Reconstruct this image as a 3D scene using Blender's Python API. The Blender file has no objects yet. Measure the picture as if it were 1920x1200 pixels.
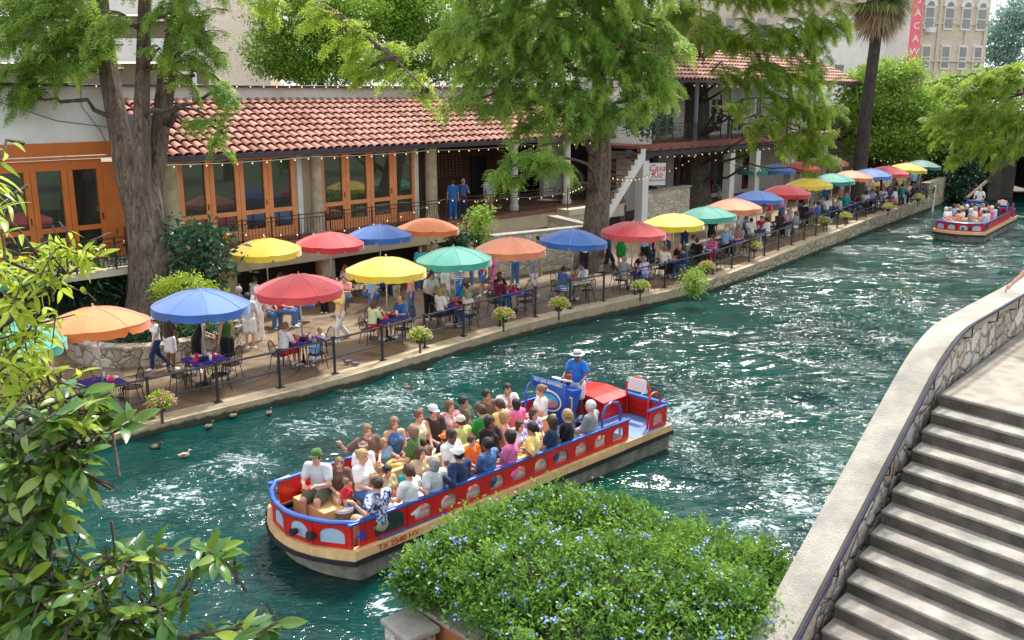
import bpy, bmesh, math, random
import numpy as np
from mathutils import Vector, Matrix
R = math.radians
random.seed(7)
rng = np.random.default_rng(7)
SC = bpy.context.scene
COL = SC.collection
# ------------------------------------------------------------------ camera
CAM_H, FPX, YH = 7.8, 1780.0, 176.0           # eye height over the water, focal length and horizon row of the 1920x1200 photograph
PITCH = math.atan((600 - YH) / FPX)
cd = bpy.data.cameras.new("camera"); cam = bpy.data.objects.new("camera", cd); COL.objects.link(cam)
cd.sensor_width = 36.0; cd.lens = 36.0 * FPX / 1920.0
cam.location = (0, 0, CAM_H); cam.rotation_euler = (math.pi/2 - PITCH, 0, 0)
cd.clip_start = 0.05; cd.clip_end = 2000
SC.camera = cam
# ------------------------------------------------------------------ sky, sun, exposure
SUN_EL, SUN_AZ = 57.0, 68.0                  # elevation, direction the light comes from (degrees counter-clockwise from +X)
world = bpy.data.worlds.new("World"); SC.world = world; world.use_nodes = True
wn = world.node_tree; wn.nodes.clear()
def wnode(t, **k):
    n = wn.nodes.new(t)
    for a, b in k.items(): setattr(n, a, b)
    return n
w_out = wnode('ShaderNodeOutputWorld'); w_bg = wnode('ShaderNodeBackground'); w_sky = wnode('ShaderNodeTexSky')
w_sky.sky_type = 'NISHITA'; w_sky.sun_disc = False
w_sky.sun_elevation = R(SUN_EL); w_sky.sun_rotation = R(90 - SUN_AZ)
w_sky.air_density = 1.2; w_sky.dust_density = 2.5
w_tc = wnode('ShaderNodeTexCoord'); w_ns = wnode('ShaderNodeTexNoise'); w_ns.inputs['Scale'].default_value = 2.6; w_ns.inputs['Detail'].default_value = 6
w_map = wnode('ShaderNodeMapping'); w_map.inputs['Scale'].default_value = (1, 1, 2.2)
wn.links.new(w_tc.outputs['Generated'], w_map.inputs['Vector']); wn.links.new(w_map.outputs['Vector'], w_ns.inputs['Vector'])
w_cr = wnode('ShaderNodeValToRGB'); w_cr.color_ramp.elements[0].position = .40; w_cr.color_ramp.elements[1].position = .60
wn.links.new(w_ns.outputs['Fac'], w_cr.inputs['Fac'])
w_mx = wnode('ShaderNodeMix', data_type='RGBA'); w_mx.inputs[7].default_value = (11.5, 11.5, 11.6, 1)   # bright thin cloud
wn.links.new(w_cr.outputs['Color'], w_mx.inputs[0]); wn.links.new(w_sky.outputs['Color'], w_mx.inputs[6])
wn.links.new(w_mx.outputs[2], w_bg.inputs['Color']); w_bg.inputs['Strength'].default_value = 0.108
wn.links.new(w_bg.outputs['Background'], w_out.inputs['Surface'])
sd = bpy.data.lights.new("sun", 'SUN'); sun = bpy.data.objects.new("sun", sd); COL.objects.link(sun)
sd.energy = 3.4; sd.angle = R(6); sd.color = (1, .955, .88)
_d = Vector((math.cos(R(SUN_EL))*math.cos(R(SUN_AZ)), math.cos(R(SUN_EL))*math.sin(R(SUN_AZ)), math.sin(R(SUN_EL))))
sun.rotation_euler = _d.to_track_quat('Z', 'Y').to_euler(); sun.location = _d * 60
SC.view_settings.view_transform = 'Standard'; SC.view_settings.look = 'None'; SC.view_settings.gamma = 1
SC.view_settings.exposure = 0.95
SC.render.engine = 'CYCLES'
SC.cycles.max_bounces = 6; SC.cycles.diffuse_bounces = 3; SC.cycles.glossy_bounces = 3; SC.cycles.transmission_bounces = 3
SC.cycles.transparent_max_bounces = 6; SC.cycles.caustics_reflective = False; SC.cycles.caustics_refractive = False
SC.cycles.use_denoising = True
# ------------------------------------------------------------------ placing
def at(px, py, z=0.0):
    "point of height z seen at pixel (px,py) of the 1920x1200 photograph"
    a = (px - 960)/FPX; b = (600 - py)/FPX
    dz = -math.sin(PITCH) + b*math.cos(PITCH)
    t = (z - CAM_H)/dz
    return Vector((a*t, (math.cos(PITCH) + b*math.sin(PITCH))*t, z))
def atd(px, py, d):
    "point at camera depth d"
    a = (px - 960)/FPX; b = (600 - py)/FPX
    return Vector((a*d, (math.cos(PITCH) + b*math.sin(PITCH))*d, CAM_H + (-math.sin(PITCH) + b*math.cos(PITCH))*d))
def zw(x):
    "height of the terrace paving over the water"
    xs = [-30, -9, -4.6, .7, 6.8, 14, 21, 28, 60]; zs = [.25, .27, .34, .42, .5, .72, .85, .9, .9]
    return float(np.interp(x, xs, zs))
EDGE = [(-30, -1.5), (-16, 13.4), (-8.95, 20.58), (-4.63, 24.63), (.71, 30.82), (6.84, 36.4), (10.05, 40.1), (13.92, 45.32), (21.3, 55.45), (28.35, 65.0), (31.5, 70.0)]
# ------------------------------------------------------------------ tags and trees of objects
def tag(o, label=None, cat=None, group=None, kind=None):
    if label: o['label'] = label
    if cat: o['category'] = cat
    if group: o['group'] = group
    if kind: o['kind'] = kind
    return o
def thing(name, label, cat, loc=(0, 0, 0), rz=0.0, group=None, scale=1.0):
    o = bpy.data.objects.new(name, None); COL.objects.link(o)
    o.location = loc; o.rotation_euler = (0, 0, rz); o.scale = (scale,)*3; o.empty_display_size = .2
    return tag(o, label, cat, group)
def kids(o): return [c for c in KID.get(o.name, [])]
KID = {}
def copy_tree(o, parent=None, label=None, group=None, loc=None, rz=None, scale=None, drop=()):
    c = o.copy(); COL.objects.link(c)
    if parent is not None:
        c.parent = parent; KID.setdefault(parent.name, []).append(c)
    if label: c['label'] = label
    if group: c['group'] = group
    if loc is not None: c.location = loc
    if rz is not None: c.rotation_euler = (0, 0, rz)
    if scale is not None: c.scale = (scale,)*3
    for ch in kids(o):
        if ch.name.split('.')[0] not in drop: copy_tree(ch, c)
    return c
def link(name, me, parent=None, loc=None):
    o = bpy.data.objects.new(name, me); COL.objects.link(o)
    if parent is not None:
        o.parent = parent; KID.setdefault(parent.name, []).append(o)
    if loc is not None: o.location = loc
    return o
# ------------------------------------------------------------------ mesh builder
class MB:
    def __init__(s): s.v = []; s.f = []; s.m = []; s.mi = 0; s.T = None
    def mat(s, i): s.mi = i; return s
    def add(s, vs, fs):
        n = len(s.v)
        if s.T is not None: vs = [s.T @ Vector(v) for v in vs]
        s.v += [tuple(v) for v in vs]
        s.f += [tuple(n + i for i in f) for f in fs]; s.m += [s.mi]*len(fs)
        return s
    def box(s, c, d, rz=0.0, M=None):
        x, y, z = d[0]/2, d[1]/2, d[2]/2
        vs = [Vector((i*x, j*y, k*z)) for i in (-1, 1) for j in (-1, 1) for k in (-1, 1)]
        Q = M if M is not None else Matrix.Rotation(rz, 3, 'Z')
        vs = [Q @ v + Vector(c) for v in vs]
        return s.add(vs, [(0, 1, 3, 2), (4, 6, 7, 5), (0, 4, 5, 1), (2, 3, 7, 6), (0, 2, 6, 4), (1, 5, 7, 3)])
    def bar(s, a, b, w, h=None, up=(0, 0, 1)):
        a = Vector(a); b = Vector(b); h = h or w; d = (b - a); L = d.length
        if L < 1e-6: return s
        d.normalize(); u = Vector(up)
        if abs(d.dot(u)) > .98: u = Vector((1, 0, 0))
        r = d.cross(u).normalized(); u2 = r.cross(d)
        return s.box((a + b)/2, (L, w, h), M=Matrix((d, r, u2)).transposed())
    def tube(s, path, r, n=6, cap=True):
        P = [Vector(p) for p in path]; k = len(P)
        rs = r if isinstance(r, (list, tuple)) else [r]*k
        vs = []; u = None
        for i, p in enumerate(P):
            d = (P[min(i+1, k-1)] - P[max(i-1, 0)]).normalized()
            if u is None:
                u = d.cross(Vector((0, 0, 1)))
                if u.length < .05: u = d.cross(Vector((1, 0, 0)))
            u = (u - d*u.dot(d)).normalized(); w = d.cross(u)
            for j in range(n):
                t = 2*math.pi*j/n; vs.append(p + (u*math.cos(t) + w*math.sin(t))*rs[i])
        fs = [(i*n + j, i*n + (j+1) % n, (i+1)*n + (j+1) % n, (i+1)*n + j) for i in range(k-1) for j in range(n)]
        if cap: fs += [tuple(range(n))[::-1], tuple((k-1)*n + j for j in range(n))]
        return s.add(vs, fs)
    def lathe(s, prof, c=(0, 0, 0), n=16, sx=1, sy=1, ph=0):
        vs = []; fs = []
        for (r, z) in prof:
            for j in range(n):
                t = 2*math.pi*j/n + ph; vs.append((c[0] + r*math.cos(t)*sx, c[1] + r*math.sin(t)*sy, c[2] + z))
        for i in range(len(prof)-1):
            for j in range(n): fs.append((i*n + j, i*n + (j+1) % n, (i+1)*n + (j+1) % n, (i+1)*n + j))
        return s.add(vs, fs)
    def prism(s, poly, z0, z1):
        n = len(poly); zz0 = z0 if isinstance(z0, (list, tuple)) else [z0]*n; zz1 = z1 if isinstance(z1, (list, tuple)) else [z1]*n
        vs = [(p[0], p[1], a) for p, a in zip(poly, zz0)] + [(p[0], p[1], a) for p, a in zip(poly, zz1)]
        fs = [tuple(range(n))[::-1], tuple(range(n, 2*n))] + [(i, (i+1) % n, n + (i+1) % n, n + i) for i in range(n)]
        return s.add(vs, fs)
    def ext(s, poly, O, U, V, N, t):
        "polygon in plane (U,V) extruded by t along N"
        O, U, V, N = Vector(O), Vector(U), Vector(V), Vector(N); n = len(poly)
        vs = [O + U*a + V*b for a, b in poly] + [O + U*a + V*b + N*t for a, b in poly]
        return s.add(vs, [tuple(range(n))[::-1], tuple(range(n, 2*n))] + [(i, (i+1) % n, n + (i+1) % n, n + i) for i in range(n)])
    def quad(s, a, b, c, d): return s.add([a, b, c, d], [(0, 1, 2, 3)])
    def ball(s, c, r, n=8, m=6, sz=(1, 1, 1)):
        vs = [(c[0], c[1], c[2] - r*sz[2])]; fs = []
        for i in range(1, m):
            a = -math.pi/2 + math.pi*i/m
            for j in range(n):
                t = 2*math.pi*j/n; vs.append((c[0] + r*sz[0]*math.cos(a)*math.cos(t), c[1] + r*sz[1]*math.cos(a)*math.sin(t), c[2] + r*sz[2]*math.sin(a)))
        vs.append((c[0], c[1], c[2] + r*sz[2])); e = len(vs)-1
        for j in range(n):
            fs.append((0, 1 + (j+1) % n, 1 + j)); fs.append((e, e - n + j, e - n + (j+1) % n))
        for i in range(m-2):
            for j in range(n):
                a = 1 + i*n; fs.append((a + j, a + (j+1) % n, a + n + (j+1) % n, a + n + j))
        return s.add(vs, fs)
    def mesh(s, name, mats, smooth=False):
        me = bpy.data.meshes.new(name); me.from_pydata(s.v, [], s.f)
        for m in (mats if isinstance(mats, (list, tuple)) else [mats]): me.materials.append(m)
        if any(s.m): me.polygons.foreach_set('material_index', s.m)
        if smooth: me.polygons.foreach_set('use_smooth', [True]*len(s.f))
        me.update(); return me
    def build(s, name, mats, parent=None, smooth=False, bevel=0, loc=None):
        me = s.mesh(name, mats, False)
        if bevel or smooth:
            bm = bmesh.new(); bm.from_mesh(me); bmesh.ops.recalc_face_normals(bm, faces=bm.faces)
            if bevel:
                es = [e for e in bm.edges if len(e.link_faces) == 2 and e.calc_face_angle(0) > .6]
                bmesh.ops.bevel(bm, geom=es, offset=bevel, segments=1 if bevel < .02 else 2, affect='EDGES', profile=.6)
            if smooth:
                for f in bm.faces: f.smooth = True
                for e in bm.edges:
                    if len(e.link_faces) == 2 and e.calc_face_angle(0) > .7: e.smooth = False
            bm.to_mesh(me); bm.free()
        return link(name, me, parent, loc)
def np_mesh(name, V, F, mat, attr=None, smooth=False):
    "V (n,3), F (m,k) arrays; attr: per-face float stored as a point-independent face attribute 'tint'"
    me = bpy.data.meshes.new(name); n, m, k = len(V), len(F), F.shape[1]
    me.vertices.add(n); me.vertices.foreach_set('co', np.ascontiguousarray(V, dtype=np.float32).ravel())
    me.loops.add(m*k); me.loops.foreach_set('vertex_index', np.ascontiguousarray(F, dtype=np.int32).ravel())
    me.polygons.add(m); me.polygons.foreach_set('loop_start', np.arange(0, m*k, k, dtype=np.int32))
    me.polygons.foreach_set('loop_total', np.full(m, k, dtype=np.int32))
    if attr is not None:
        a = me.attributes.new('tint', 'FLOAT', 'FACE'); a.data.foreach_set('value', np.ascontiguousarray(attr, dtype=np.float32))
    if smooth: me.polygons.foreach_set('use_smooth', np.ones(m, dtype=bool))
    me.update(calc_edges=True); me.materials.append(mat); return me
# ------------------------------------------------------------------ materials
MATS = {}
def nt(name):
    m = bpy.data.materials.new(name); m.use_nodes = True; t = m.node_tree; t.nodes.clear()
    o = t.nodes.new('ShaderNodeOutputMaterial'); p = t.nodes.new('ShaderNodeBsdfPrincipled'); t.links.new(p.outputs[0], o.inputs[0])
    return m, t, p, o
class N:
    "tiny node helper"
    def __init__(s, t): s.t = t
    def __call__(s, ty, ins=None, **k):
        n = s.t.nodes.new(ty)
        for a, b in k.items(): setattr(n, a, b)
        for a, b in (ins or {}).items():
            if hasattr(b, 'is_output'): s.t.links.new(b, n.inputs[a])
            else: n.inputs[a].default_value = b
        return n
    def ramp(s, fac, stops, interp='LINEAR'):
        n = s.t.nodes.new('ShaderNodeValToRGB'); cr = n.color_ramp; cr.interpolation = interp
        while len(cr.elements) < len(stops): cr.elements.new(.5)
        for e, (p, c) in zip(cr.elements, stops): e.position = p; e.color = tuple(c) + (1,) if len(c) == 3 else c
        s.t.links.new(fac, n.inputs[0]); return n.outputs[0]
    def mix(s, f, a, b, mode='MIX'):
        n = s.t.nodes.new('ShaderNodeMix'); n.data_type = 'RGBA'; n.blend_type = mode
        for i, v in ((0, f), (6, a), (7, b)):
            if hasattr(v, 'is_output'): s.t.links.new(v, n.inputs[i])
            else: n.inputs[i].default_value = v if i == 0 else (tuple(v) + (1,))[:4]
        return n.outputs[2]
    def math(s, op, a, b=0.0, c=None):
        n = s.t.nodes.new('ShaderNodeMath'); n.operation = op
        for i, v in enumerate((a, b, c)):
            if v is None: continue
            if hasattr(v, 'is_output'): s.t.links.new(v, n.inputs[i])
            else: n.inputs[i].default_value = v
        return n.outputs[0]
    def noise(s, vec, scale, detail=3, rough=.55, dist=0.0):
        n = s('ShaderNodeTexNoise', {'Scale': scale, 'Detail': detail, 'Roughness': rough, 'Distortion': dist})
        if vec is not None: s.t.links.new(vec, n.inputs['Vector'])
        return n.outputs[0]
    def bump(s, h, strength, dist, p):
        n = s('ShaderNodeBump', {'Strength': strength, 'Distance': dist, 'Height': h}); s.t.links.new(n.outputs[0], p.inputs['Normal']); return n
def sh(c, k): return tuple(min(1.0, max(0.0, q*k)) for q in c[:3])
def plain(name, c, rough=.6, var=.14, scale=5, bump=.15, metal=0, spec=.5, dirt=None, bscale=None, sheen=0, coat=0):
    if name in MATS: return MATS[name]
    m, t, p, o = nt(name); n = N(t); tc = n('ShaderNodeTexCoord').outputs['Object']
    f = n.noise(tc, scale, 5)
    col = n.ramp(f, [(.3, sh(c, 1 - var)), (.7, sh(c, 1 + var))])
    if dirt:
        g = n.ramp(n.noise(tc, scale*.35, 6, .65), [(.5, (0, 0, 0)), (.72, (1, 1, 1))])
        col = n.mix(n.math('MULTIPLY', g, .75), col, dirt)
    t.links.new(col, p.inputs['Base Color'])
    rr = n.math('MULTIPLY_ADD', f, .3, rough - .15); t.links.new(rr, p.inputs['Roughness'])
    p.inputs['Metallic'].default_value = metal; p.inputs['Specular IOR Level'].default_value = spec
    if sheen: p.inputs['Sheen Weight'].default_value = sheen
    if coat: p.inputs['Coat Weight'].default_value = coat; p.inputs['Coat Roughness'].default_value = .15
    if bump: n.bump(n.noise(tc, bscale or scale*8, 3), bump, .02, p)
    MATS[name] = m; return m
def rubble(name, cols, mortar, scale=2.2, stretch=(1, 1, 1), bump=.8):
    m, t, p, o = nt(name); n = N(t); tc = n('ShaderNodeTexCoord').outputs['Object']
    mp = n('ShaderNodeMapping', {'Vector': tc, 'Scale': stretch}).outputs[0]
    w = n('ShaderNodeTexNoise', {'Vector': mp, 'Scale': 4.0, 'Detail': 4}).outputs['Color']
    mv = n.mix(.22, mp, w)
    e = n('ShaderNodeTexVoronoi', {'Vector': mv, 'Scale': scale, 'Randomness': .9}, feature='DISTANCE_TO_EDGE').outputs['Distance']
    v = n('ShaderNodeTexVoronoi', {'Vector': mv, 'Scale': scale, 'Randomness': .9})
    sx = n('ShaderNodeSeparateColor', {0: v.outputs['Color']}).outputs[0]
    col = n.ramp(sx, [(i/(len(cols)-1), c) for i, c in enumerate(cols)])
    gr = n.ramp(n.noise(tc, 14, 6, .7), [(.3, (.62, .60, .57)), (.7, (1.2, 1.2, 1.2))])
    col = n.mix(1.0, col, gr, 'MULTIPLY')
    k = n.ramp(n.math('ADD', e, n.math('MULTIPLY', n.noise(tc, 9, 4), .05)), [(.035, (0, 0, 0)), (.065, (1, 1, 1))])
    t.links.new(n.mix(k, mortar, col), p.inputs['Base Color']); p.inputs['Roughness'].default_value = .9
    n.bump(n.math('ADD', n.ramp(e, [(0, (0, 0, 0)), (.14, (1, 1, 1))]), n.math('MULTIPLY', n.noise(tc, 16, 5), .5)), bump, .05, p)
    MATS[name] = m; return m
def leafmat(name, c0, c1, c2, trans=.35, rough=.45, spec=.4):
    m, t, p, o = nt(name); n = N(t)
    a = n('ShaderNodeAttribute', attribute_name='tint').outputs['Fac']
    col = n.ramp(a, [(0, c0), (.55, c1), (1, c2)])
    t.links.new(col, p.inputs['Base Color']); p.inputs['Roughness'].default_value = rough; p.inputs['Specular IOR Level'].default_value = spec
    tr = n('ShaderNodeBsdfTranslucent', {'Color': n.mix(.5, col, sh(c2, 1.25))})
    mx = n('ShaderNodeMixShader', {0: trans, 1: p.outputs[0], 2: tr.outputs[0]}); t.links.new(mx.outputs[0], o.inputs[0])
    MATS[name] = m; return m
# ================================================================== materials of the place
M = {}
M['plaster'] = plain('plaster', (.70, .72, .71), .85, .05, 1.2, .25, dirt=(.45, .44, .40), bscale=30)
M['white_plaster'] = plain('white_plaster', (.74, .73, .70), .85, .04, 1.5, .2, dirt=(.55, .52, .46), bscale=30)
M['cream'] = plain('cream_concrete', (.52, .47, .34), .8, .1, 1.6, .3, dirt=(.30, .26, .18))
M['column_stone'] = plain('column_stone', (.42, .36, .25), .9, .22, 3, .8, dirt=(.22, .18, .12))
M['orange_wood'] = plain('orange_wood', (.72, .28, .10), .5, .08, 2.5, .12, dirt=(.56, .20, .07))
M['orange_dark'] = plain('ochre_wood', (.50, .135, .02), .5, .08, 2.0, .12, dirt=(.36, .10, .02))
M['black_iron'] = plain('black_iron', (.012, .012, .015), .4, .25, 12, .3, spec=.5)
M['rail_paint'] = plain('rail_paint', (.022, .024, .034), .35, .3, 9, .3, dirt=(.06, .05, .045))
M['gutter'] = plain('gutter_paint', (.045, .04, .065), .4, .15, 3, .1)
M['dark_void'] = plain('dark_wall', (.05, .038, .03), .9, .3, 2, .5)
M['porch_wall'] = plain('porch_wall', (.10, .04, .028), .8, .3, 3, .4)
M['terracotta_floor'] = plain('terracotta_floor', (.22, .075, .045), .6, .2, 3, .2)
M['concrete'] = plain('step_concrete', (.27, .245, .21), .92, .4, 2.8, .9, dirt=(.07, .06, .045), bscale=40)
M['cap_concrete'] = plain('cap_concrete', (.33, .31, .265), .92, .26, 2.6, .7, dirt=(.17, .145, .11), bscale=38)
M['rubble'] = rubble('limestone_rubble', [(.22, .17, .11), (.50, .45, .36), (.62, .57, .48), (.40, .30, .19), (.56, .50, .42)], (.17, .135, .095), 3.6)
M['rubble_stair'] = rubble('stair_rubble', [(.50, .47, .42), (.66, .63, .58), (.36, .26, .17), (.70, .67, .62), (.46, .42, .36)], (.16, .13, .10), 3.6, (1, 1, 1.15), 1.0)
M['coursed'] = rubble('coursed_limestone', [(.58, .52, .40), (.68, .62, .50), (.50, .43, .31), (.64, .58, .46)], (.30, .25, .17), 2.3, (1, 1, 2.2), .6)
M['quay'] = rubble('quay_stone', [(.30, .24, .15), (.48, .41, .29), (.38, .31, .20), (.54, .47, .34)], (.17, .135, .08), 2.2, (1, 1, 1.8), .9)
def bark(name, c0, c1, s=1.0):
    m, t, p, o = nt(name); n = N(t); tc = n('ShaderNodeTexCoord').outputs['Object']
    mp = n('ShaderNodeMapping', {'Vector': tc, 'Scale': (9*s, 9*s, .9*s)}).outputs[0]
    a = n.noise(mp, 1.0, 6, .65, 1.2); b = n.noise(tc, 1.2, 4)
    col = n.mix(n.ramp(b, [(.35, (0, 0, 0)), (.7, (1, 1, 1))]), n.ramp(a, [(.32, c0), (.62, c1)]), n.ramp(a, [(.3, sh(c0, .7)), (.6, sh(c1, .66))]))
    t.links.new(col, p.inputs['Base Color']); p.inputs['Roughness'].default_value = .95
    n.bump(a, 1.0, .09, p); return m
M['bark'] = bark('cypress_bark', (.032, .020, .014), (.24, .18, .135))
M['bark_dark'] = bark('dark_bark', (.03, .022, .016), (.16, .125, .10))
M['palm_bark'] = bark('palm_bark', (.018, .015, .014), (.085, .07, .06), .8)
def glass(name, c=(.012, .014, .013), refl=.30):
    m, t, p, o = nt(name); n = N(t); p.inputs['Base Color'].default_value = c + (1,); p.inputs['Roughness'].default_value = .25
    g = n('ShaderNodeBsdfGlossy', {'Color': (.85, .9, .88, 1), 'Roughness': .02})
    tc = n('ShaderNodeTexCoord').outputs['Object']
    b = n('ShaderNodeBump', {'Strength': .05, 'Distance': .02, 'Height': n.noise(tc, .9, 2)}); t.links.new(b.outputs[0], g.inputs['Normal'])
    mx = n('ShaderNodeMixShader', {0: refl, 1: p.outputs[0], 2: g.outputs[0]}); t.links.new(mx.outputs[0], o.inputs[0]); return m
M['glass'] = glass('window_glass', refl=.14)
M['far_glass'] = glass('far_window_glass', (.02, .022, .026), .08)
def tilemat():
    m, t, p, o = nt('clay_tile'); n = N(t); tc = n('ShaderNodeTexCoord').outputs['Object']
    a = n('ShaderNodeAttribute', attribute_name='tint').outputs['Fac']
    col = n.ramp(a, [(0, (.06, .022, .018)), (.3, (.36, .15, .11)), (.6, (.48, .23, .175)), (1, (.60, .34, .27))])
    g = n.ramp(n.noise(tc, .7, 6, .75), [(.42, (1, 1, 1)), (.68, (.55, .50, .46))])
    t.links.new(n.mix(1, col, g, 'MULTIPLY'), p.inputs['Base Color']); p.inputs['Roughness'].default_value = .75; n.bump(n.noise(tc, 18, 4), .3, .02, p); return m
M['tile'] = tilemat()
def pavemat():
    m, t, p, o = nt('terrace_aggregate'); n = N(t); tc = n('ShaderNodeTexCoord').outputs['Object']
    f = n.noise(tc, 55, 3, .7); g = n.noise(tc, .55, 6, .65); s3 = n.noise(tc, 3.5, 5, .6)
    col = n.ramp(f, [(.3, (.10, .068, .038)), (.5, (.205, .145, .085)), (.72, (.32, .245, .155))])
    col = n.mix(1, col, n.ramp(g, [(.33, (.55, .50, .44)), (.68, (1.2, 1.15, 1.05))]), 'MULTIPLY')
    col = n.mix(1, col, n.ramp(s3, [(.35, (.78, .77, .75)), (.62, (1.06, 1.05, 1.04))]), 'MULTIPLY')
    # flowing darker bands laid in the paving
    wv = n('ShaderNodeTexNoise', {'Vector': tc, 'Scale': .33, 'Detail': 0.0}).outputs[0]
    ring = n.math('PINGPONG', n.math('MULTIPLY', wv, 9.0), .5)
    k = n.ramp(ring, [(0, (1, 1, 1)), (.045, (1, 1, 1)), (.07, (0, 0, 0))])
    col = n.mix(n.math('MULTIPLY', k, .7), col, (.06, .042, .028))
    t.links.new(col, p.inputs['Base Color']); t.links.new(n.ramp(g, [(.35, (.35,)*3), (.6, (.75,)*3)]), p.inputs['Roughness'])
    n.bump(f, .35, .01, p); return m
M['paving'] = pavemat()
M['coping'] = plain('quay_coping', (.40, .32, .205), .85, .16, 4, .5, dirt=(.20, .16, .10), bscale=60)
def watermat():
    m, t, p, o = nt('river_water'); n = N(t); ge = n('ShaderNodeNewGeometry').outputs['Position']
    at_ = n('ShaderNodeAttribute', attribute_name='foam').outputs['Fac']
    murk = n.noise(ge, .16, 5, .6)
    base = n.ramp(murk, [(.3, (.0006, .020, .020)), (.55, (.0018, .039, .034)), (.75, (.006, .060, .044))])
    w1 = n('ShaderNodeTexNoise', {'Vector': ge, 'Scale': .55, 'Detail': 3, 'Distortion': .6}).outputs['Color']
    w2 = n('ShaderNodeTexNoise', {'Vector': ge, 'Scale': 2.6, 'Detail': 4}).outputs['Color']
    mv = n.mix(1.0, n.mix(1.0, ge, w1, 'ADD'), n.mix(.25, (0, 0, 0), w2), 'ADD')
    mv = n('ShaderNodeMapping', {'Vector': mv, 'Rotation': (0, 0, R(-38)), 'Scale': (.75, 1.5, 1)}).outputs[0]
    r1 = n.math('ABSOLUTE', n.math('SUBTRACT', n.noise(mv, 2.3, 5, .6, .6), .5))
    r2 = n.math('ABSOLUTE', n.math('SUBTRACT', n.noise(mv, 6.5, 4, .6, .4), .5))
    brk = n.noise(ge, 3.2, 6, .75)
    fo = n.math('SUBTRACT', .42, n.math('ADD', n.math('MULTIPLY', r1, 5.2), n.math('MULTIPLY', r2, 1.9)))
    fo = n.math('ADD', fo, n.math('MULTIPLY', n.math('SUBTRACT', brk, .5), 1.0)); fo = n.math('ADD', fo, n.math('SUBTRACT', n.math('MULTIPLY', at_, .85), .55))
    fm = n.ramp(fo, [(.0, (0, 0, 0)), (.12, (.6, .6, .6)), (.3, (1, 1, 1))])
    aer = n.ramp(n.math('ADD', at_, n.math('MULTIPLY', brk, .6)), [(.5, (0, 0, 0)), (1.25, (1, 1, 1))])
    base = n.mix(n.math('MULTIPLY', aer, .35), base, (.02, .12, .105))
    col = n.mix(n.math('MULTIPLY', fm, .85), base, (.62, .72, .75))
    t.links.new(col, p.inputs['Base Color']); p.inputs['IOR'].default_value = 1.33
    t.links.new(n.math('MULTIPLY_ADD', fm, .6, .03), p.inputs['Roughness']); p.inputs['Specular IOR Level'].default_value = .55
    mp = n('ShaderNodeMapping', {'Vector': ge, 'Rotation': (0, 0, R(-20)), 'Scale': (1.0, 1.9, 1)}).outputs[0]
    big = n.noise(ge, .22, 3); amp = n.ramp(big, [(.38, (.22,)*3), (.62, (1.25,)*3)])
    ch = n('ShaderNodeAttribute', attribute_name='chop').outputs['Fac']
    mh = n('ShaderNodeMapping', {'Vector': ge, 'Rotation': (0, 0, R(10)), 'Scale': (.62, 1.75, 1)}).outputs[0]
    h1 = n.noise(mh, 1.05, 2, .45, .7); h2 = n.noise(mp, 2.3, 2, .5, .9)
    h = n.math('ADD', n.math('MULTIPLY', h1, n.math('MULTIPLY_ADD', ch, 1.9, .35)), n.math('MULTIPLY', h2, n.math('MULTIPLY_ADD', ch, .45, .22)))
    h = n.math('ADD', h, n.math('MULTIPLY', n.noise(mp, 7.0, 2, .6, 1.0), n.math('MULTIPLY_ADD', at_, .12, .05)))
    h = n.math('MULTIPLY', h, amp); h = n.math('ADD', h, n.math('MULTIPLY', fm, .06))
    n.bump(h, 1.0, .37, p); return m
M['water'] = watermat()
M['soil'] = plain('soil', (.06, .042, .028), .95, .35, 7, .8)
M['ground'] = plain('ground', (.12, .10, .075), .95, .2, .5, .3)
# ================================================================== the setting: ground, river, terrace
tag(MB().box((0, 150, -2.6), (900, 900, .4)).build('ground', M['ground']), kind='structure')
CHOP = [(1640, 640, 200, 90, 0, 1.0), (1500, 740, 200, 70, 0, .9), (1350, 650, 200, 60, 0, .6), (1260, 760, 120, 60, 0, .7), (1450, 880, 200, 90, 0, .8), (820, 700, 200, 40, .3, .6), (480, 880, 220, 70, .3, .5), (1850, 470, 120, 40, 0, .7), (1600, 540, 200, 40, 0, .5), (300, 1050, 200, 80, 0, .4)]
def foam_field(X, Y, blobs=None):
    F = np.zeros_like(X)
    def g(px, py, rx, ry, a, amp):
        c = at(px, py); q = at(px + rx, py); r_ = abs(q.x - c.x); v = at(px, py - ry); s_ = abs(v.y - c.y)
        dx, dy = X - c.x, Y - c.y; ca, sa = math.cos(a), math.sin(a)
        return amp*np.exp(-(((dx*ca + dy*sa)/r_)**2 + ((-dx*sa + dy*ca)/s_)**2))
    if blobs:
        for b in blobs: F = np.maximum(F, g(*b))
        return F
    for b in [(300, 935, 130, 40, .3, .62), (450, 870, 110, 35, .4, .58), (590, 800, 120, 35, .5, .55), (720, 745, 120, 32, .5, .55), (850, 700, 120, 26, .4, .5),
              (470, 960, 60, 60, 0, .35), (980, 690, 90, 22, .3, .35), (520, 1120, 160, 60, 0, .15), (1330, 900, 110, 45, 0, .42), (1480, 930, 70, 60, 0, .72), (1560, 880, 60, 60, 0, .62),
              (1420, 985, 90, 30, 0, .62), (1290, 770, 70, 40, 0, .55), (1400, 800, 160, 50, 0, .34), (1300, 830, 60, 30, 0, .45), (720, 1130, 40, 25, 0, .8), (1580, 760, 110, 40, 0, .36), (1550, 640, 160, 40, 0, .18),
              (1760, 437, 40, 5, 0, .55), (1860, 447, 45, 5, 0, .5), (1905, 425, 30, 6, 0, .45)]:
        F = np.maximum(F, g(*b)); F += .15*g(*b)
    return np.clip(F*.86, 0, 1)
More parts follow.
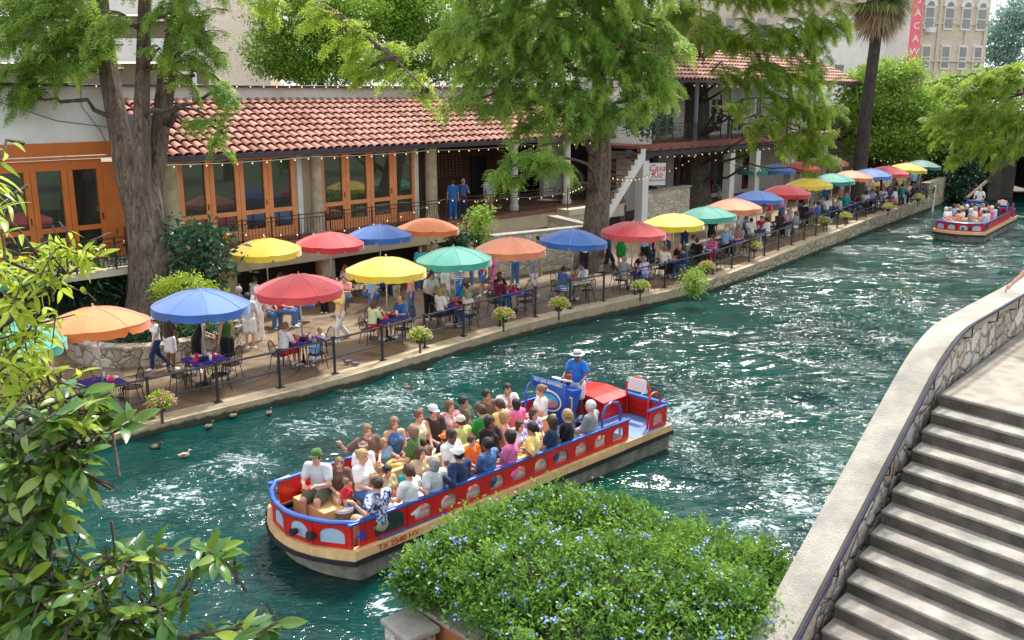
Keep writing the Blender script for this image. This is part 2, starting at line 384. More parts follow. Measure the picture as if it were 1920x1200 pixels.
def water():
    xs = np.arange(-19, 47, .16); ys = np.arange(4, 78, .16); X, Y = np.meshgrid(xs, ys)
    F = foam_field(X, Y); CH = foam_field(X, Y, CHOP)
    Z = np.zeros_like(X); r = np.random.default_rng(3)
    for i in range(26):
        L = r.uniform(.7, 2.6); a = r.uniform(-.9, .9) + 1.2; k = 2*math.pi/L
        Z += .0065*L*np.sin(k*(X*math.cos(a) + Y*math.sin(a)) + r.uniform(0, 6) + .5*np.sin(X*.5 + i) + .5*np.sin(Y*.4 + 2*i))*(.35 + .9*F + .9*CH)
    nx, ny = len(xs), len(ys); V = np.stack([X, Y, Z], -1).reshape(-1, 3)
    idx = np.arange(nx*ny).reshape(ny, nx); Fq = np.stack([idx[:-1, :-1], idx[:-1, 1:], idx[1:, 1:], idx[1:, :-1]], -1).reshape(-1, 4)
    me = np_mesh('water', V, Fq, M['water'], smooth=True)
    a = me.attributes.new('foam', 'FLOAT', 'POINT'); a.data.foreach_set('value', F.ravel().astype(np.float32))
    a = me.attributes.new('chop', 'FLOAT', 'POINT'); a.data.foreach_set('value', CH.ravel().astype(np.float32))
    tag(link('water', me), kind='structure')
water()
def offset_pts(pts, d):
    out = []
    for i, p in enumerate(pts):
        a = Vector(pts[max(i-1, 0)]); b = Vector(pts[min(i+1, len(pts)-1)]); t = (b - a).normalized(); n_ = Vector((-t.y, t.x))
        out.append(Vector(p) + n_*d)
    return out
def densify(pts, k=6):
    "Catmull-Rom through the edge points"
    out = []; P = [Vector(p) for p in pts]; P = [P[0]*2 - P[1]] + P + [P[-1]*2 - P[-2]]
    for i in range(1, len(P)-2):
        for j in range(k):
            t = j/k; a, b, c, d = P[i-1], P[i], P[i+1], P[i+2]
            out.append(.5*((2*b) + (c - a)*t + (2*a - 5*b + 4*c - d)*t*t + (3*b - a - 3*c + d)*t**3))
    return out + [P[-2]]
EDGED = densify(EDGE)
def terrace():
    rows = [offset_pts(EDGED, d) for d in (.5, 3, 8, 16, 40, 90)]
    vs = []; fs = []; n = len(EDGED)
    for r_ in rows:
        for p, e in zip(r_, EDGED): vs.append((p.x, p.y, zw(e.x)))
    for i in range(len(rows)-1):
        for j in range(n-1): fs.append((i*n + j, i*n + j+1, (i+1)*n + j+1, (i+1)*n + j))
    tag(MB().add(vs, fs).build('terrace_pavement', M['paving']), kind='structure')
    b = MB(); inn = offset_pts(EDGED, .5)
    pts = [(e, i, zw(e.x)) for e, i in zip(EDGED, inn)]
    for (e0, i0, z0), (e1, i1, z1) in zip(pts, pts[1:]):
        for (a, bb, za, zb) in ((.012, 0, 0, 0),):
            b.quad((e0.x, e0.y, z0 - .03), (e1.x, e1.y, z1 - .03), (i1.x, i1.y, z1 + .012), (i0.x, i0.y, z0 + .012))
            b.quad((e0.x, e0.y, z0 - .12), (e1.x, e1.y, z1 - .12), (e1.x, e1.y, z1 - .03), (e0.x, e0.y, z0 - .03))
    tag(b.build('terrace_kerb', M['coping']), kind='structure')
    b = MB()
    for (e0, i0, z0), (e1, i1, z1) in zip(pts, pts[1:]):
        o0, o1 = e0*.995 + i0*.005, e1*.995 + i1*.005
        b.mat(0 if e0.x < 7 else 1).quad((o0.x, o0.y, -2.4), (o1.x, o1.y, -2.4), (o1.x, o1.y, z1 - .12), (o0.x, o0.y, z0 - .12))
    for q_ in ('coping', 'quay'):
        t = M[q_].node_tree; n = N(t); p = [x for x in t.nodes if x.type == 'BSDF_PRINCIPLED'][0]; src = p.inputs['Base Color'].links[0].from_socket
        gz = n('ShaderNodeSeparateXYZ', {0: n('ShaderNodeNewGeometry').outputs['Position']}).outputs[2]; hz_ = n.math('ADD', gz, n.math('MULTIPLY', n.noise(n('ShaderNodeNewGeometry').outputs['Position'], 3, 5, .7), -.22))
        k = n.ramp(hz_, [(0.0, (1, 1, 1)), (.06, (0, 0, 0))]); t.links.new(n.mix(k, src, (.035, .04, .022)), p.inputs['Base Color'])
    o = b.build('quay_wall', [M['coping'], M['quay']]); tag(o, 'low stone quay wall holding up the cafe terrace along the water', 'wall')
terrace()
_rb = [(9.5, 12.0), (12.6, 18), (20.5, 32), (30.5, 50), (42, 70), (90, 70), (90, -10), (9.5, -10)]
tag(MB().prism(_rb, -2.4, .8).build('far_side_bank', plain('bank_green', (.035, .06, .02), .95, .4, 1.5, .8)), kind='structure')
# ================================================================== restaurant with the tiled roof
UA = math.atan2(.722, .692); G0 = Vector((-12.1, 34.5, 0))
U = Vector((math.cos(UA), math.sin(UA), 0)); NR = Vector((math.sin(UA), -math.cos(UA), 0))
def bf(s, o, z=0): p = G0 + U*s + NR*o; return Vector((p.x, p.y, z))
FL = 2.3
def tiles(name, parent, s0, s1, y0, z0, y1, z1, pitch=.30, rows=13, mat=None):
    "barrel tiles; local x along the eave, from (y0,z0) at the eave up to (y1,z1)"
    V = []; F = []; T = []; n = 5; r = np.random.default_rng(11)
    L = math.hypot(y1 - y0, z1 - z0); dy, dz = (y1 - y0)/L, (z1 - z0)/L; ny, nz = -dz, dy; k = int((s1 - s0)/pitch); tl = L/rows
    for i in range(k):
        x = s0 + (i + .5)*pitch; off = r.uniform(-.02, .02)
        for j in range(rows):
            a = j*tl + off - (.07 if j else .10); bb = (j+1)*tl + off + .02; tint = np.clip(r.normal(.52, .13), 0, 1); base = len(V)
            for (q, lift, rad) in ((a, .085, pitch*.40), (bb, .012, pitch*.33)):
                for m_ in range(n + 1):
                    th = math.pi*m_/n; h = math.sin(th)*rad*.75 + lift
                    V.append((x - math.cos(th)*rad, y0 + dy*q + ny*h, z0 + dz*q + nz*h))
            for m_ in range(n): F.append((base + m_, base + m_+1, base + n+1 + m_+1, base + n+1 + m_)); T.append(tint)
            th0 = base; F.append((th0, th0 + 1, th0 + n - 1, th0 + n)); T.append(0); F.append((th0 + 1, th0 + 2, th0 + n - 2, th0 + n - 1)); T.append(0)
    b0 = len(V); V += [(s0, y0, z0), (s1, y0, z0), (s1, y1, z1), (s0, y1, z1)]; F.append((b0, b0+1, b0+2, b0+3)); T.append(.02)
    me = np_mesh(name, np.array(V), np.array(F), mat or M['tile'], attr=np.array(T), smooth=False)
    return link(name, me, parent)
B1 = thing('restaurant', 'long restaurant with red clay tiled roof, orange framed glass doors and white parapet', 'building', G0, UA)
def P(bm, name, mat, parent=None, **k): return bm.build(name, mat, parent or B1, **k)
# white upper walls
P(MB().box((-13.6, 2.0, 7.14), (23.2, 4.0, 1.80)), 'wall', M['plaster'])
P(MB().box((13.3, 5.2, 7.0), (30.5, 3.6, 2.10)), 'parapet_wall', M['white_plaster'])
P(MB().box((13.3, 3.3, 8.10), (30.6, .35, .10)).box((-13.6, -.0, 8.09), (23.3, .35, .10)), 'coping', M['gutter'])
ac_ = thing('rooftop_unit', 'grey box unit on the roof behind the white parapet', 'air conditioner', tuple(bf(3.2, -5.4, 8.0)), UA)
MB().box((0, 0, .35), (1.1, .9, .7)).build('casing', plain('unit_grey', (.35, .37, .38), .5), ac_); MB().box((0, -.46, .35), (.7, .02, .45)).build('vent', M['dark_void'], ac_)
P(MB().box((-2.1, -.22, 6.95), (.35, .3, .75)), 'wall_speaker', M['black_iron'])
P(MB().tube([(-7.0, -.03, 8.0), (-5.5, -.04, 7.5), (-4.0, -.04, 6.95), (-2.3, -.04, 6.7)], .012, 4).tube([(-3.1, -.03, 8.0), (-3.15, -.04, 7.4), (-2.6, -.04, 6.6), (-2.2, -.04, 5.6)], .012, 4), 'wall_cables', M['gutter'])
# left wing: orange doors
P(MB().box((-15.0, .1, 3.4), (13.0, .2, 5.6)), 'ochre_wall', M['orange_dark'])
def door_unit(s0, npan, pitch, pw, z0, z1, zm, mat, y=-.02, hdr=True, x1=None):
    x1 = x1 or s0 + npan*pitch
    f = MB(); st = pitch - pw
    f.box(((s0 + x1)/2, y, z1 + .16), (x1 - s0, .16, .32))
    for i in range(npan + 1):
        x = s0 + i*pitch
        if i in (0, npan): f.box((x + (st/4 if i == 0 else -st/4), y, (z0 + z1)/2), (st/2, .14, z1 - z0))
        else:
            f.box((x - st/4 - .004, y - .01, (z0 + z1)/2), (st/2 - .008, .13, z1 - z0)).box((x + st/4 + .004, y - .01, (z0 + z1)/2), (st/2 - .008, .13, z1 - z0))
    for i in range(npan):
        x = s0 + (i + .5)*pitch; f.box((x, y - .005, zm), (pw - .002, .11, .16)).box((x, y - .005, z0 + .2), (pw - .002, .12, .4))
    fr = P(f, 'door_frame', mat)
    for i in range(npan):
        x = s0 + (i + .5)*pitch
        g = MB().box((x, y + .015, (z0 + .4 + zm - .08)/2), (pw, .02, zm - z0 - .48)).box((x, y + .015, (zm + .08 + z1)/2), (pw, .02, z1 - zm - .08)).build('glass_pane', M['glass'], fr)
        if i % 2 == 0: MB().box((s0 + (i + 1)*pitch - st*.3, y - .09, zm + .35), (.03, .03, .22)).build('door_handle', M['black_iron'], fr)
    return fr
door_unit(-8.55, 5, 1.17, .80, FL, 5.35, 3.40, M['orange_dark'])
P(MB().box((-5.6, -.03, 6.03), (7.2, .2, .42)).box((-5.6, -.09, 5.74), (7.4, .26, .07)), 'door_header', M['orange_dark'])
P(MB().box((-2.34, -.02, 3.9), (.72, .18, 3.3)), 'jamb', M['orange_dark'])
P(MB().box((-1.8, -.02, 4.25), (.25, .2, 4.0)), 'corner_board', M['white_plaster'])
P(MB().box((-1.1, .1, 4.25), (1.1, .2, 4.0)), 'side_wall', M['cream'])
# columns between the glass bays
for s, w in ((-.55, .55), (5.62, .5), (11.72, .55)):
    P(MB().lathe([(w*.62, FL), (w*.55, FL + .25), (w*.5, FL + .3), (w*.47, 5.4), (w*.6, 5.5), (w*.6, 5.75)], (s, -.55, 0), 14), 'column', M['column_stone'], smooth=True)
    P(MB().box((s - .48, -.02, 4.0), (.22, .2, 3.4)), 'column_flank', M['white_plaster']); P(MB().box((s + .42, -.02, 4.0), (.22, .2, 3.4)), 'column_flank', M['white_plaster'])
door_unit(0.0, 4, 1.235, .86, FL, 5.38, 3.36, M['orange_wood'])
P(MB().box((5.6, .12, 4.0), (1.1, .2, 3.6)), 'pier_wall', M['cream'])
door_unit(6.15, 4, 1.26, .88, FL, 5.38, 3.36, M['orange_wood'])
P(MB().box((5.4, .0, 5.76), (12.9, .2, .12)), 'lintel', M['orange_wood'])
# porch
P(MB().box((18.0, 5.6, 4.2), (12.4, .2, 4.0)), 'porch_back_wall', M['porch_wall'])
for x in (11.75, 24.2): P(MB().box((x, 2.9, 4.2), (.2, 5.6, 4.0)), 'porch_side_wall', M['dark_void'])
lat = MB()
for i in range(26):
    for j in range(8): lat.box((12.6 + i*.26, 5.46, 3.5 + j*.16 + (.0)), (.14, .06, .09))
P(lat, 'brick_lattice', plain('lattice_brick', (.28, .13, .08), .8))
P(MB().box((14.7, 5.44, 4.6), (1.0, .06, .8)), 'porch_window', M['far_glass']); P(MB().box((20.5, 5.44, 3.4), (1.2, .06, 2.1)), 'porch_door', M['far_glass'])
for s in (16.9, 20.8): P(MB().lathe([(.26, FL), (.26, FL + .2), (.20, FL + .26), (.19, 5.3), (.3, 5.45), (.3, 5.7)], (s, -.7, 0), 12), 'column', M['white_plaster'], smooth=True)
P(MB().lathe([(.62, .4), (.55, 1), (.5, 5.4), (.55, 5.7)], (23.3, -.7, 0), 14), 'column', M['column_stone'], smooth=True)
# deck
P(MB().box((11.2, 1.9, FL - .09), (26.4, 7.4, .16)), 'deck_floor', M['terracotta_floor'])
dk = MB().box((11.2, -1.66, 2.14), (26.4, .16, .30)).box((11.2, -1.60, 1.72), (26.4, .24, .54))
dk.box((20.3, -2.12, 2.14), (3.0, 1.0, .29)).box((20.3, -2.08, 1.83), (2.9, .84, .31))
P(dk, 'deck_beam', M['cream'])
P(MB().box((-5.4, -1.35, FL - .10), (6.8, 2.6, .18)), 'balcony_floor', M['cream'])
for s in (1.0, 5.4, 11.0, 14.3, 17.6, 22.0): P(MB().lathe([(.4, .2), (.4, 1.68)], (s, -1.2, 0), 14), 'deck_column', M['cream'], smooth=True)
P(MB().box((5, .15, 1.3), (40, .2, 2.1)), 'under_deck_wall', M['dark_void'])
# roof
tiles('tiled_roof', B1, -1.05, 24.2, -.95, 5.66, 3.35, 7.55, .40, 9)
P(MB().box((11.6, -1.06, 5.60), (25.4, .16, .17)).box((11.6, -.7, 5.52), (25.3, .62, .05)), 'gutter', M['gutter'])
P(MB().box((-1.1, 1.2, 6.35), (.1, 4.0, 1.5)), 'gable', M['gutter'])
def railing(parent_label, pts, z, h=1.0, pitch=.14, mat=None, post=1.3, extra=True, cat='railing', name='iron_railing', base=True):
    r_ = thing(name, parent_label, cat, (pts[0][0], pts[0][1], z)); o0 = Vector((pts[0][0], pts[0][1], 0)); mat = mat or M['black_iron']
    rb = MB(); bb = MB(); PB = set()
    for a, b in zip(pts, pts[1:]):
        a = Vector((a[0], a[1], 0)) - o0; b = Vector((b[0], b[1], 0)) - o0; L = (b - a).length; d = (b - a)/L
        rb.bar(a + Vector((0, 0, h)), b + Vector((0, 0, h)), .05, .03); rb.bar(a + Vector((0, 0, .10)), b + Vector((0, 0, .10)), .03)
        if extra: rb.bar(a + Vector((0, 0, h - .14)), b + Vector((0, 0, h - .14)), .025)
        k = int(L/pitch)
        for i in range(1, k): q = a + d*(L*i/k); bb.bar(q + Vector((0, 0, .10)), q + Vector((0, 0, h - (.14 if extra else 0))), .018)
        m_ = max(1, round(L/post))
        for i in range(m_ + 1): q = a + d*(L*i/m_); PB.add((round(q.x, 3), round(q.y, 3)))
    rb.build('rail', mat, r_); bb.build('baluster_grille', mat, r_); pm = MB().bar((0, 0, 0), (0, 0, h + .06), .05).mesh('post', mat)
    for q in sorted(PB): link('post', pm, r_, (q[0], q[1], 0))
    return r_
def bxy(s, o): p = bf(s, o); return (p.x, p.y)
railing('black iron railing before the orange doors left of the big trunk', [bxy(-8.6, 2.5), bxy(-2.3, 2.5), bxy(-2.3, .5)], FL)
railing('iron deck railing before the four left glass doors', [bxy(-.9, .5), bxy(-.9, 1.66), bxy(5.2, 1.66)], FL)
railing('iron deck railing before the four right glass doors', [bxy(6.1, .7), bxy(6.1, 1.66), bxy(11.6, 1.66)], FL)
railing('iron railing along the dark open porch', [bxy(12.4, 1.66), bxy(18.8, 1.66)], FL)
railing('iron railing round the projecting corner of the porch deck', [bxy(18.8, 2.5), bxy(21.8, 2.5), bxy(21.8, 1.66), bxy(24.2, 1.66)], FL)
# ================================================================== two storey building with balcony
U2 = math.atan2(.74, .67); G2 = Vector((6.75, 51.9, 0)); u2 = Vector((math.cos(U2), math.sin(U2), 0))
B2 = thing('balcony_building', 'white two storey building with dark timbered balcony over square columns', 'building', G2, U2)
def P2(bm, name, mat, **k): return bm.build(name, mat, B2, **k)
P2(MB().box((12, 4.2, 3.0), (30, .3, 4.6)), 'wall', M['white_plaster'])
P2(MB().box((14, 4.6, 6.9), (27, .3, 3.6)), 'upper_wall', M['plaster'])
P2(MB().box((13.6, 2.0, 5.02), (28.6, 5.0, .18)), 'balcony_floor', M['terracotta_floor'])
P2(MB().box((13.6, -.62, 5.0), (28.8, .12, .36)), 'balcony_edge', plain('brick_edge', (.26, .09, .06), .8, .2, 4))
bm_ = MB().box((13.6, -.3, 4.66), (28.6, .35, .32)); 
for i in range(27): bm_.box((.2 + i*1.05, .6, 4.86), (.18, 2.6, .2))
for s in (0, 4.8, 9.4, 13.0, 18, 23): bm_.prism([(s - .9, -.46), (s + .9, -.46), (s + .9, -.14), (s - .9, -.14)], 4.42, 4.5); bm_.box((s, -.3, 4.36), (1.1, .3, .14))
bm_.bar((-1.3, -.3, 4.75), (-.2, -.3, 4.35), .34, .4)
P2(bm_, 'timber_beam', M['gutter'])
for s in (0.1, 9.4, 12.6, 17.5, 22.5): P2(MB().box((s, -.3, 2.55), (.55, .5, 3.5)).box((s, -.3, .95), (.7, .64, .3)), 'column', M['white_plaster'], bevel=.02)
for s in (2.6, 7.0, 11.0, 15.5, 20.0):
    f = P2(MB().box((s, 4.0, 2.6), (1.9, .14, 2.9)), 'window_frame', plain('maroon_paint', (.16, .02, .025), .5))
    MB().box((s, 3.92, 2.75), (1.6, .04, 2.3)).build('glass_pane', M['glass'], f)
for s in (3.5, 6.5, 9.5, 12.5, 15.5, 18.5, 21.5):
    fb = MB().box((s - .75, 4.4, 6.3), (.12, .12, 2.4)).box((s + .75, 4.4, 6.3), (.12, .12, 2.4)).box((s, 4.4, 7.5), (1.6, .12, .14)).box((s, 4.39, 6.3), (.1, .1, 2.3))
    for z in (5.7, 6.4, 7.0): fb.box((s, 4.395, z), (1.4, .08, .07))
    f = P2(fb, 'french_window', M['white_plaster']); MB().box((s, 4.43, 6.3), (1.4, .03, 2.3)).build('glass_pane', M['far_glass'], f)
P2(MB().box((1.2, 2.3, 6.8), (.3, 4.6, 3.4)), 'end_wall', M['white_plaster'])
for s in (5, 8.8, 12.6, 16.4, 20.2): P2(MB().box((s, -.5, 6.8), (.16, .16, 3.5)), 'balcony_post', plain('grey_paint', (.2, .22, .26), .5))
tiles('tiled_roof', B2, 1.0, 27, -1.0, 8.55, 4.0, 10.6, .40, 9)
P2(MB().box((14, -1.1, 8.48), (26.2, .14, .16)), 'gutter', M['gutter'])
P2(MB().box((14, 4.25, 9.9), (26, .4, 1.6)), 'ridge_wall', M['white_plaster'])
railing('black iron railing along the upstairs balcony', [tuple((G2 + u2*a + Vector((math.sin(U2), -math.cos(U2), 0))*.6).xy) for a in (1.2, 27)], 5.2, 1.0, .13)
# low stone wall of the ground floor gallery
w_ = thing('gallery_wall', 'low wall of pale coursed stone between the white columns', 'wall', G2, U2)
MB().box((2.6, -.3, 1.5), (4.3, .35, 2.2)).build('stonework', M['coursed'], w_); MB().box((2.6, -.3, 2.63), (4.5, .5, .08)).build('ledge', M['cap_concrete'], w_)
# outside stair between the two buildings
st = thing('outside_stair', 'white sawtooth stair climbing to the balcony beside the tree', 'stairs', G2 + u2*-3.6, U2)
sb = MB(); tr = MB(); L_ = []
for i in range(11): L_ += [(i*.28, 2.0 + i*.27), (i*.28, 2.0 + (i+1)*.27)]
L_ += [(11*.28, 2.0 + 11*.27), (11*.28, 4.4), (0, 1.55)]
sb.ext(L_, (0, -.9, 0), (1, 0, 0), (0, 0, 1), (0, 1, 0), .12)
for i in range(11): tr.box((i*.28 + .15, 0, 2.0 + (i+1)*.27 + .02), (.3, 1.6, .05))
sb.build('stringer', M['white_plaster'], st); tr.build('treads', M['terracotta_floor'], st)
# ================================================================== low stone enclosure wall by the deck
def wall_run(label, pts, z0, z1, th, mat, cap=None, capz=.08, name='stone_wall', capw=.08):
    o0 = Vector((pts[0][0], pts[0][1], 0)); w = thing(name, label, 'wall', o0)
    b = MB(); c = MB()
    P_ = [Vector((p[0], p[1])) - Vector((o0.x, o0.y)) for p in pts]; A = offset_pts(P_, th/2); B_ = offset_pts(P_, -th/2); A2 = offset_pts(P_, th/2 + capw/2); B2_ = offset_pts(P_, -th/2 - capw/2)
    for i in range(len(P_)-1):
        b.prism([A[i], B_[i], B_[i+1], A[i+1]], z0, z1)
        if cap: c.prism([A2[i], B2_[i], B2_[i+1], A2[i+1]], z1 + .002, z1 + capz)
    b.build('stonework', mat, w)
    if cap: c.build('wall_cap', cap, w)
    return w
e1 = at(1108, 497, .45); e0 = at(925, 523, .42); e2 = bf(17.0, 2.2)
wall_run('chest high pale limestone wall behind the light blue umbrella', [(e0.x - .1, e0.y), (e1.x, e1.y), (e1.x - 1.6, e1.y + 3.4)], .3, 2.15, .45, M['coursed'], M['cap_concrete'])
q = at(886, 490, .4); ps = thing('stone_pier', 'short square pier of pale stone right of the orange umbrella', 'pier', (q.x, q.y, .3))
MB().box((0, 0, .95), (.42, .42, 1.9)).build('stonework', M['coursed'], ps); MB().box((0, 0, 1.94), (.5, .5, .08)).build('pier_cap', M['cap_concrete'], ps)
# planter round the big cypress
pc = at(292, 640, .45)
def ring_pts(c, rx, ry, a0, a1, k=18): return [(c.x + rx*math.cos(R(a0 + (a1-a0)*i/k)), c.y + ry*math.sin(R(a0 + (a1-a0)*i/k))) for i in range(k+1)]
PL = Vector((-11.0, 29.3, 0))
wall_run('curved planter wall of rubble stone around the big cypress', ring_pts(PL, 2.55, 3.4, 190, 395, 22), .2, .82, .38, M['rubble'], M['rubble'], .07, 'planter_wall')
tag(MB().lathe([(0, .74), (1.6, .72), (2.4, .66)], (PL.x, PL.y, 0), 24, 1, 1.36).build('soil', M['soil']), kind='structure')
# ================================================================== background buildings
pg = thing('parking_garage', 'white parking garage with dark open storeys behind the restaurant', 'building', (-28, 66, 0))
b = MB(); d = MB()
for k in range(6):
    z = 6.6 + k*3.05 
    MB().box((0, 0, z + 1.0), (18, .4, 1.5)).build('spandrel', M['white_plaster'], pg); MB().box((0, 3, z + 2.5), (17.8, 5.6, 1.4)).build('storey', plain('garage_shade', (.16, .125, .08), .9), pg)
for x in (8.8, -3, -9): MB().box((x, .05, 12), (.5, .5, 24)).build('pillar', M['white_plaster'], pg)
for k in range(4):
    for i in range(6): MB().box((-8 + i*3.1, -.05, 6.6 + k*3.05 + 2.9), (1.0, .3, .12)).build('ceiling_lamp', M['white_plaster'], pg)
tw = thing('brick_tower', 'plain pale brick stair tower beside the white garage', 'building', (-17.9, 66, 0))
MB().box((0, 0, 13), (4.0, 3, 26)).build('wall', rubble('pale_brick', [(.82, .72, .60), (.86, .77, .66), (.80, .69, .57)], (.84, .76, .67), 3.0, (1, 1, 3), .1), tw)
MB().box((-1.95, -1.56, 13), (.16, .12, 26)).build('corner_pipe', M['white_plaster'], tw)
# pale hotel
BH = thing('pale_hotel', 'pale brick hotel with arched top windows beyond the river trees', 'building', (0, 0, 0))
hm = rubble('hotel_brick', [(.62, .54, .43), (.68, .60, .49), (.58, .50, .40)], (.64, .57, .47), 2.0, (1, 1, 3), .1)
c0 = atd(1706, 200, 112); c1 = atd(1856, 200, 112); BH.location = (c0.x, c0.y, 0); ha = math.atan2(c1.y - c0.y + 3.5, c1.x - c0.x); BH.rotation_euler = (0, 0, ha)
hw = 10.4
MB().box((hw/2, 6, 20), (hw, 12, 40)).build('wall', hm, BH)
MB().box((hw/2, -.12, 11.6), (hw + .1, .25, .25)).box((hw/2, -.1, 15.8), (hw + .1, .2, .2)).box((.2, -.1, 13), (.5, .2, 40)).box((hw - .2, -.1, 13), (.5, .2, 40)).box((3.1, -.08, 13), (.4, .16, 40)).box((7.2, -.08, 13), (.35, .16, 40)).build('pilasters', hm, BH)
def hotel_window(x, z, w, h, arch):
    f = MB(); f.box((x, -.10, z), (w + .3, .2, h + .3))
    fr = f.build('window', M['white_plaster'], BH)
    g = MB().box((x, -.215, z + h*.25), (w, .04, h*.44)).box((x, -.215, z - h*.25), (w, .04, h*.44)); g.build('glass_pane', M['far_glass'], fr)
    if arch:
        p = [(x + (w/2 + .4)*math.cos(math.pi*i/12), (w/2 + .4)*math.sin(math.pi*i/12)) for i in range(13)]
        MB().ext(p, (0, -.02, z + h/2 + .16), (1, 0, 0), (0, 0, 1), (0, -1, 0), .22).build('arch', M['white_plaster'], fr)
        p = [(x + (w/2 - .1)*math.cos(math.pi*i/12), (w/2 - .1)*math.sin(math.pi*i/12)) for i in range(13)]
        MB().ext(p, (0, -.25, z + h/2 + .2), (1, 0, 0), (0, 0, 1), (0, -1, 0), .03).build('arch_glass', M['far_glass'], fr)
for x in (1.5, 4.4, 7.0, 9.3):
    hotel_window(x, 16.4, 1.15, 2.3, True); hotel_window(x, 12.0, 1.0, 2.5, False); hotel_window(x, 8.0, 1.0, 2.3, False)
ac = MB().box((1.5, -.5, 15.0), (.9, .8, .55)).build('air_conditioner', M['white_plaster'], BH)
WB = thing('white_building', 'plain white building behind the palm trunk', 'building', atd(1545, 200, 105).xy.to_3d(), R(8))
MB().box((4, 4, 8), (13, 8, 16)).build('wall', M['white_plaster'], WB)
for x in (-1.2, 1.4, 4.2, 8.6): MB().box((x, -.04, 10), (1, .1, 1.8)).build('window', M['far_glass'], WB)
TB = thing('tan_block', 'tall pale tan block rising above the balcony building', 'building', atd(1330, 200, 120).xy.to_3d(), R(4))
MB().box((9, 6, 18), (26, 10, 36)).build('wall', hm, TB)
for x in range(-2, 21, 4):
    for z in (12, 16, 20): MB().box((x + .5, .96, z), (1.1, .14, 2)).build('window', M['far_glass'], TB)
# red blade sign
sg = thing('blade_sign', 'tall red vertical sign with white letters by the pale hotel', 'sign', atd(1705, 180, 103)); 
MB().box((0, 0, 5.0), (1.05, .4, 11)).build('panel', plain('sign_red', (.75, .14, .19), .5, .05), sg)
def text(body, size, mat, parent, loc, rot, name='lettering', ext=.01, align='CENTER', shear=0, sx=1.0, label=None):
    cu = bpy.data.curves.new(name, 'FONT'); cu.body = body; cu.size = size; cu.extrude = ext; cu.align_x = align; cu.align_y = 'CENTER'; cu.shear = shear; cu.resolution_u = 3
    tmp = bpy.data.objects.new(name, cu); COL.objects.link(tmp); bpy.context.view_layer.update()
    me = bpy.data.meshes.new_from_object(tmp.evaluated_get(bpy.context.evaluated_depsgraph_get())); bpy.data.objects.remove(tmp)
    me.materials.clear(); me.materials.append(mat)
    o = link(name, me, parent); o.location = loc; o.rotation_euler = rot; o.scale = (sx, 1, 1); return o
M['white_paint'] = plain('white_paint', (.8, .8, .78), .5, .03, 4, .05)
for i, ch in enumerate('SACAWENI'): text(ch, 1.0, M['white_paint'], sg, (0, -.22, 9.9 - i*1.32), (math.pi/2, 0, 0))
# bridge over the river
BG = thing('bridge', 'concrete road bridge over the dark water at the right', 'bridge', (24.0, 73.5, 0), R(-8))
MB().box((24, 10, 4.9), (50, 20, 1.1)).box((24, -.2, 5.7), (50, .3, .9)).build('deck', M['cream'], BG)
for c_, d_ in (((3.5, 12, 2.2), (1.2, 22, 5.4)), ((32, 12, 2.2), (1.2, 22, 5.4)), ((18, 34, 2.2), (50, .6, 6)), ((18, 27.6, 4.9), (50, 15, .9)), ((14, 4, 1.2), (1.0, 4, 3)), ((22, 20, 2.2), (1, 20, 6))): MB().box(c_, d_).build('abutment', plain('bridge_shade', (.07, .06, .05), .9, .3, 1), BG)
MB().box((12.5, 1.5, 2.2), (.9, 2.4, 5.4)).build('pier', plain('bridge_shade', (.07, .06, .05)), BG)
# ================================================================== tour boat
def boat_mats():
    M['b_red'] = plain('boat_red', (.60, .014, .010), .34, .14, 5, .10, coat=.25, dirt=(.28, .02, .015))
    M['b_blue'] = plain('boat_blue', (.018, .10, .42), .3, .14, 5, .08, coat=.4, dirt=(.05, .12, .30))
    M['b_console'] = plain('console_blue', (.006, .085, .44), .38, .06, 3, .05, coat=.2)
    M['b_cream'] = plain('boat_cream', (.66, .42, .19), .5, .16, 6, .12, dirt=(.30, .20, .11))
    M['b_black'] = plain('boat_rubber', (.018, .014, .02), .6, .2, 6, .3)
    M['b_hull'] = plain('boat_hull', (.28, .27, .22), .75, .4, 5, .4, dirt=(.06, .065, .04))
    M['b_deck'] = plain('boat_deck', (.13, .20, .42), .6, .2, 2.2, .2, dirt=(.07, .10, .2))
    M['b_seat'] = plain('seat_tan', (.72, .44, .19), .5, .08, 3, .08, dirt=(.5, .3, .13))
    M['b_cushion'] = plain('cushion_red', (.55, .05, .035), .5, .1, 3, .1)
    m, t, p, o = nt('panel_acrylic'); p.inputs['Base Color'].default_value = (.42, .55, .74, 1); p.inputs['Roughness'].default_value = .12; M['acrylic'] = m
    m, t, p, o = nt('side_acrylic'); p.inputs['Base Color'].default_value = (.8, .82, .8, 1); p.inputs['Roughness'].default_value = .1
    tr = t.nodes.new('ShaderNodeBsdfTransparent'); mx = t.nodes.new('ShaderNodeMixShader'); mx.inputs[0].default_value = .22
    t.links.new(tr.outputs[0], mx.inputs[1]); t.links.new(p.outputs[0], mx.inputs[2]); t.links.new(mx.outputs[0], o.inputs[0]); M['clear'] = m
boat_mats()
def bow_y(n=9, w=1.30, x0=4.28, bul=.50):
    return [(x0 + bul*(1 - (2*i/(n-1) - 1)**2), w - 2*w*i/(n-1)) for i in range(n)]
def hull_outline(w, x0, bul, xs=-4.38): return [(xs, -w), (xs, w)] + [(x0 - 1.2, w)] + bow_y(9, w*.985, x0, bul) + [(x0 - 1.2, -w)]
def ring_band(poly0, z0, poly1, z1):
    b = MB(); n = len(poly0)
    b.add([(p[0], p[1], z0) for p in poly0] + [(p[0], p[1], z1) for p in poly1], [(i, (i+1) % n, n + (i+1) % n, n + i) for i in range(n)]); return b
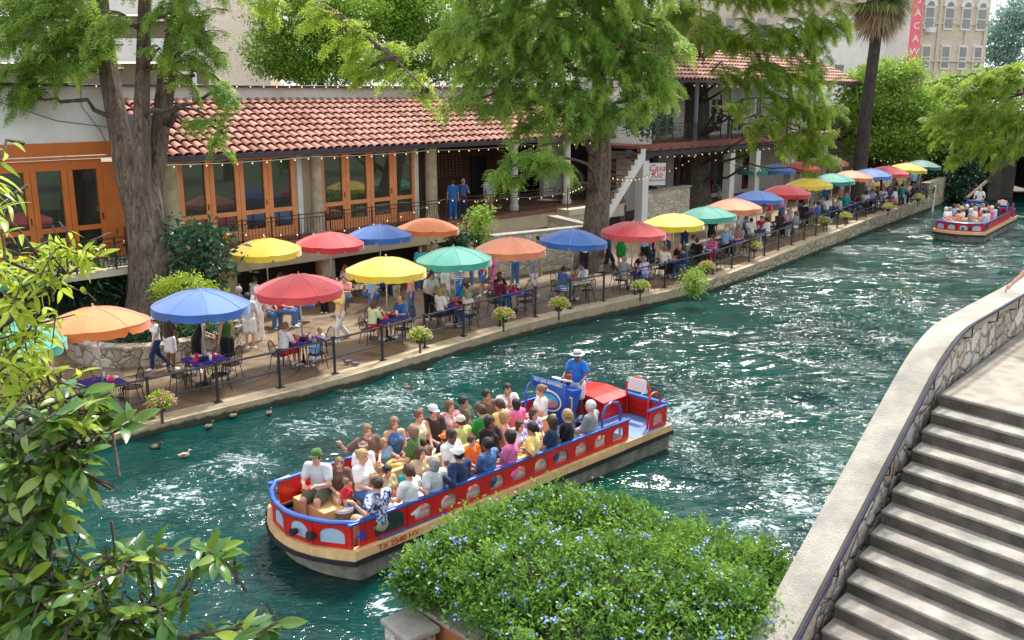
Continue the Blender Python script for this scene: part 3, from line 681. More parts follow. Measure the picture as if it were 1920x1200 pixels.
def arch_panel(b, P0, P1, z0, z1, n, aw=.62, th=.045, sill=.07, head=.07, glass=None, gap=.012):
    "panel from P0 to P1 with n arched openings"
    P0 = Vector(P0); P1 = Vector(P1); D = P1 - P0; L = D.length; D.normalize(); Nn = Vector((-D.y, D.x, 0)); pit = L/n
    for i in range(n):
        O = P0 + D*(i*pit); w = pit*aw; x0 = (pit - w)/2; x1 = x0 + w; H = z1 - z0; zs = sill; zt = H - head; zc = zs + (zt - zs)*.55
        b.ext([(0, 0), (pit, 0), (pit, zs), (0, zs)], (O.x, O.y, z0), D, (0, 0, 1), Nn, th)
        arch = [((x0 + x1)/2 + (w/2)*math.cos(math.pi*k/8), zc + (zt - zc)*math.sin(math.pi*k/8)) for k in range(9)]
        b.ext([(0, zs), (x0, zs), (x0, zc)] + arch[::-1][1:-1] + [(x1, zc), (x1, zs), (pit, zs), (pit, H), (0, H)], (O.x, O.y, z0), D, (0, 0, 1), Nn, th)
        if glass is not None: glass.ext([(x0 - .02, zs - .02), (x1 + .02, zs - .02)] + [(a_*1.0, z_ + .01) for a_, z_ in arch], (O.x, O.y, z0), D, (0, 0, 1), Nn, gap)
def make_boat(label, group=None):
    B = thing('river_barge', label, 'boat', (0, 0, 0), 0, group)
    h0, h1 = hull_outline(1.22, 4.05, .36), hull_outline(1.32, 4.26, .48)
    b = ring_band(h0, -.35, h1, .34); b.add([(p[0], p[1], -.34) for p in h0], [tuple(range(len(h0)))]); b.build('hull', M['b_hull'], B)
    s0, s1 = hull_outline(1.38, 4.34, .49, -4.43), hull_outline(1.38, 4.34, .49, -4.43)
    b = ring_band(s0, .33, s1, .42); b.add([(p[0], p[1], .33) for p in s0], [tuple(range(len(s0)))[::-1]]); b.build('rubbing_strake', M['b_black'], B)
    c0, c1 = hull_outline(1.36, 4.32, .485, -4.41), hull_outline(1.34, 4.30, .48, -4.40); inner = hull_outline(1.17, 4.18, .46, -3.2)
    b = ring_band(c0, .42, c1, .56); n = len(c1); cc = [(p[0], p[1], .56) for p in c1]; ci = [(p[0], p[1], .56) for p in inner]
    b.add(cc + ci, [(i, (i+1) % n, n + (i+1) % n, n + i) for i in range(n)]); b.build('gunwale', M['b_cream'], B)
    # floors
    b = MB(); b.add([(p[0], p[1], .30) for p in inner], [tuple(range(n))]); b.box((-3.22, 0, .43), (.04, 2.3, .27)); b.build('well_deck', M['b_deck'], B)
    MB().box((-3.7, 0, .558), (1.34, 2.62, .02)).build('stern_deck', M['b_deck'], B)
    # red side panels with arched windows
    for sy in (1, -1):
        f = MB(); g = MB(); y = 1.20*sy; a, c = (-2.9, y, 0), (3.1, y, 0)
        arch_panel(f, a, c, .575, .98, 10, glass=g); f.box((3.62, y, .78), (1.04, .05, .405)); f.box((4.28, sy*1.19, .78), (.06, .06, .405))
        f.box((-2.93, y, .78), (.06, .07, .41))
        if sy > 0: f.box((3.12, y + .03, .78), (.03, .03, .4)).box((4.0, y + .028, .78), (.015, .02, .4))
        pn = f.build('side_panel', M['b_red'], B); g.build('window_pane', M['clear'], pn)
        f = MB(); g = MB(); arch_panel(f, (-4.32, y, 0), (-3.72, y, 0), .575, .98, 1, glass=g); pn = f.build('stern_side_panel', M['b_red'], B); g.build('window_pane', M['clear'], pn)
        MB().box((-2.93 + 3.6, y + .012*sy, 1.005), (7.35, .085, .05)).build('rail', M['b_blue'], B, bevel=.02)
        MB().box((-4.02, y, 1.005), (.68, .085, .05)).build('stern_rail', M['b_blue'], B, bevel=.02)
        MB().tube([(-2.2, y*.93, .4), (-2.2, y*.93, 1.25), (-2.3, y*.93, 1.42), (-2.5, y*.93, 1.48), (-2.7, y*.93, 1.42), (-2.8, y*.93, 1.25), (-2.8, y*.93, .4)], .028, 8).tube([(-2.2, y*.93, 1.12), (-2.8, y*.93, 1.12)], .018, 6).build('boarding_hoop', M['b_blue'], B, smooth=True)
    # bow panels
    pts = bow_y(9, 1.19, 4.24, .47); f = MB(); g = MB()
    for k in range(4): arch_panel(f, (pts[2*k][0], pts[2*k][1], 0), (pts[2*k+2][0], pts[2*k+2][1], 0), .575, .98, 1, .64, glass=g, gap=.03)
    pn = f.build('bow_panel', M['b_red'], B); g.build('bow_window', M['acrylic'], pn)
    MB().tube([(3.9, 1.21, 1.015), (4.2, 1.21, 1.015)] + [(p[0] + .03, p[1], 1.015) for p in pts[1:-1]] + [(4.2, -1.21, 1.005), (3.9, -1.21, 1.005)], .043, 8).build('bow_rail', M['b_blue'], B, smooth=True)
    MB().tube([(pts[2][0] + .02, pts[2][1] + .05, .75), (pts[2][0] + .14, pts[2][1] + .05, .77)], [.05, .09], 10).tube([(pts[3][0] + .05, pts[3][1], .75), (pts[3][0] + .16, pts[3][1], .75)], [.05, .07], 10).build('bow_lamp', M['b_black'], B)
    # side window and star by the bow
    for sy in (1, -1):
        y = sy*1.228
        ar = [(.3*math.cos(math.pi*k/8), .07 + .13*math.sin(math.pi*k/8)) for k in range(9)]
        MB().ext([(-.3, -.12), (.3, -.12)] + ar, (3.52, y, .77), (1, 0, 0), (0, 0, 1), (0, sy, 0), .012).build('dark_window', M['glass'], B)
        st = [((.125 if k % 2 == 0 else .05)*math.sin(2*math.pi*k/10 + .25), (.125 if k % 2 == 0 else .05)*math.cos(2*math.pi*k/10 + .25)) for k in range(10)]
        MB().ext(st, (4.1, y, .77), (1, 0, 0), (0, 0, 1), (0, sy, 0), .012).build('star', M['b_console'], B)
    MB().box((3.0, 1.24, .585), (1.5, .05, .02)).build('sill_stripe', M['b_blue'], B)
    # stern: louvred panel, engine box, hoops
    f = MB().box((-4.34, -.05, .80), (.06, 2.36, .44))
    for k in range(7): f.box((-4.295, .45, .64 + k*.05), (.035, .62, .022), M=Matrix.Rotation(.5, 3, 'Y'))
    f.build('stern_panel', M['b_red'], B); MB().box((-4.34, .0, 1.03), (.12, 2.4, .06)).build('stern_cap', M['b_blue'], B)
    prof = [(-1.12, 0), (-1.12, .44), (-.9, .50), (-.5, .535), (-.1, .50), (.14, .44), (.14, 0)]
    b = MB().ext(prof[:2] + [(-.5, .46)] + prof[5:], (-3.42, 0, .57), (0, 1, 0), (0, 0, 1), (-1, 0, 0), .88); b.build('engine_box', M['b_red'], B)
    b = MB().ext([(-1.18, .42), (-1.18, .46), (-.9, .52), (-.5, .555), (-.1, .52), (.20, .46), (.20, .42)], (-3.36, 0, .57), (0, 1, 0), (0, 0, 1), (-1, 0, 0), .97); b.build('engine_lid', M['b_red'], B)
    MB().box((-3.405, -.3, .95), (.03, .5, .05)).build('lid_handle', M['b_black'], B)
    def hoop(x0, x1, y0, y1, top, r=.026, base=.56):
        v = Vector((x1 - x0, y1 - y0, 0)); a = Vector((x0, y0, 0))
        P_ = [a + Vector((0, 0, base))] + [a + v*(.5 - .5*math.cos(math.pi*k/8)) + Vector((0, 0, top - .22 + .22*math.sin(math.pi*k/8))) for k in range(9)] + [a + v + Vector((0, 0, base))]
        return MB().tube(P_, r, 8).build('red_hoop', M['b_red'], B, smooth=True)
    hoop(-4.25, -4.25, .17, .80, 1.50); hoop(-4.2, -3.75, 1.14, 1.14, 1.36); hoop(-4.25, -3.75, -1.14, -1.14, 1.45); hoop(-3.55, -3.55, -1.15, -.75, 1.4)
    MB().ext([(.22, .0), (.76, .0), (.74, .3), (.24, .3)], (-4.21, 0, 1.19), (0, 1, 0), (0, 0, 1), (1, 0, 0), .012).build('hanging_cloth', plain('white_cloth', (.75, .75, .73), .9, .05, 9, .3), B)
    # console
    b = MB(); w0, w1 = .34, .50; zc = 1.52; cy = -.62
    fr = [(-w0 + cy, .30), (w0 + cy, .30), (w1 + cy, zc), (-w1 + cy, zc)]
    xb0, xb1, xt0, xt1 = -2.50, -2.75, -2.45, -3.0
    V = [(xb1, cy - w0, .3), (xb1, cy + w0, .3), (xb0, cy + w0, .3), (xb0, cy - w0, .3), (xt1, cy - w1, 1.38), (xt1, cy + w1, 1.38), (xt0 - .2, cy + w1, 1.42), (xt0 - .2, cy - w1, 1.42), (xt0, cy + w1, zc), (xt0, cy - w1, zc)]
    b.add(V, [(0, 1, 2, 3)[::-1], (3, 2, 8, 9), (2, 1, 5, 6, 8), (0, 3, 9, 7, 4), (1, 0, 4, 5), (4, 7, 6, 5), (7, 9, 8, 6)])
    cons = b.build('console', M['b_console'], B, bevel=.015)
    cyy = cy
    # top lettering board and emblem, on the forward face
    tl = math.atan2(xt0 - xb0, zc - .3)
    MB().box((xt0 + .015, cyy, zc + .03), (.06, 2*w1 + .04, .09)).build('letter_board', M['b_blue'], cons)
    text('RIO SAN ANTONIO', .095, M['white_paint'], cons, (xt0 + .052, cyy, zc + .03), (math.pi/2, 0, math.pi/2), ext=.003)
    def disc(rx, rz, dx, mat, name, cz=1.12, a0=0, a1=360, r0=None, cy_=0.0):
        k = 24; p = [(rx*math.cos(R(a0 + (a1-a0)*i/k)), rz*math.sin(R(a0 + (a1-a0)*i/k))) for i in range(k)]
        MB().ext(p, (xb0 + .037 + dx, cyy + cy_, cz), (0, 1, 0), (0, 0, 1), (1, 0, 0), .005).build(name, mat, cons)
    disc(.36, .25, .006, M['white_paint'], 'emblem'); disc(.32, .21, .012, M['b_console'], 'emblem'); disc(.27, .16, .018, plain('emblem_cyan', (.05, .42, .60), .4), 'emblem'); disc(.16, .07, .024, plain('emblem_pink', (.60, .16, .2), .4), 'emblem', 1.06, cy_=.09)
    for k in range(5): MB().box((xb0 + .05, cyy - .22 + k*.09, 1.36 - .012*k*k + .02*k), (.006, .05, .09)).build('emblem_rays', M['white_paint'], cons)
    text('Rio', .17, M['white_paint'], cons, (xb0 + .068, cyy - .06, 1.14), (math.pi/2, 0, math.pi/2), ext=.003, shear=.3)
    MB().tube([(-2.56, cy + w1 - .055 + .05, 1.28), (-2.60, cy + w1 + .03, 1.26), (-2.62, cy + w1 + .02, 1.05), (-2.60, cy + w1 - .02, .85), (-2.56, cy + w1 - .10, .78)], [.024, .018, .018, .018, .024], 8).build('grab_handle', M['b_seat'], cons, smooth=True)
    MB().box((-2.85, cy + .02, 1.45), (.25, .3, .05)).build('instrument_panel', M['b_black'], cons)
    MB().tube([(-2.86 + .16*math.cos(R(k*20)), cy + .25*math.sin(R(k*20)) , 1.53 + .05*math.cos(R(k*20))) for k in range(19)], .017, 6).bar((-2.86, cy - .2, 1.53), (-2.86, cy + .2, 1.53), .02).build('steering_wheel', M['white_paint'], cons)
    # benches
    for sy in (1, -1):
        MB().box((.65, sy*.98, .70), (6.1, .40, .06)).box((.65, sy*.82, .5), (6.1, .04, .38)).build('bench', M['b_seat'], B)
        for k in range(7): MB().box((-1.9 + k*.87, sy*.98, .75), (.80, .36, .045)).build('cushion', M['b_cushion'], B, bevel=.015)
    for (x0, x1) in ((-1.95, .35), (.55, 3.0)):
        MB().box(((x0 + x1)/2, 0, .70), (x1 - x0, .10, .76)).box(((x0+x1)/2, 0, .52), (x1 - x0, .86, .38)).build('center_bench', M['b_seat'], B, bevel=.02)
        MB().box(((x0 + x1)/2, .27, .745), (x1 - x0 - .1, .32, .045)).build('cushion', M['b_cushion'], B, bevel=.015); MB().box(((x0 + x1)/2, -.27, .745), (x1 - x0 - .1, .32, .045)).build('cushion', M['b_cushion'], B, bevel=.015)
    MB().box((3.75, -.55, .50), (.42, 1.0, .38)).build('bow_seat', M['b_seat'], B, bevel=.02)
    return B
BOAT = make_boat('red, cream and blue open tour barge full of passengers, largest boat, nearest the flowering bush')
BA = R(-134.76); BOAT.location = (-.45, 18.08, 0); BOAT.rotation_euler = (0, 0, BA)
text('TX 2540 HX', .145, M['b_red'], BOAT, (3.42, 1.352, .49), (math.pi/2, 0, math.pi), name='registration', ext=.003, sx=1.15)
BF = Vector((math.cos(BA), math.sin(BA), 0)); BL = Vector((-BF.y, BF.x, 0))
def bl(x, y, z): p = BOAT.location + BF*x + BL*y; return Vector((p.x, p.y, z))
FBOAT = copy_tree(BOAT, label='small distant red and blue tour barge coming out from under the bridge', drop=('registration',))
_A, _B, _C = at(1747.5, 433, .45), at(1846, 440.6, .45), at(1909, 407.5, .45)
_f = (_B - _C); _f.z = 0; _f.normalize(); FA = math.atan2(_f.y, _f.x); _l = Vector((-_f.y, _f.x, 0)); _m = _B - _f*4.45 - _l*1.33
FBOAT.location = (_m.x, _m.y, 0); FBOAT.rotation_euler = (0, 0, FA)
def fbl(x, y, z): p = FBOAT.location + _f*x + _l*y; return Vector((p.x, p.y, z))
# ================================================================== stairs at the right
P_t = at(1787, 617, 4.6); P_b = at(1500, 1170, 2.2)
sd_ = (P_b - P_t); sd_.z = 0; SL = sd_.length; sd_.normalize()          # direction down the stair
ed_ = Vector((-sd_.y, sd_.x, 0))                                        # to the right, away from the river (sign fixed below)
if ed_.x < 0: ed_ = -ed_
SA = math.atan2(sd_.y, sd_.x)
LZ, RISE, RUN = 3.80, .170, .338
def sp(a, b, z): p = P_t + sd_*a + ed_*b; return Vector((p.x, p.y, z))
S0 = .50                                                                  # landing edge, metres below the bend
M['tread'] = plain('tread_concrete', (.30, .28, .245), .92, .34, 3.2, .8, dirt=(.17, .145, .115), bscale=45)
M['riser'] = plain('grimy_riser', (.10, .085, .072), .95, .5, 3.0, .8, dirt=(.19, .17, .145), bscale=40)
stair = thing('stone_staircase', 'wide grey concrete staircase with dark risers going up to the landing', 'stairs', (P_t.x, P_t.y, 0), SA)
esign = 1 if ed_.dot(Vector((-sd_.y, sd_.x, 0))) > 0 else -1
sk = -.22                                                                  # steps lie slightly skew to the wall
for i in range(13):
    a = S0 + i*RUN; z = LZ - (i + 1)*RISE
    b = MB(); q = [(a, .06), (a + RUN, .06), (a + RUN - sk*5, 5.2), (a - sk*5, 5.2)]
    poly = [(x, esign*y) for x, y in q]
    if esign < 0: poly = poly[::-1]
    b.prism(poly, z - .6, z - .001); q = [(a + RUN - .05, .062), (a + RUN + .028, .062), (a + RUN + .028 - sk*5, 5.19), (a + RUN - .05 - sk*5, 5.19)]; poly = [(x, esign*y) for x, y in q]
    if esign < 0: poly = poly[::-1]
    b.prism(poly, z - .04, z + .002); b.build('step', M['tread'], stair, bevel=.008)
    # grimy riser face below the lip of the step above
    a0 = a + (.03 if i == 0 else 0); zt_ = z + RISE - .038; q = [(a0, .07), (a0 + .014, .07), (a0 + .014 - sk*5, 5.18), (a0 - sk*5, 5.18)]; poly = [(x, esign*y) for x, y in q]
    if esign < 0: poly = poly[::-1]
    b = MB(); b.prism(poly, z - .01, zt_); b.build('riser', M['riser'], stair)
b = MB(); q = [(S0 + .03, .06), (S0 + .03 - sk*5, 5.2), (-8, 8), (-8, .06)]; poly = [(x, esign*y) for x, y in q]
b.prism(poly, LZ - .8, LZ); b.build('landing', plain('landing_concrete', (.30, .27, .225), .9, .26, 3.5, .5, dirt=(.16, .14, .11)), stair, bevel=.012)
# parapet: follows the stair down, then level along the landing
PW = thing('stair_parapet', 'rubble stone parapet with broad pale concrete cap beside the staircase', 'wall', (P_t.x, P_t.y, 0))
far = at(1925, 539, 4.6); fd = (far - P_t); fd.z = 0; fd.normalize(); fn = Vector((-fd.y, fd.x, 0)); fn = fn if fn.x < 0 else -fn
def pr(v, z): return (v.x - P_t.x, v.y - P_t.y, z)
cw = .41; WT = 4.52
sec = []                                                                   # (inner point, outer point, top z, foot z)
for a, zt in ((5.9, WT - 5.9*.503 + .05), (3.6, WT - 3.6*.503 + .05), (1.8, WT - 1.8*.503 + .05)):
    i_ = P_t + sd_*a; o_ = i_ - ed_*cw; sec.append((i_, o_, zt))
def bez(a, b, c, t): return a*(1-t)**2 + b*2*t*(1-t) + c*t*t
Ia, Ic = P_t + sd_*.85, P_t + fd*.85; Oa, Ob, Oc = Ia - ed_*cw, P_t + (fn - ed_).normalized()*cw, Ic + fn*cw
for k in range(9):
    t_ = k/8; sec.append((bez(Ia, P_t, Ic, t_), bez(Oa, Ob, Oc, t_), bez(WT - .85*.503 + .04, WT, WT, t_)))
sec.append((P_t + fd*2.2, P_t + fd*2.2 + fn*cw*1.02, WT)); sec.append((P_t + fd*6, P_t + fd*6 + fn*cw*1.02, WT))
b = MB(); c = MB()
for (i0, o0, z0), (i1, o1, z1) in zip(sec, sec[1:]):
    def sh_(i_, o_, k): d_ = (i_ - o_).normalized(); return i_ - d_*k, o_ + d_*k
    I0, O0 = sh_(i0, o0, .05); I1, O1 = sh_(i1, o1, .05)
    b.add([pr(O0, -.5), pr(I0, -.5), pr(I1, -.5), pr(O1, -.5), pr(O0, z0 - .12), pr(I0, z0 - .12), pr(I1, z1 - .12), pr(O1, z1 - .12)], [(3, 2, 1, 0), (4, 5, 6, 7), (0, 1, 5, 4), (1, 2, 6, 5), (2, 3, 7, 6), (3, 0, 4, 7)])
    c.add([pr(o0, z0 - .118), pr(i0, z0 - .118), pr(i1, z1 - .118), pr(o1, z1 - .118), pr(o0, z0), pr(i0, z0), pr(i1, z1), pr(o1, z1)], [(3, 2, 1, 0), (4, 5, 6, 7), (0, 1, 5, 4), (1, 2, 6, 5), (2, 3, 7, 6), (3, 0, 4, 7)])
bmesh_w = b.build('stonework', M['rubble_stair'], PW); 
cc_ = c.build('cap', M['cap_concrete'], PW)
HR = thing('handrail', 'dark metal handrail along the inside of the stair parapet', 'handrail', (P_t.x, P_t.y, 0))
rp = [pr(s[0] + (s[0] - s[1]).normalized()*.07, s[2] + .03) for s in sec]
MB().tube(rp, .024, 8).build('rail', plain('rail_blue_black', (.02, .02, .045), .5, .2, 8, .1, spec=.3), HR, smooth=True)
for a in (.9, 2.4, 3.9):
    i_ = P_t + sd_*a + ed_*.07; z = WT + .05 - a*.503 + .0; i2 = P_t + sd_*a - ed_*.06
    MB().tube([pr(i_, z), pr(i_, z - .16), pr(i2, z - .2)], .012, 6).build('bracket', M['black_iron'], HR)
for a in (.7, 2.0, 3.2):
    i_ = P_t + fd*a - fn*.07; i2 = P_t + fd*a + fn*.06
    MB().tube([pr(i_, WT + .02), pr(i_, WT - .16), pr(i2, WT - .2)], .012, 6).build('bracket', M['black_iron'], HR)
# near bank with the bush planter
NB = [at(690, 1250, .6), at(745, 1120, .6), at(800, 1010, .6), at(1250, 960, .6), at(1430, 970, .6), at(1500, 1010, .6)]
nb = [(p.x, p.y) for p in NB] + [(6, 9.5), (6, 2), (-4, 2)]
pA = at(722, 1150, 1.5); pB = at(795, 1128, 1.5)
sp_ = thing('stone_pillar', 'stubby stone pillar with a worn cap at the lower left of the bush', 'pillar', (pA.x + .1, pA.y - .1, 0), R(38), scale=.92)
MB().box((.18, -.16, .72), (.46, .60, 1.5)).build('stonework', M['rubble_stair'], sp_, bevel=.03); MB().box((.18, -.16, 1.52), (.54, .68, .09)).build('pillar_cap', M['cap_concrete'], sp_, bevel=.03)
tp0 = at(795, 1140, 1.5); tp1 = at(900, 1207, 1.5)
m, t, p, o = nt('terracotta_tile_panel'); n = N(t); tc = n('ShaderNodeTexCoord').outputs['Object']
mp = n('ShaderNodeMapping', {'Vector': tc, 'Rotation': (R(90), 0, 0), 'Scale': (1, 1, 1)}).outputs[0]
br = n('ShaderNodeTexBrick', {'Vector': mp, 'Color1': (.42, .13, .06, 1), 'Color2': (.36, .10, .045, 1), 'Mortar': (.30, .2, .14, 1), 'Scale': 1.0, 'Mortar Size': .006, 'Brick Width': .2, 'Row Height': .2}, offset=0.0)
t.links.new(n.mix(.35, br.outputs[0], n.ramp(n.noise(tc, 6, 5), [(.3, (.20, .06, .03)), (.7, (.5, .18, .08))])), p.inputs['Base Color']); p.inputs['Roughness'].default_value = .6; M['tilepanel'] = m
tt = thing('tiled_planter', 'terracotta tiled planter wall below the flowering bush', 'planter', (tp0.x, tp0.y, 0), math.atan2(tp1.y - tp0.y, tp1.x - tp0.x))
MB().box((1.6, .1, .72), (3.4, .2, 1.44)).build('tile_panel', M['tilepanel'], tt); MB().box((1.6, .12, 1.47), (3.44, .28, .06)).build('rim', M['cap_concrete'], tt)
# ================================================================== people: bodies grown as one surface from a distance field
def nets(f, lo, hi, h):
    ax = [np.arange(lo[i], hi[i] + h, h) for i in range(3)]
    X, Y, Z = np.meshgrid(*ax, indexing='ij'); G = f(X, Y, Z); S = G < 0
    nx, ny, nz = G.shape; c = [(i, j, k) for i in (0, 1) for j in (0, 1) for k in (0, 1)]
    def sub(A, o): return A[o[0]:nx-1+o[0], o[1]:ny-1+o[1], o[2]:nz-1+o[2]]
    cnt = np.zeros((nx-1, ny-1, nz-1)); P = np.zeros((3, nx-1, ny-1, nz-1))
    for a in range(8):
        for b in range(a+1, 8):
            ca, cb = c[a], c[b]
            if sum(abs(ca[i] - cb[i]) for i in range(3)) != 1: continue
            ga, gb = sub(G, ca), sub(G, cb); m = (ga < 0) != (gb < 0)
            t = np.where(m, ga/np.where(m, ga - gb, 1), 0); cnt += m
            for i in range(3): P[i] += m*(ca[i] + t*(cb[i] - ca[i]))
    act = cnt > 0; idx = -np.ones(act.shape, int); idx[act] = np.arange(act.sum())
    ii = np.argwhere(act); V = ii + (P[:, act]/cnt[act]).T; V = V*h + np.array([a[0] for a in ax])
    F = []
    for d in range(3):
        e1, e2 = (d+1) % 3, (d+2) % 3; sl0 = [slice(None)]*3; sl1 = [slice(None)]*3; sl0[d] = slice(0, -1); sl1[d] = slice(1, None)
        for e in (e1, e2):
            sl0[e] = slice(1, -1); sl1[e] = slice(1, -1)
        s0, s1 = S[tuple(sl0)], S[tuple(sl1)]; cr = np.argwhere(s0 != s1)
        if not len(cr): continue
        sg = s0[tuple(cr.T)]; q = cr.copy(); q[:, e1] += 1; q[:, e2] += 1
        def cell(a, b): r_ = q.copy(); r_[:, e1] -= a; r_[:, e2] -= b; return idx[tuple(r_.T)]
        A, B, C, D = cell(1, 1), cell(0, 1), cell(0, 0), cell(1, 0)
        F.append(np.where(sg[:, None], np.stack([A, B, C, D], 1), np.stack([D, C, B, A], 1)))
    return V, np.concatenate(F) if F else np.zeros((0, 4), int)
def d_cone(X, Y, Z, a, b, ra, rb, kx=1.0):
    ax, ay, az = a; bx, by, bz = b; dx, dy, dz = (bx - ax)*kx, by - ay, bz - az; L2 = dx*dx + dy*dy + dz*dz + 1e-9
    px, py, pz = (X - ax)*kx, Y - ay, Z - az; t = np.clip((px*dx + py*dy + pz*dz)/L2, 0, 1)
    return (np.sqrt((px - dx*t)**2 + (py - dy*t)**2 + (pz - dz*t)**2) - (ra + (rb - ra)*t))/(1 + (kx - 1)*.5)
def d_ell(X, Y, Z, c, r):
    q = np.sqrt(((X - c[0])/r[0])**2 + ((Y - c[1])/r[1])**2 + ((Z - c[2])/r[2])**2); return (q - 1)*min(r)
def smin(a, b, k): h = np.clip(.5 + .5*(b - a)/k, 0, 1); return b + (a - b)*h - k*h*(1 - h)
def prim(X, Y, Z, p, off=0):
    return (d_cone(X, Y, Z, *p[1:]) if p[0] == 'c' else d_ell(X, Y, Z, *p[1:])) - off
def union(ps, k=.03, off=0):
    def f(X, Y, Z):
        d = None
        for p in ps:
            q = prim(X, Y, Z, p, off); d = q if d is None else smin(d, q, k)
        return d
    return f
def ik(s, h, l1, l2, bend):
    s, h = Vector(s), Vector(h); d = h - s; L = min(d.length, (l1 + l2)*.995); d.normalize(); h = s + d*L
    x = (L*L + l1*l1 - l2*l2)/(2*L); y = math.sqrt(max(0, l1*l1 - x*x)); b = Vector(bend); b = (b - d*b.dot(d)).normalized()
    return s + d*x + b*y, h
class Pose: pass
def make_pose(seat=True, hands=((.3, .09, .66), (.3, -.09, .66)), fem=False, lean=0.0, legs=None, fat=1.0):
    q = Pose(); sw = .165 if fem else .185; q.fem = fem; q.seat = seat
    if seat: hz = .53; pel = Vector((0, 0, .55))
    else: hz = .91; pel = Vector((0, 0, .96))
    up = Vector((math.sin(lean), 0, math.cos(lean)))
    q.pel = pel; q.waist = pel + up*.16; q.chest = pel + up*.36; q.neck = pel + up*.50; q.head = pel + up*.50 + Vector((.035, 0, .155))
    q.sh = [q.neck + Vector((0, sw, -.035)), q.neck + Vector((0, -sw, -.035))]
    q.hip = [Vector((0, .09, hz)), Vector((0, -.09, hz))]
    if seat:
        q.knee = [Vector((.42, .13, .52)), Vector((.42, -.13, .52))]; q.ank = [Vector((.42, .12, .09)), Vector((.40, -.13, .09))]
        if fem: q.knee = [Vector((.42, .075, .53)), Vector((.42, -.075, .53))]; q.ank = [Vector((.36, .07, .09)), Vector((.40, -.08, .09))]
    else:
        q.knee = [Vector((.02, .10, .49)), Vector((.02, -.10, .49))]; q.ank = [Vector((-.01, .11, .08)), Vector((-.01, -.11, .08))]
    if legs: q.knee = [Vector(legs[0]), Vector(legs[1])]; q.ank = [Vector(legs[2]), Vector(legs[3])]
    q.hand = []; q.elb = []
    for i in (0, 1):
        bend = (-.4, (.5 if i == 0 else -.5), -.7)
        h = Vector(hands[i]) + (Vector((0, 0, 0)) if seat else Vector((0, 0, .41)))
        e, h = ik(q.sh[i], h, .28, .25, bend); q.elb.append(e); q.hand.append(h)
    q.fat = fat; return q
def parts_of(q):
    f = q.fat; T = []; A = []; L = []; H = []
    T += [('c', tuple(q.pel), tuple(q.waist), .150*f, .128*f if q.fem else .140*f, 1.35), ('c', tuple(q.waist), tuple(q.chest), .128*f if q.fem else .140*f, .150*f, 1.4),
          ('c', tuple(q.sh[0]*.86 + q.neck*.14), tuple(q.sh[1]*.86 + q.neck*.14), .058, .058, 1.0)]
    if q.fem:
        for s in (.07, -.07): T.append(('e', tuple(q.chest + Vector((.095, s, -.03))), (.06, .06, .06)))
    elif f > 1.05: T.append(('e', tuple(q.waist + Vector((.06, 0, .0))), (.13, .15, .14)))
    for i in (0, 1):
        A.append([('c', tuple(q.sh[i]), tuple(q.elb[i]), .053*min(f, 1.15), .041), ('c', tuple(q.elb[i]), tuple(q.hand[i]), .040, .026)])
        L.append([('c', tuple(q.hip[i]), tuple(q.knee[i]), .092*f, .060), ('c', tuple(q.knee[i]), tuple(q.ank[i]), .058, .038)])
    h = q.head
    H = [('c', tuple(q.neck), tuple(h + Vector((-.02, 0, -.08))), .056, .050), ('e', tuple(h + Vector((-.012, 0, .02))), (.098, .078, .10)), ('e', tuple(h + Vector((.022, 0, -.045))), (.068, .060, .078)),
         ('c', tuple(h + Vector((.085, 0, .012))), tuple(h + Vector((.108, 0, -.022))), .008, .014)]
    for s in (1, -1): H.append(('e', tuple(h + Vector((-.01, s*.079, -.005))), (.02, .012, .03)))
    return T, A, L, H
def fingers(q):
    b = MB()
    for i in (0, 1):
        w = q.hand[i]; d = (w - q.elb[i]).normalized(); s = -1 if i == 0 else 1
        side = d.cross(Vector((0, 0, 1)));
        if side.length < .2: side = Vector((1, 0, 0))
        side.normalize(); dn = d.cross(side).normalized(); dn = dn if dn.z < 0 else -dn
        pc = w + d*.05
        b.tube([w - d*.01, w + d*.03, w + d*.075, w + d*.09], [.024, .034, .036, .026], 8)
        for k, (o, L) in enumerate(((-.027, .066), (-.009, .076), (.009, .072), (.027, .056))):
            a = w + d*.08 + side*o; m_ = a + d*L*.5 + dn*.008; e = m_ + d*L*.4 + dn*.028; b.tube([a - d*.01, a, m_, e], [.010, .010, .009, .007], 5)
        a = w + d*.03 + side*s*-.03; b.tube([a - side*s*-.01, a + side*s*-.012 + d*.02, a + side*s*-.022 + d*.05 + dn*.012], [.013, .011, .008], 5)
    return b
BODY = {}
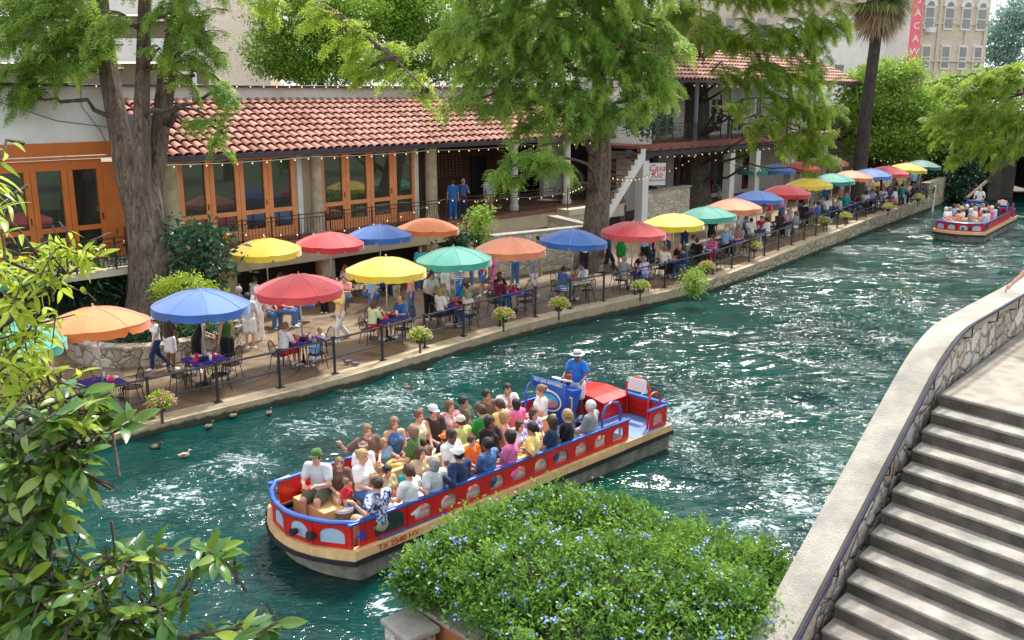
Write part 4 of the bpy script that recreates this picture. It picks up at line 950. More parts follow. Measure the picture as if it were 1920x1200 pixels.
def body_mesh(key, q, h=.022, clothes=('short', 'long')):
    "returns dict of meshes for this pose"
    k_ = (key, h, clothes)
    if k_ in BODY: return BODY[k_]
    T, A, L, H = parts_of(q); out = {}
    pts = [q.pel, q.head] + q.sh + q.elb + q.hand + q.knee + q.ank
    lo = [min(p[i] for p in pts) - .24 for i in range(3)]; hi = [max(p[i] for p in pts) + .24 for i in range(3)]; lo[2] = -.02
    feet = [('c', tuple(a + Vector((-.03, 0, -.035))), tuple(a + Vector((.13, 0, -.05))), .036, .030) for a in q.ank]
    allp = T + A[0] + A[1] + L[0] + L[1] + H + feet
    V, F = nets(union(allp, .022), lo, hi, h)
    fb = fingers(q); V2 = np.array(fb.v)
    me = bpy.data.meshes.new('body'); n0 = len(V)
    me.from_pydata([tuple(v) for v in V] + [tuple(v) for v in V2], [], [tuple(f) for f in F] + [tuple(i + n0 for i in f) for f in fb.f])
    me.polygons.foreach_set('use_smooth', [True]*len(me.polygons)); me.update(); out['body'] = me
    top, bot = clothes
    def cut(name, f):
        V, F = nets(f, lo, hi, h); m_ = bpy.data.meshes.new(name); m_.from_pydata([tuple(v) for v in V], [], [tuple(f_) for f_ in F]); m_.polygons.foreach_set('use_smooth', [True]*len(m_.polygons)); m_.update(); out[name] = m_
    off = .017
    sl = []
    for i in (0, 1):
        a, b = q.sh[i], q.elb[i]
        if top == 'short': e = a*.38 + b*.62; sl.append(('c', tuple(a), tuple(e), .060, .056))
        elif top == 'long': sl += [('c', tuple(a), tuple(b), .058, .048), ('c', tuple(b), tuple(q.hand[i]*.93 + b*.07), .047, .036)]
    fs = union(T + sl, .03, off); nk = q.neck; hz = q.pel.z - (.02 if q.seat else .07)
    if top == 'tank': fs = union(T[:2] + T[3:], .03, off)
    cut('shirt', lambda X, Y, Z: np.maximum(np.maximum(fs(X, Y, Z), hz - Z), -(d_ell(X, Y, Z, (nk.x + .03, 0, nk.z + .06), (.085, .078, .085)))))
    lp = []
    for i in (0, 1):
        if bot == 'long': lp += [('c', tuple(q.hip[i]), tuple(q.knee[i]), .095, .070), ('c', tuple(q.knee[i]), tuple(q.ank[i] + Vector((0, 0, .02))), .068, .058)]
        elif bot == 'shorts': e = q.hip[i]*.22 + q.knee[i]*.78; lp += [('c', tuple(q.hip[i]), tuple(e), .098, .088)]
        elif bot == 'skirt': e = q.hip[i]*.12 + q.knee[i]*.88; e.y *= .7; lp += [('c', tuple(q.hip[i]), tuple(e), .12, .135)]
    pt = [('c', tuple(q.pel + Vector((0, 0, -.02))), tuple(q.pel + Vector((0, 0, .06))), .150*q.fat, .140*q.fat, 1.3)]
    fl = union(pt + lp, .03, .012); tz = q.pel.z + .10
    cut('trousers', lambda X, Y, Z: np.maximum(fl(X, Y, Z), Z - tz))
    sb = MB()
    for a in q.ank:
        c = a + Vector((0, 0, -.08)); ring = []
        for z, wx, wy, ox in ((0, .145, .05, .05), (.025, .148, .052, .05), (.05, .14, .046, .045), (.075, .10, .042, .02), (.095, .06, .042, -.015)):
            ring.append([(c.x + ox + wx*math.cos(t_), c.y + wy*math.sin(t_)*(1.1 if math.cos(t_) > 0 else .85), c.z + z) for t_ in [2*math.pi*k/10 for k in range(10)]])
        vs = [v for r_ in ring for v in r_]; sb.add(vs, [(i*10 + j, i*10 + (j+1) % 10, (i+1)*10 + (j+1) % 10, (i+1)*10 + j) for i in range(4) for j in range(10)] + [tuple(range(10))[::-1], tuple(range(40, 50))])
    out['shoes'] = sb.mesh('shoes', []); out['shoes'].polygons.foreach_set('use_smooth', [True]*len(out['shoes'].polygons))
    BODY[k_] = out; return out
HAIR = {}
def hair_mesh(style):
    if style in HAIR: return HAIR[style]
    lo, hi = [-.26, -.16, -.42], [.16, .16, .18]
    base = ('e', (-.018, 0, .030), (.112, .092, .112))
    def f(X, Y, Z):
        d = prim(X, Y, Z, base); k = .02
        if style in ('long', 'longwide'):
            w = .085 if style == 'long' else .10
            d = smin(d, d_cone(X, Y, Z, (-.05, 0, .0), (-.075, 0, -.24), w, .06, 1.4), .04)
            for s in (1, -1): d = smin(d, d_cone(X, Y, Z, (-.02, s*.07, .02), (-.02, s*.075, -.18), .028, .022), .03)
        if style == 'bob':
            d = smin(d, d_cone(X, Y, Z, (-.03, 0, .02), (-.04, 0, -.06), .098, .085), .03)
        if style == 'pony':
            d = smin(d, d_cone(X, Y, Z, (-.12, 0, .02), (-.16, 0, -.19), .035, .018), .02)
        if style == 'bun': d = smin(d, d_ell(X, Y, Z, (-.12, 0, .06), (.045, .045, .045)), .02)
        face = d_ell(X, Y, Z, (.095, 0, -.025), (.075 if style != 'bald' else .16, .075 if style != 'bald' else .12, .095 if style != 'bald' else .17))
        if style == 'bald': face = np.minimum(face, .04 - Z + 0*X) if False else np.minimum(face, -(Z - .05)*-1 if False else d_ell(X, Y, Z, (.03, 0, .16), (.13, .10, .12)))
        neckcut = (Z + .055) if style in ('short', 'pony', 'bun', 'bald') else (Z + .6)
        d = np.maximum(d, -face); d = np.maximum(d, -neckcut)
        return d + .004*np.sin(X*90 + Z*30)*np.sin(Y*80)
    V, F = nets(f, lo, hi, .014); m = bpy.data.meshes.new('hair'); m.from_pydata([tuple(v) for v in V], [], [tuple(f_) for f_ in F]); m.polygons.foreach_set('use_smooth', [True]*len(m.polygons)); m.update()
    HAIR[style] = m; return m
def hat_mesh(kind):
    k = 'hat_' + kind
    if k in HAIR: return HAIR[k]
    b = MB()
    if kind == 'cap':
        b.lathe([(.112, .035), (.113, .06), (.105, .10), (.08, .135), (.04, .15), (0, .153)], (-.015, 0, 0), 16, 1.0, .86)
        p = [(.075, -.075), (.13, -.068), (.175, -.04), (.19, 0), (.175, .04), (.13, .068), (.075, .075)]; b.ext(p, (0, 0, .04), (1, 0, 0), (0, 1, 0), (0, 0, 1), .012)
    elif kind == 'boater':
        b.lathe([(.0, .04), (.19, .045), (.195, .055), (.12, .062), (.115, .065)], (-.01, 0, 0), 20, 1.05, .95); b.lathe([(.112, .06), (.108, .15), (.09, .158), (0, .150)], (-.01, 0, 0), 20, 1.0, .88)
    elif kind == 'band': b.lathe([(.1165, .064), (.113, .105)], (-.01, 0, 0), 20, 1.0, .885)
    elif kind == 'headband': b.lathe([(.115, .05), (.117, .085)], (-.018, 0, 0), 20, 1.0, .84)
    m = b.mesh(k, []); m.polygons.foreach_set('use_smooth', [True]*len(m.polygons)); HAIR[k] = m; return m
def face_mesh():
    if 'face' in HAIR: return HAIR['face']
    b = MB()
    for s in (1, -1): b.mat(0).ball((.076, s*.031, .008), .011, 6, 4, (.7, 1.2, .8)); b.mat(1).box((.082, s*.032, .028), (.012, .034, .008))
    b.mat(2).box((.086, 0, -.058), (.014, .044, .010)); m = b.mesh('eyes', [plain('eye_dark', (.03, .02, .015), .3, .1), plain('brow', (.05, .03, .02), .8, .1), plain('lip', (.42, .13, .10), .5, .1)]); HAIR['face'] = m; return m
def fmat(name, c): return plain('cloth_' + name, c, .85, .12, 9, .9, bscale=11, sheen=.2, spec=.2)
COLORS = dict(white=(.78, .78, .77), grey=(.30, .32, .34), lightgrey=(.52, .56, .60), black=(.012, .012, .016), navy=(.018, .035, .10), blue=(.02, .15, .50), denim=(.07, .15, .33), lightblue=(.25, .46, .76), brown=(.15, .085, .065), darkbrown=(.055, .035, .03),
    olive=(.10, .105, .06), green=(.02, .27, .05), darkgreen=(.05, .14, .03), lime=(.55, .66, .20), yellow=(.86, .70, .22), pink=(.78, .17, .40), salmon=(.82, .36, .30), red=(.62, .02, .03), maroon=(.17, .012, .05), teal=(.01, .36, .34), khaki=(.40, .33, .20), tan=(.50, .38, .24), orange=(.85, .20, .03), purple=(.22, .10, .40), cream=(.78, .70, .50), beige=(.62, .54, .42), palegreen=(.68, .80, .46))
def cmat(n): return fmat(n, COLORS[n])
def patterned(name, c0, c1, kind):
    k = 'pattern_' + name
    if k in MATS: return MATS[k]
    m, t, p, o = nt(k); n = N(t); tc = n('ShaderNodeTexCoord').outputs['Object']
    if kind == 'stripe': f = n('ShaderNodeTexWave', {'Vector': tc, 'Scale': 4.5, 'Distortion': 1.0}, bands_direction='Z').outputs[0]
    else: f = n.noise(tc, 14, 3, .5, 1.2)
    t.links.new(n.ramp(f, [(.48, c0), (.54, c1)]), p.inputs['Base Color']); p.inputs['Roughness'].default_value = .85; MATS[k] = m; return m
PAT = {'floral': patterned('floral', (.03, .05, .16), (.60, .66, .75), 'spot'), 'pinkfloral': patterned('pinkfloral', (.78, .62, .60), (.78, .10, .16), 'spot'), 'stripes': patterned('stripes', (.75, .75, .74), (.04, .05, .12), 'stripe'), 'bluestripes': patterned('bluestripes', (.8, .8, .8), (.03, .25, .5), 'stripe'), 'plaid': patterned('plaid', (.04, .10, .28), (.10, .20, .42), 'spot'), 'blackfloral': patterned('blackfloral', (.015, .015, .02), (.7, .7, .7), 'spot'), 'lilac': patterned('lilac', (.75, .73, .8), (.28, .2, .55), 'spot')}
def wmat(n): return PAT[n] if n in PAT else cmat(n)
SKIN = {'light': plain('skin_light', (.62, .34, .24), .55, .07, 9, .05), 'tan': plain('skin_tan', (.45, .23, .145), .55, .07, 9, .05), 'brown': plain('skin_brown', (.17, .08, .05), .5, .08, 9, .05)}
HC = {k: plain('hair_' + k, c, .55, .35, 30, .6, bscale=90) for k, c in dict(black=(.010, .008, .008), brown=(.055, .026, .014), auburn=(.16, .055, .025), blond=(.42, .27, .12), darkblond=(.22, .13, .07), grey=(.30, .29, .28), white=(.68, .66, .63)).items()}
POSES = {}
def pose(key):
    if key in POSES: return POSES[key]
    k, sx = key[:-1], key[-1]; fem = sx == 'f'; fat = 1.18 if sx == 'w' else 1.0
    D = dict(lap=dict(hands=((.30, .08, .67), (.28, -.10, .67))), table=dict(hands=((.40, .14, .80), (.42, -.10, .80)), lean=.16), eat=dict(hands=((.42, .12, .80), (.20, -.05, 1.13)), lean=.14),
             railr=dict(hands=((.28, .10, .68), (-.02, -.52, 1.04))), raill=dict(hands=((-.02, .52, 1.04), (.28, -.10, .68))), rest=dict(hands=((.22, .25, .70), (.22, -.25, .70)), lean=-.08), back=dict(hands=((-.1, .45, .95), (.25, -.1, .68)), lean=-.05),
             stand=dict(seat=False, hands=((.06, .26, .46), (.06, -.26, .46))), walk=dict(seat=False, hands=((.20, .25, .50), (-.14, -.25, .48)), legs=((.20, .09, .50), (-.06, -.10, .48), (.22, .09, .09), (-.34, -.10, .14))),
             carry=dict(seat=False, hands=((.30, .14, .72), (.28, -.16, .70)), lean=.05), drive=dict(seat=False, hands=((.36, .30, .70), (.40, -.22, .72)), lean=.08), reach=dict(seat=False, hands=((.06, .26, .46), (.10, -.52, .56))), phone=dict(seat=False, hands=((.05, .26, .46), (.12, -.12, 1.12))), lean=dict(seat=False, hands=((.42, .16, .62), (.42, -.14, .60)), lean=.45))[k]
    POSES[key] = make_pose(fem=fem, fat=fat, **D); return POSES[key]
def person(label, key, loc, face, shirt, pants, hair=('short', 'brown'), skin='light', sleeves='short', legs='long', hat=None, scale=1.0, group=None, h=.024, shoes='white', headz=None, feet=True, cat='person'):
    q = pose(key); ms = body_mesh(key, q, h, (sleeves, legs))
    if headz is not None: scale = scale
    o = thing('person', label, cat, loc, R(face), group, scale)
    def part(nm, me, mat, at_=None):
        me = me; c = link(nm, me, o, at_)
        if not len(me.materials): me.materials.append(mat)
        c.material_slots[0].link = 'OBJECT'; c.material_slots[0].material = mat; return c
    part('body', ms['body'], SKIN[skin]); part('shirt', ms['shirt'], wmat(shirt)); part('skirt' if legs == 'skirt' else 'shorts' if legs == 'shorts' else 'trousers', ms['trousers'], wmat(pants))
    part('shoes', ms['shoes'], cmat(shoes)); hd = q.head
    if hair: part('hair', hair_mesh(hair[0]), HC[hair[1]], hd)
    c = link('facial_features', face_mesh(), o, hd)
    if hat: 
        part('cap' if hat[0] == 'cap' else 'headband' if hat[0] == 'headband' else 'hat', hat_mesh(hat[0]), cmat(hat[1]), hd)
        if hat[0] == 'boater': part('hat_band', hat_mesh('band'), cmat('blue'), hd)
    return o
# ------------------------------------------------------------------ passengers on the near boat
def ray_plane(px, py, O, Nn):
    a = (px - 960)/FPX; b = (600 - py)/FPX; d = Vector((a, math.cos(PITCH) + b*math.sin(PITCH), -math.sin(PITCH) + b*math.cos(PITCH))); o = Vector((0, 0, CAM_H))
    return o + d*((Vector(O) - o).dot(Nn)/d.dot(Nn))
def onboat(px, py, ylocal, key, face_local, deck=.30, **k):
    p = ray_plane(px, py, bl(0, ylocal, 0), BL); q = pose(key); sc = k.pop('scale', 1.0)
    want = p.z - deck; nat = q.head.z*sc; s2 = min(max(want/nat, .92), 1.08)*sc; fa = math.degrees(BA) + face_local
    off = Matrix.Rotation(R(fa), 3, 'Z') @ Vector((q.head.x*s2, 0, 0)); z = deck + (want - q.head.z*s2)
    return (Vector((p.x, p.y, 0)) - off + Vector((0, 0, max(z, deck - .05)))), fa, s2
def pax(px, py, yl, key, fl, label, shirt, pants, hair=('short', 'brown'), skin='light', **k):
    sc = k.pop('scale', 1.0); loc, fa, s2 = onboat(px, py, yl, key, fl, scale=sc*1.13, deck=k.pop('deck', .30))
    return person(label, key, loc, fa, shirt, pants, hair, skin, scale=s2, h=.019, group='passengers aboard the near tour barge', **k)
IN, OUT, FW, AF = 90, -90, 0, 180      # far bench faces the camera side (+y local = 90)
pax(689, 808, -1.02, 'railrw', 80, 'large man in brown polo shirt with one arm along the boat rail', 'brown', 'khaki', ('short', 'darkblond'))
pax(740, 800, -1.02, 'lapf', 75, 'woman in sleeveless denim shirt beside the large man in brown', 'denim', 'navy', ('bob', 'darkblond'), sleeves='tank')
pax(787, 791, -1.02, 'lapf', 85, 'red-haired woman in pale yellow strapless top on the far bench', 'cream', 'cream', ('short', 'auburn'), sleeves='tank')
pax(813, 783, -1.02, 'lapm', 80, 'passenger in grey cap and dark brown shirt on the far bench', 'darkbrown', 'black', ('short', 'brown'), hat=('cap', 'lightgrey'))
pax(845, 767, -1.02, 'lapf', 75, 'woman in pink and red floral blouse on the far bench', 'pinkfloral', 'white', ('bob', 'auburn'))
pax(870, 755, -1.02, 'lapw', 100, 'dark-haired man in dark olive shirt on the far bench', 'olive', 'navy', ('short', 'black'), skin='tan')
pax(913, 744, -1.02, 'lapm', 80, 'black-haired youth in brown shirt on the far bench', 'brown', 'khaki', ('short', 'black'), skin='tan')
pax(952, 733, -1.02, 'eatm', 75, 'man in white shirt touching his face near the console', 'white', 'grey', ('short', 'black'), skin='tan')
pax(681, 839, -.72, 'lapf', 60, 'little girl with white headband in front of the large man in brown', 'white', 'white', ('long', 'darkblond'), scale=.72, hat=('headband', 'white'))
pax(593, 857, -.62, 'tablem', 30, 'man in pale grey T-shirt and dark green cap leaning over in the bow', 'lightgrey', 'olive', ('short', 'brown'), legs='shorts', hat=('cap', 'darkgreen'))
pax(636, 869, -.42, 'lapf', 60, 'girl in brown top with long light brown hair in the bow', 'brown', 'khaki', ('long', 'darkblond'), legs='shorts', scale=.84)
pax(681, 867, -.05, 'lapf', 110, 'blonde woman in white T-shirt and jeans seen from behind in the bow', 'white', 'denim', ('bun', 'blond'))
pax(714, 884, .05, 'lapm', 100, 'baby with pale brown hair held beside the blonde woman', 'white', 'white', ('short', 'darkblond'), scale=.55)
pax(773, 839, -.42, 'restf', -60, 'woman in green T-shirt with light brown hair on the centre bench', 'darkgreen', 'yellow', ('bob', 'darkblond'))
pax(793, 831, -.40, 'lapm', -90, 'small child in brown striped shirt next to the woman in green', 'brown', 'khaki', ('short', 'brown'), scale=.72)
pax(832, 830, -.42, 'lapm', -90, 'child wearing an orange cap on the centre bench', 'navy', 'grey', ('short', 'brown'), scale=.72, hat=('cap', 'orange'))
pax(863, 802, -.40, 'lapm', -90, 'boy in lime shirt and beige cap on the centre bench', 'lime', 'khaki', ('short', 'brown'), scale=.92, hat=('cap', 'beige'))
pax(902, 789, -.38, 'lapf', -85, 'short dark-haired person in bright green shirt on the centre bench', 'green', 'denim', ('short', 'brown'))
pax(936, 780, -.38, 'lapf', -80, 'woman in pale yellow with brown ponytail on the centre bench', 'yellow', 'white', ('pony', 'brown'))
pax(967, 767, -.45, 'lapf', -100, 'girl in pink top with black bobbed hair near the console', 'pink', 'denim', ('bob', 'black'), skin='tan', scale=.9)
pax(1013, 757, -.45, 'lapf', -30, 'woman in white with light brown bun beside the blue console', 'white', 'white', ('bun', 'darkblond'))
pax(727, 893, .32, 'lapf', 95, 'girl in khaki top with black hair and headband on the centre bench', 'khaki', 'khaki', ('short', 'black'), skin='tan', scale=.8, hat=('headband', 'black'))
pax(765, 888, .30, 'lapm', 90, 'small child with black hair and teal shirt', 'teal', 'denim', ('short', 'black'), skin='tan', scale=.72)
pax(848, 843, .30, 'lapw', 100, 'balding man in white shirt on the centre bench facing the bush', 'white', 'grey', ('short', 'black'), skin='brown')
pax(919, 856, .25, 'lapf', 90, 'passenger with black hair half hidden behind the man in blue plaid', 'black', 'black', ('bob', 'black'), skin='brown')
pax(948, 806, .25, 'lapf', 130, 'blonde woman in pink sleeveless top on the centre bench', 'salmon', 'denim', ('bob', 'blond'), sleeves='tank')
pax(975, 808, .45, 'lapf', 95, 'girl with long brown hair and lilac patterned dress', 'lilac', 'denim', ('long', 'brown'), scale=.85)
pax(1001, 796, .28, 'lapf', 90, 'girl with long dark hair and white and purple top', 'lilac', 'purple', ('long', 'brown'), scale=.9)
pax(706, 913, 1.10, 'raillm', -85, 'man in navy floral shirt seen from behind, arm along the near rail', 'floral', 'khaki', ('short', 'brown'))
pax(766, 914, 1.08, 'lapf', -80, 'woman in white seen from behind with curly brown ponytail', 'white', 'white', ('pony', 'brown'))
pax(813, 890, 1.08, 'backf', -95, 'grey-haired woman in pale T-shirt on the near bench', 'lightgrey', 'white', ('bob', 'grey'))
pax(859, 867, 1.08, 'backm', -90, 'man in navy shirt and white cap on the near bench', 'navy', 'navy', ('short', 'black'), skin='tan', sleeves='long', hat=('cap', 'white'))
pax(913, 858, 1.08, 'lapm', -80, 'man in blue plaid shirt with short black hair on the near bench', 'plaid', 'navy', ('short', 'black'), skin='brown')
pax(955, 845, 1.08, 'lapf', -70, 'woman in bright pink shirt with black hair on the near bench', 'pink', 'pink', ('bob', 'black'), skin='tan')
pax(997, 834, 1.08, 'backf', -75, 'woman in yellow shirt with black ponytail resting an arm on the rail', 'yellow', 'yellow', ('pony', 'black'), skin='tan')
pax(1033, 822, 1.08, 'lapf', -70, 'woman in navy with long curly brown hair on the near bench', 'navy', 'navy', ('longwide', 'brown'))
pax(1062, 806, 1.05, 'lapf', -80, 'woman in black with platinum blonde ponytail near the console', 'black', 'black', ('pony', 'blond'))
pax(1106, 779, 1.02, 'lapm', -75, 'white-haired man in grey suit at the aft end of the near bench', 'grey', 'grey', ('short', 'white'), sleeves='long')
loc, fa, s2 = onboat(1082, 668, -.5, 'drivem', 15, deck=.57)
person('boat driver standing in blue polo shirt, white shorts and straw hat', 'drivem', loc, fa, 'blue', 'white', ('short', 'black'), 'brown', scale=s2, h=.018, legs='shorts', hat=('boater', 'beige'))
pax(650, 905, -.15, 'lapf', 120, 'child in jeans and red top sitting low behind the bow basket', 'red', 'denim', ('short', 'darkblond'), scale=.62)
pax(720, 835, -.98, 'lapf', 80, 'girl in pale blue between the man in brown and woman in denim', 'lightblue', 'white', ('long', 'blond'), scale=.75)
pax(790, 868, .32, 'lapf', 90, 'woman in tan on centre bench behind the grey-haired woman', 'tan', 'khaki', ('bob', 'brown'), scale=.9)
pax(885, 835, .28, 'lapm', 90, 'boy in orange shirt on the centre bench behind the plaid man', 'orange', 'denim', ('short', 'brown'), scale=.8)
# bags and the drum-like basket in the bow
bk = bl(3.55, -.05, .3); bt = thing('wicker_basket', 'round tan basket with white lining on the boat floor in the bow', 'basket', bk)
MB().lathe([(0, 0), (.15, 0), (.17, .2), (.18, .36), (.165, .36), (.15, .28), (0, .28)], (0, 0, 0), 16).build('body', plain('wicker', (.36, .24, .13), .8, .3, 30, .8), bt, smooth=True); MB().lathe([(0, .345), (.15, .355), (.175, .375), (.185, .33)], (0, 0, 0), 16).build('lining', cmat('white'), bt, smooth=True)
for x, y, lab in ((2.2, .62, 'red and white striped bag beside the centre bench'), (-.9, .6, 'red bag on the boat floor by the near bench')):
    g_ = thing('bag', lab, 'bag', bl(x, y, .3), BA); MB().box((0, 0, .17), (.34, .18, .32)).build('body', cmat('red'), g_, bevel=.03); MB().tube([(-.1, 0, .32), (-.06, 0, .45), (.06, 0, .45), (.1, 0, .32)], .012, 5).build('strap', cmat('white'), g_)
# ------------------------------------------------------------------ far boat
r4 = random.Random(5); seq = []
for row, (yl, fl) in enumerate(((-.98, 90), (-.3, -90), (.3, 90), (.98, -90))):
    for k in range(5): seq.append((3.3 - k*.95 + r4.uniform(-.1, .1), yl, fl))
fcl = ['white', 'white', 'lightblue', 'white', 'cream', 'salmon', 'white', 'black', 'yellow', 'white', 'grey', 'white', 'red', 'white', 'white', 'lightgrey', 'white', 'pink', 'white', 'navy']
fhr = ['white', 'grey', 'brown', 'blond', 'black', 'brown', 'darkblond', 'white', 'black', 'auburn']
rown = ['far bench', 'far centre bench', 'near centre bench', 'near bench']; posn = ['frontmost', 'second from the bow', 'middle', 'fourth from the bow', 'rearmost']
for i, (x, yl, fl) in enumerate(seq):
    key = ('lapf', 'lapm')[i % 2]
    person('%s clad passenger on distant barge, %s on %s' % (fcl[i], posn[i % 5], rown[i//5]), key, fbl(x, yl, .33), math.degrees(FA) + fl, fcl[i], 'khaki', (('bob', 'short')[i % 2], fhr[i % 10]), 'light', h=.04, scale=r4.uniform(.93, 1.04), group='passengers aboard the distant barge')
person('bald driver in white shirt standing at the console of the distant barge', 'drivem', fbl(-3.15, -.6, .57), math.degrees(FA), 'white', 'black', ('bald', 'grey'), 'light', h=.04)
# ================================================================== umbrellas, tables, chairs
def fabric(name, c):
    m, t, p, o = nt(name); n = N(t); tc = n('ShaderNodeTexCoord').outputs['Object']
    f = n.noise(tc, 2.0, 5, .6)
    rd = n('ShaderNodeObjectInfo').outputs['Random']; rf_ = n.ramp(rd, [(0, (.82, .82, .82)), (1, (1.12, 1.12, 1.12))]); f2 = n.ramp(n.noise(tc, 5.5, 6, .75), [(.5, (1, 1, 1)), (.78, (.80, .78, .74))])
    col = n.mix(1, n.mix(1, n.ramp(f, [(.3, sh(c, .84)), (.7, sh(c, 1.08))]), rf_, 'MULTIPLY'), f2, 'MULTIPLY')
    t.links.new(n.mix(n.math('MULTIPLY', rd, .10), col, (.7, .66, .6)), p.inputs['Base Color']); p.inputs['Roughness'].default_value = .62
    p.inputs['Sheen Weight'].default_value = .75; p.inputs['Sheen Roughness'].default_value = .4; p.inputs['Specular IOR Level'].default_value = .45
    n.bump(n.math('ADD', n.noise(tc, 120, 2), n.math('MULTIPLY', n.noise(tc, 3.0, 3), 3.0)), .25, .012, p)
    tr = n('ShaderNodeBsdfTranslucent', {'Color': sh(c, 1.0) + (1,)}); mx = n('ShaderNodeMixShader', {0: .25, 1: p.outputs[0], 2: tr.outputs[0]}); t.links.new(mx.outputs[0], o.inputs[0]); return m
UC = {'orange': (.90, .24, .04), 'salmon': (.88, .27, .10), 'blue': (.035, .17, .56), 'red': (.74, .035, .045), 'yellow': (.93, .67, .015), 'teal': (.012, .36, .27), 'green': (.008, .17, .13)}
UM = {k: fabric('canvas_' + k, v) for k, v in UC.items()}
UTILT = random.Random(2)
M['pole'] = plain('aluminium_pole', (.55, .55, .54), .35, .08, 8, .05, metal=.6)
UMESH = []
def canopy_variant(seed):
    r = random.Random(seed); n = 48; ns = 8; Rr = 1.22; rings = 9; V = []; F = []
    top = .37
    def pt(rf, th):
        k = (th*ns/(2*math.pi)) % 1.0; sag = math.sin(math.pi*k)
        rr = Rr*rf*(math.cos(math.pi/ns)*.12/math.cos((k - .5)*2*math.pi/ns) + .88)
        z = top*(1 - rf**1.85) - .022*sag*rf*(1.1 - rf*.3) 
        return (rr*math.cos(th), rr*math.sin(th), z)
    V.append((0, 0, top + .015))
    for i in range(1, rings + 1):
        for j in range(n): V.append(pt(i/rings, 2*math.pi*j/n))
    for j in range(n): F.append((0, 1 + j, 1 + (j+1) % n))
    for i in range(rings-1):
        for j in range(n): a = 1 + i*n; F.append((a + j, a + n + j, a + n + (j+1) % n, a + (j+1) % n))
    can = bpy.data.meshes.new('canopy'); can.from_pydata(V, [], F); can.polygons.foreach_set('use_smooth', [True]*len(F)); can.update()
    # valance: panels hanging from the rim, each cut by V notches at the seams
    V = []; F = []
    for s in range(ns):
        amp = [r.uniform(-.03, .03) for _ in range(3)]; m_ = 12; st = len(V)
        for k in range(m_ + 1):
            u = k/m_; th = 2*math.pi*(s + u)/ns; x, y, z = pt(1, th - 1e-6 if k == m_ else th + (1e-6 if k == 0 else 0)); e = min(u, 1 - u); notch = .08*max(0, 1 - e/.05)
            drop = .20 + .008*math.sin(u*17 + s) - notch; fl = 1.008 + .007*math.sin(u*9 + amp[0]*60) ; V.append((x*1.004, y*1.004, z)); V.append((x*fl, y*fl, z - drop*.5)); V.append((x*(fl + .012), y*(fl + .012), z - drop))
        for k in range(m_):
            a = st + k*3
            for q in (0, 1): F.append((a + q, a + q+1, a + 3 + q+1, a + 3 + q))
    val = bpy.data.meshes.new('valance'); val.from_pydata(V, [], F); val.polygons.foreach_set('use_smooth', [True]*len(F)); val.update()
    pip = MB()
    for s in range(ns): pip.tube([tuple(Vector(pt(i/8 if i else .02, 2*math.pi*s/ns)) + Vector((0, 0, .006))) for i in range(9)], .009, 4)
    pip.tube([tuple(Vector(pt(1.0, 2*math.pi*j/n)) + Vector((0, 0, .004))) for j in range(n + 1)], .012, 4, cap=False)
    pm = pip.mesh('piping', [])
    rb = MB()
    for s in range(ns): a = Vector(pt(.97, 2*math.pi*s/ns)) - Vector((0, 0, .03)); rb.bar((0, 0, .33), a, .02); rb.bar((0, 0, -.25), Vector((0, 0, .33))*.45 + a*.55, .014)
    rm = rb.mesh('ribs', [M['pole']]); return can, val, pm, rm
UMESH = [canopy_variant(i) for i in range(3)]
_b = MB().tube([(0, 0, -2.22), (0, 0, .42)], .024, 8); POLEM = _b.mesh('pole', [M['pole']], True)
BASEM = MB().lathe([(0, 0), (.26, 0), (.26, .05), (.1, .09), (.035, .12), (.035, .3), (0, .3)], (0, 0, 0), 16).mesh('base', [M['black_iron']], True)
FINM = MB().ball((0, 0, .44), .03).mesh('finial', [], True)
UPP = {k: fabric('piping_' + k, tuple(min(1, q*1.05 + .16) for q in v)) for k, v in UC.items()}
UPOS = []
def umbrella(i, px, py, c, label, tilt=0, group='parasols lined up on the river terrace'):
    z = 2.6
    for _ in range(4): p = at(px, py, z); z = zw(p.x) + 2.22
    o = thing('cafe_umbrella', label, 'umbrella', (p.x, p.y, z), R(11*i % 45 + 3), group)
    o.rotation_euler = (R(UTILT.uniform(-2.2, 2.2)), R(UTILT.uniform(-2.2, 2.2)), o.rotation_euler[2])
    can, val, pm, rm = UMESH[i % 3]
    def part(nm, me, mat):
        q = link(nm, me, o)
        if not len(me.materials): me.materials.append(mat)
        q.material_slots[0].link = 'OBJECT'; q.material_slots[0].material = mat; return q
    part('canopy', can, UM[c]); part('valance', val, UM[c]); part('piping', pm, UPP[c]); part('finial', FINM, UM[c]); link('ribs', rm, o); link('pole', POLEM, o); link('base', BASEM, o, (0, 0, -2.22)); UPOS.append((p.x, p.y, zw(p.x), c)); return o
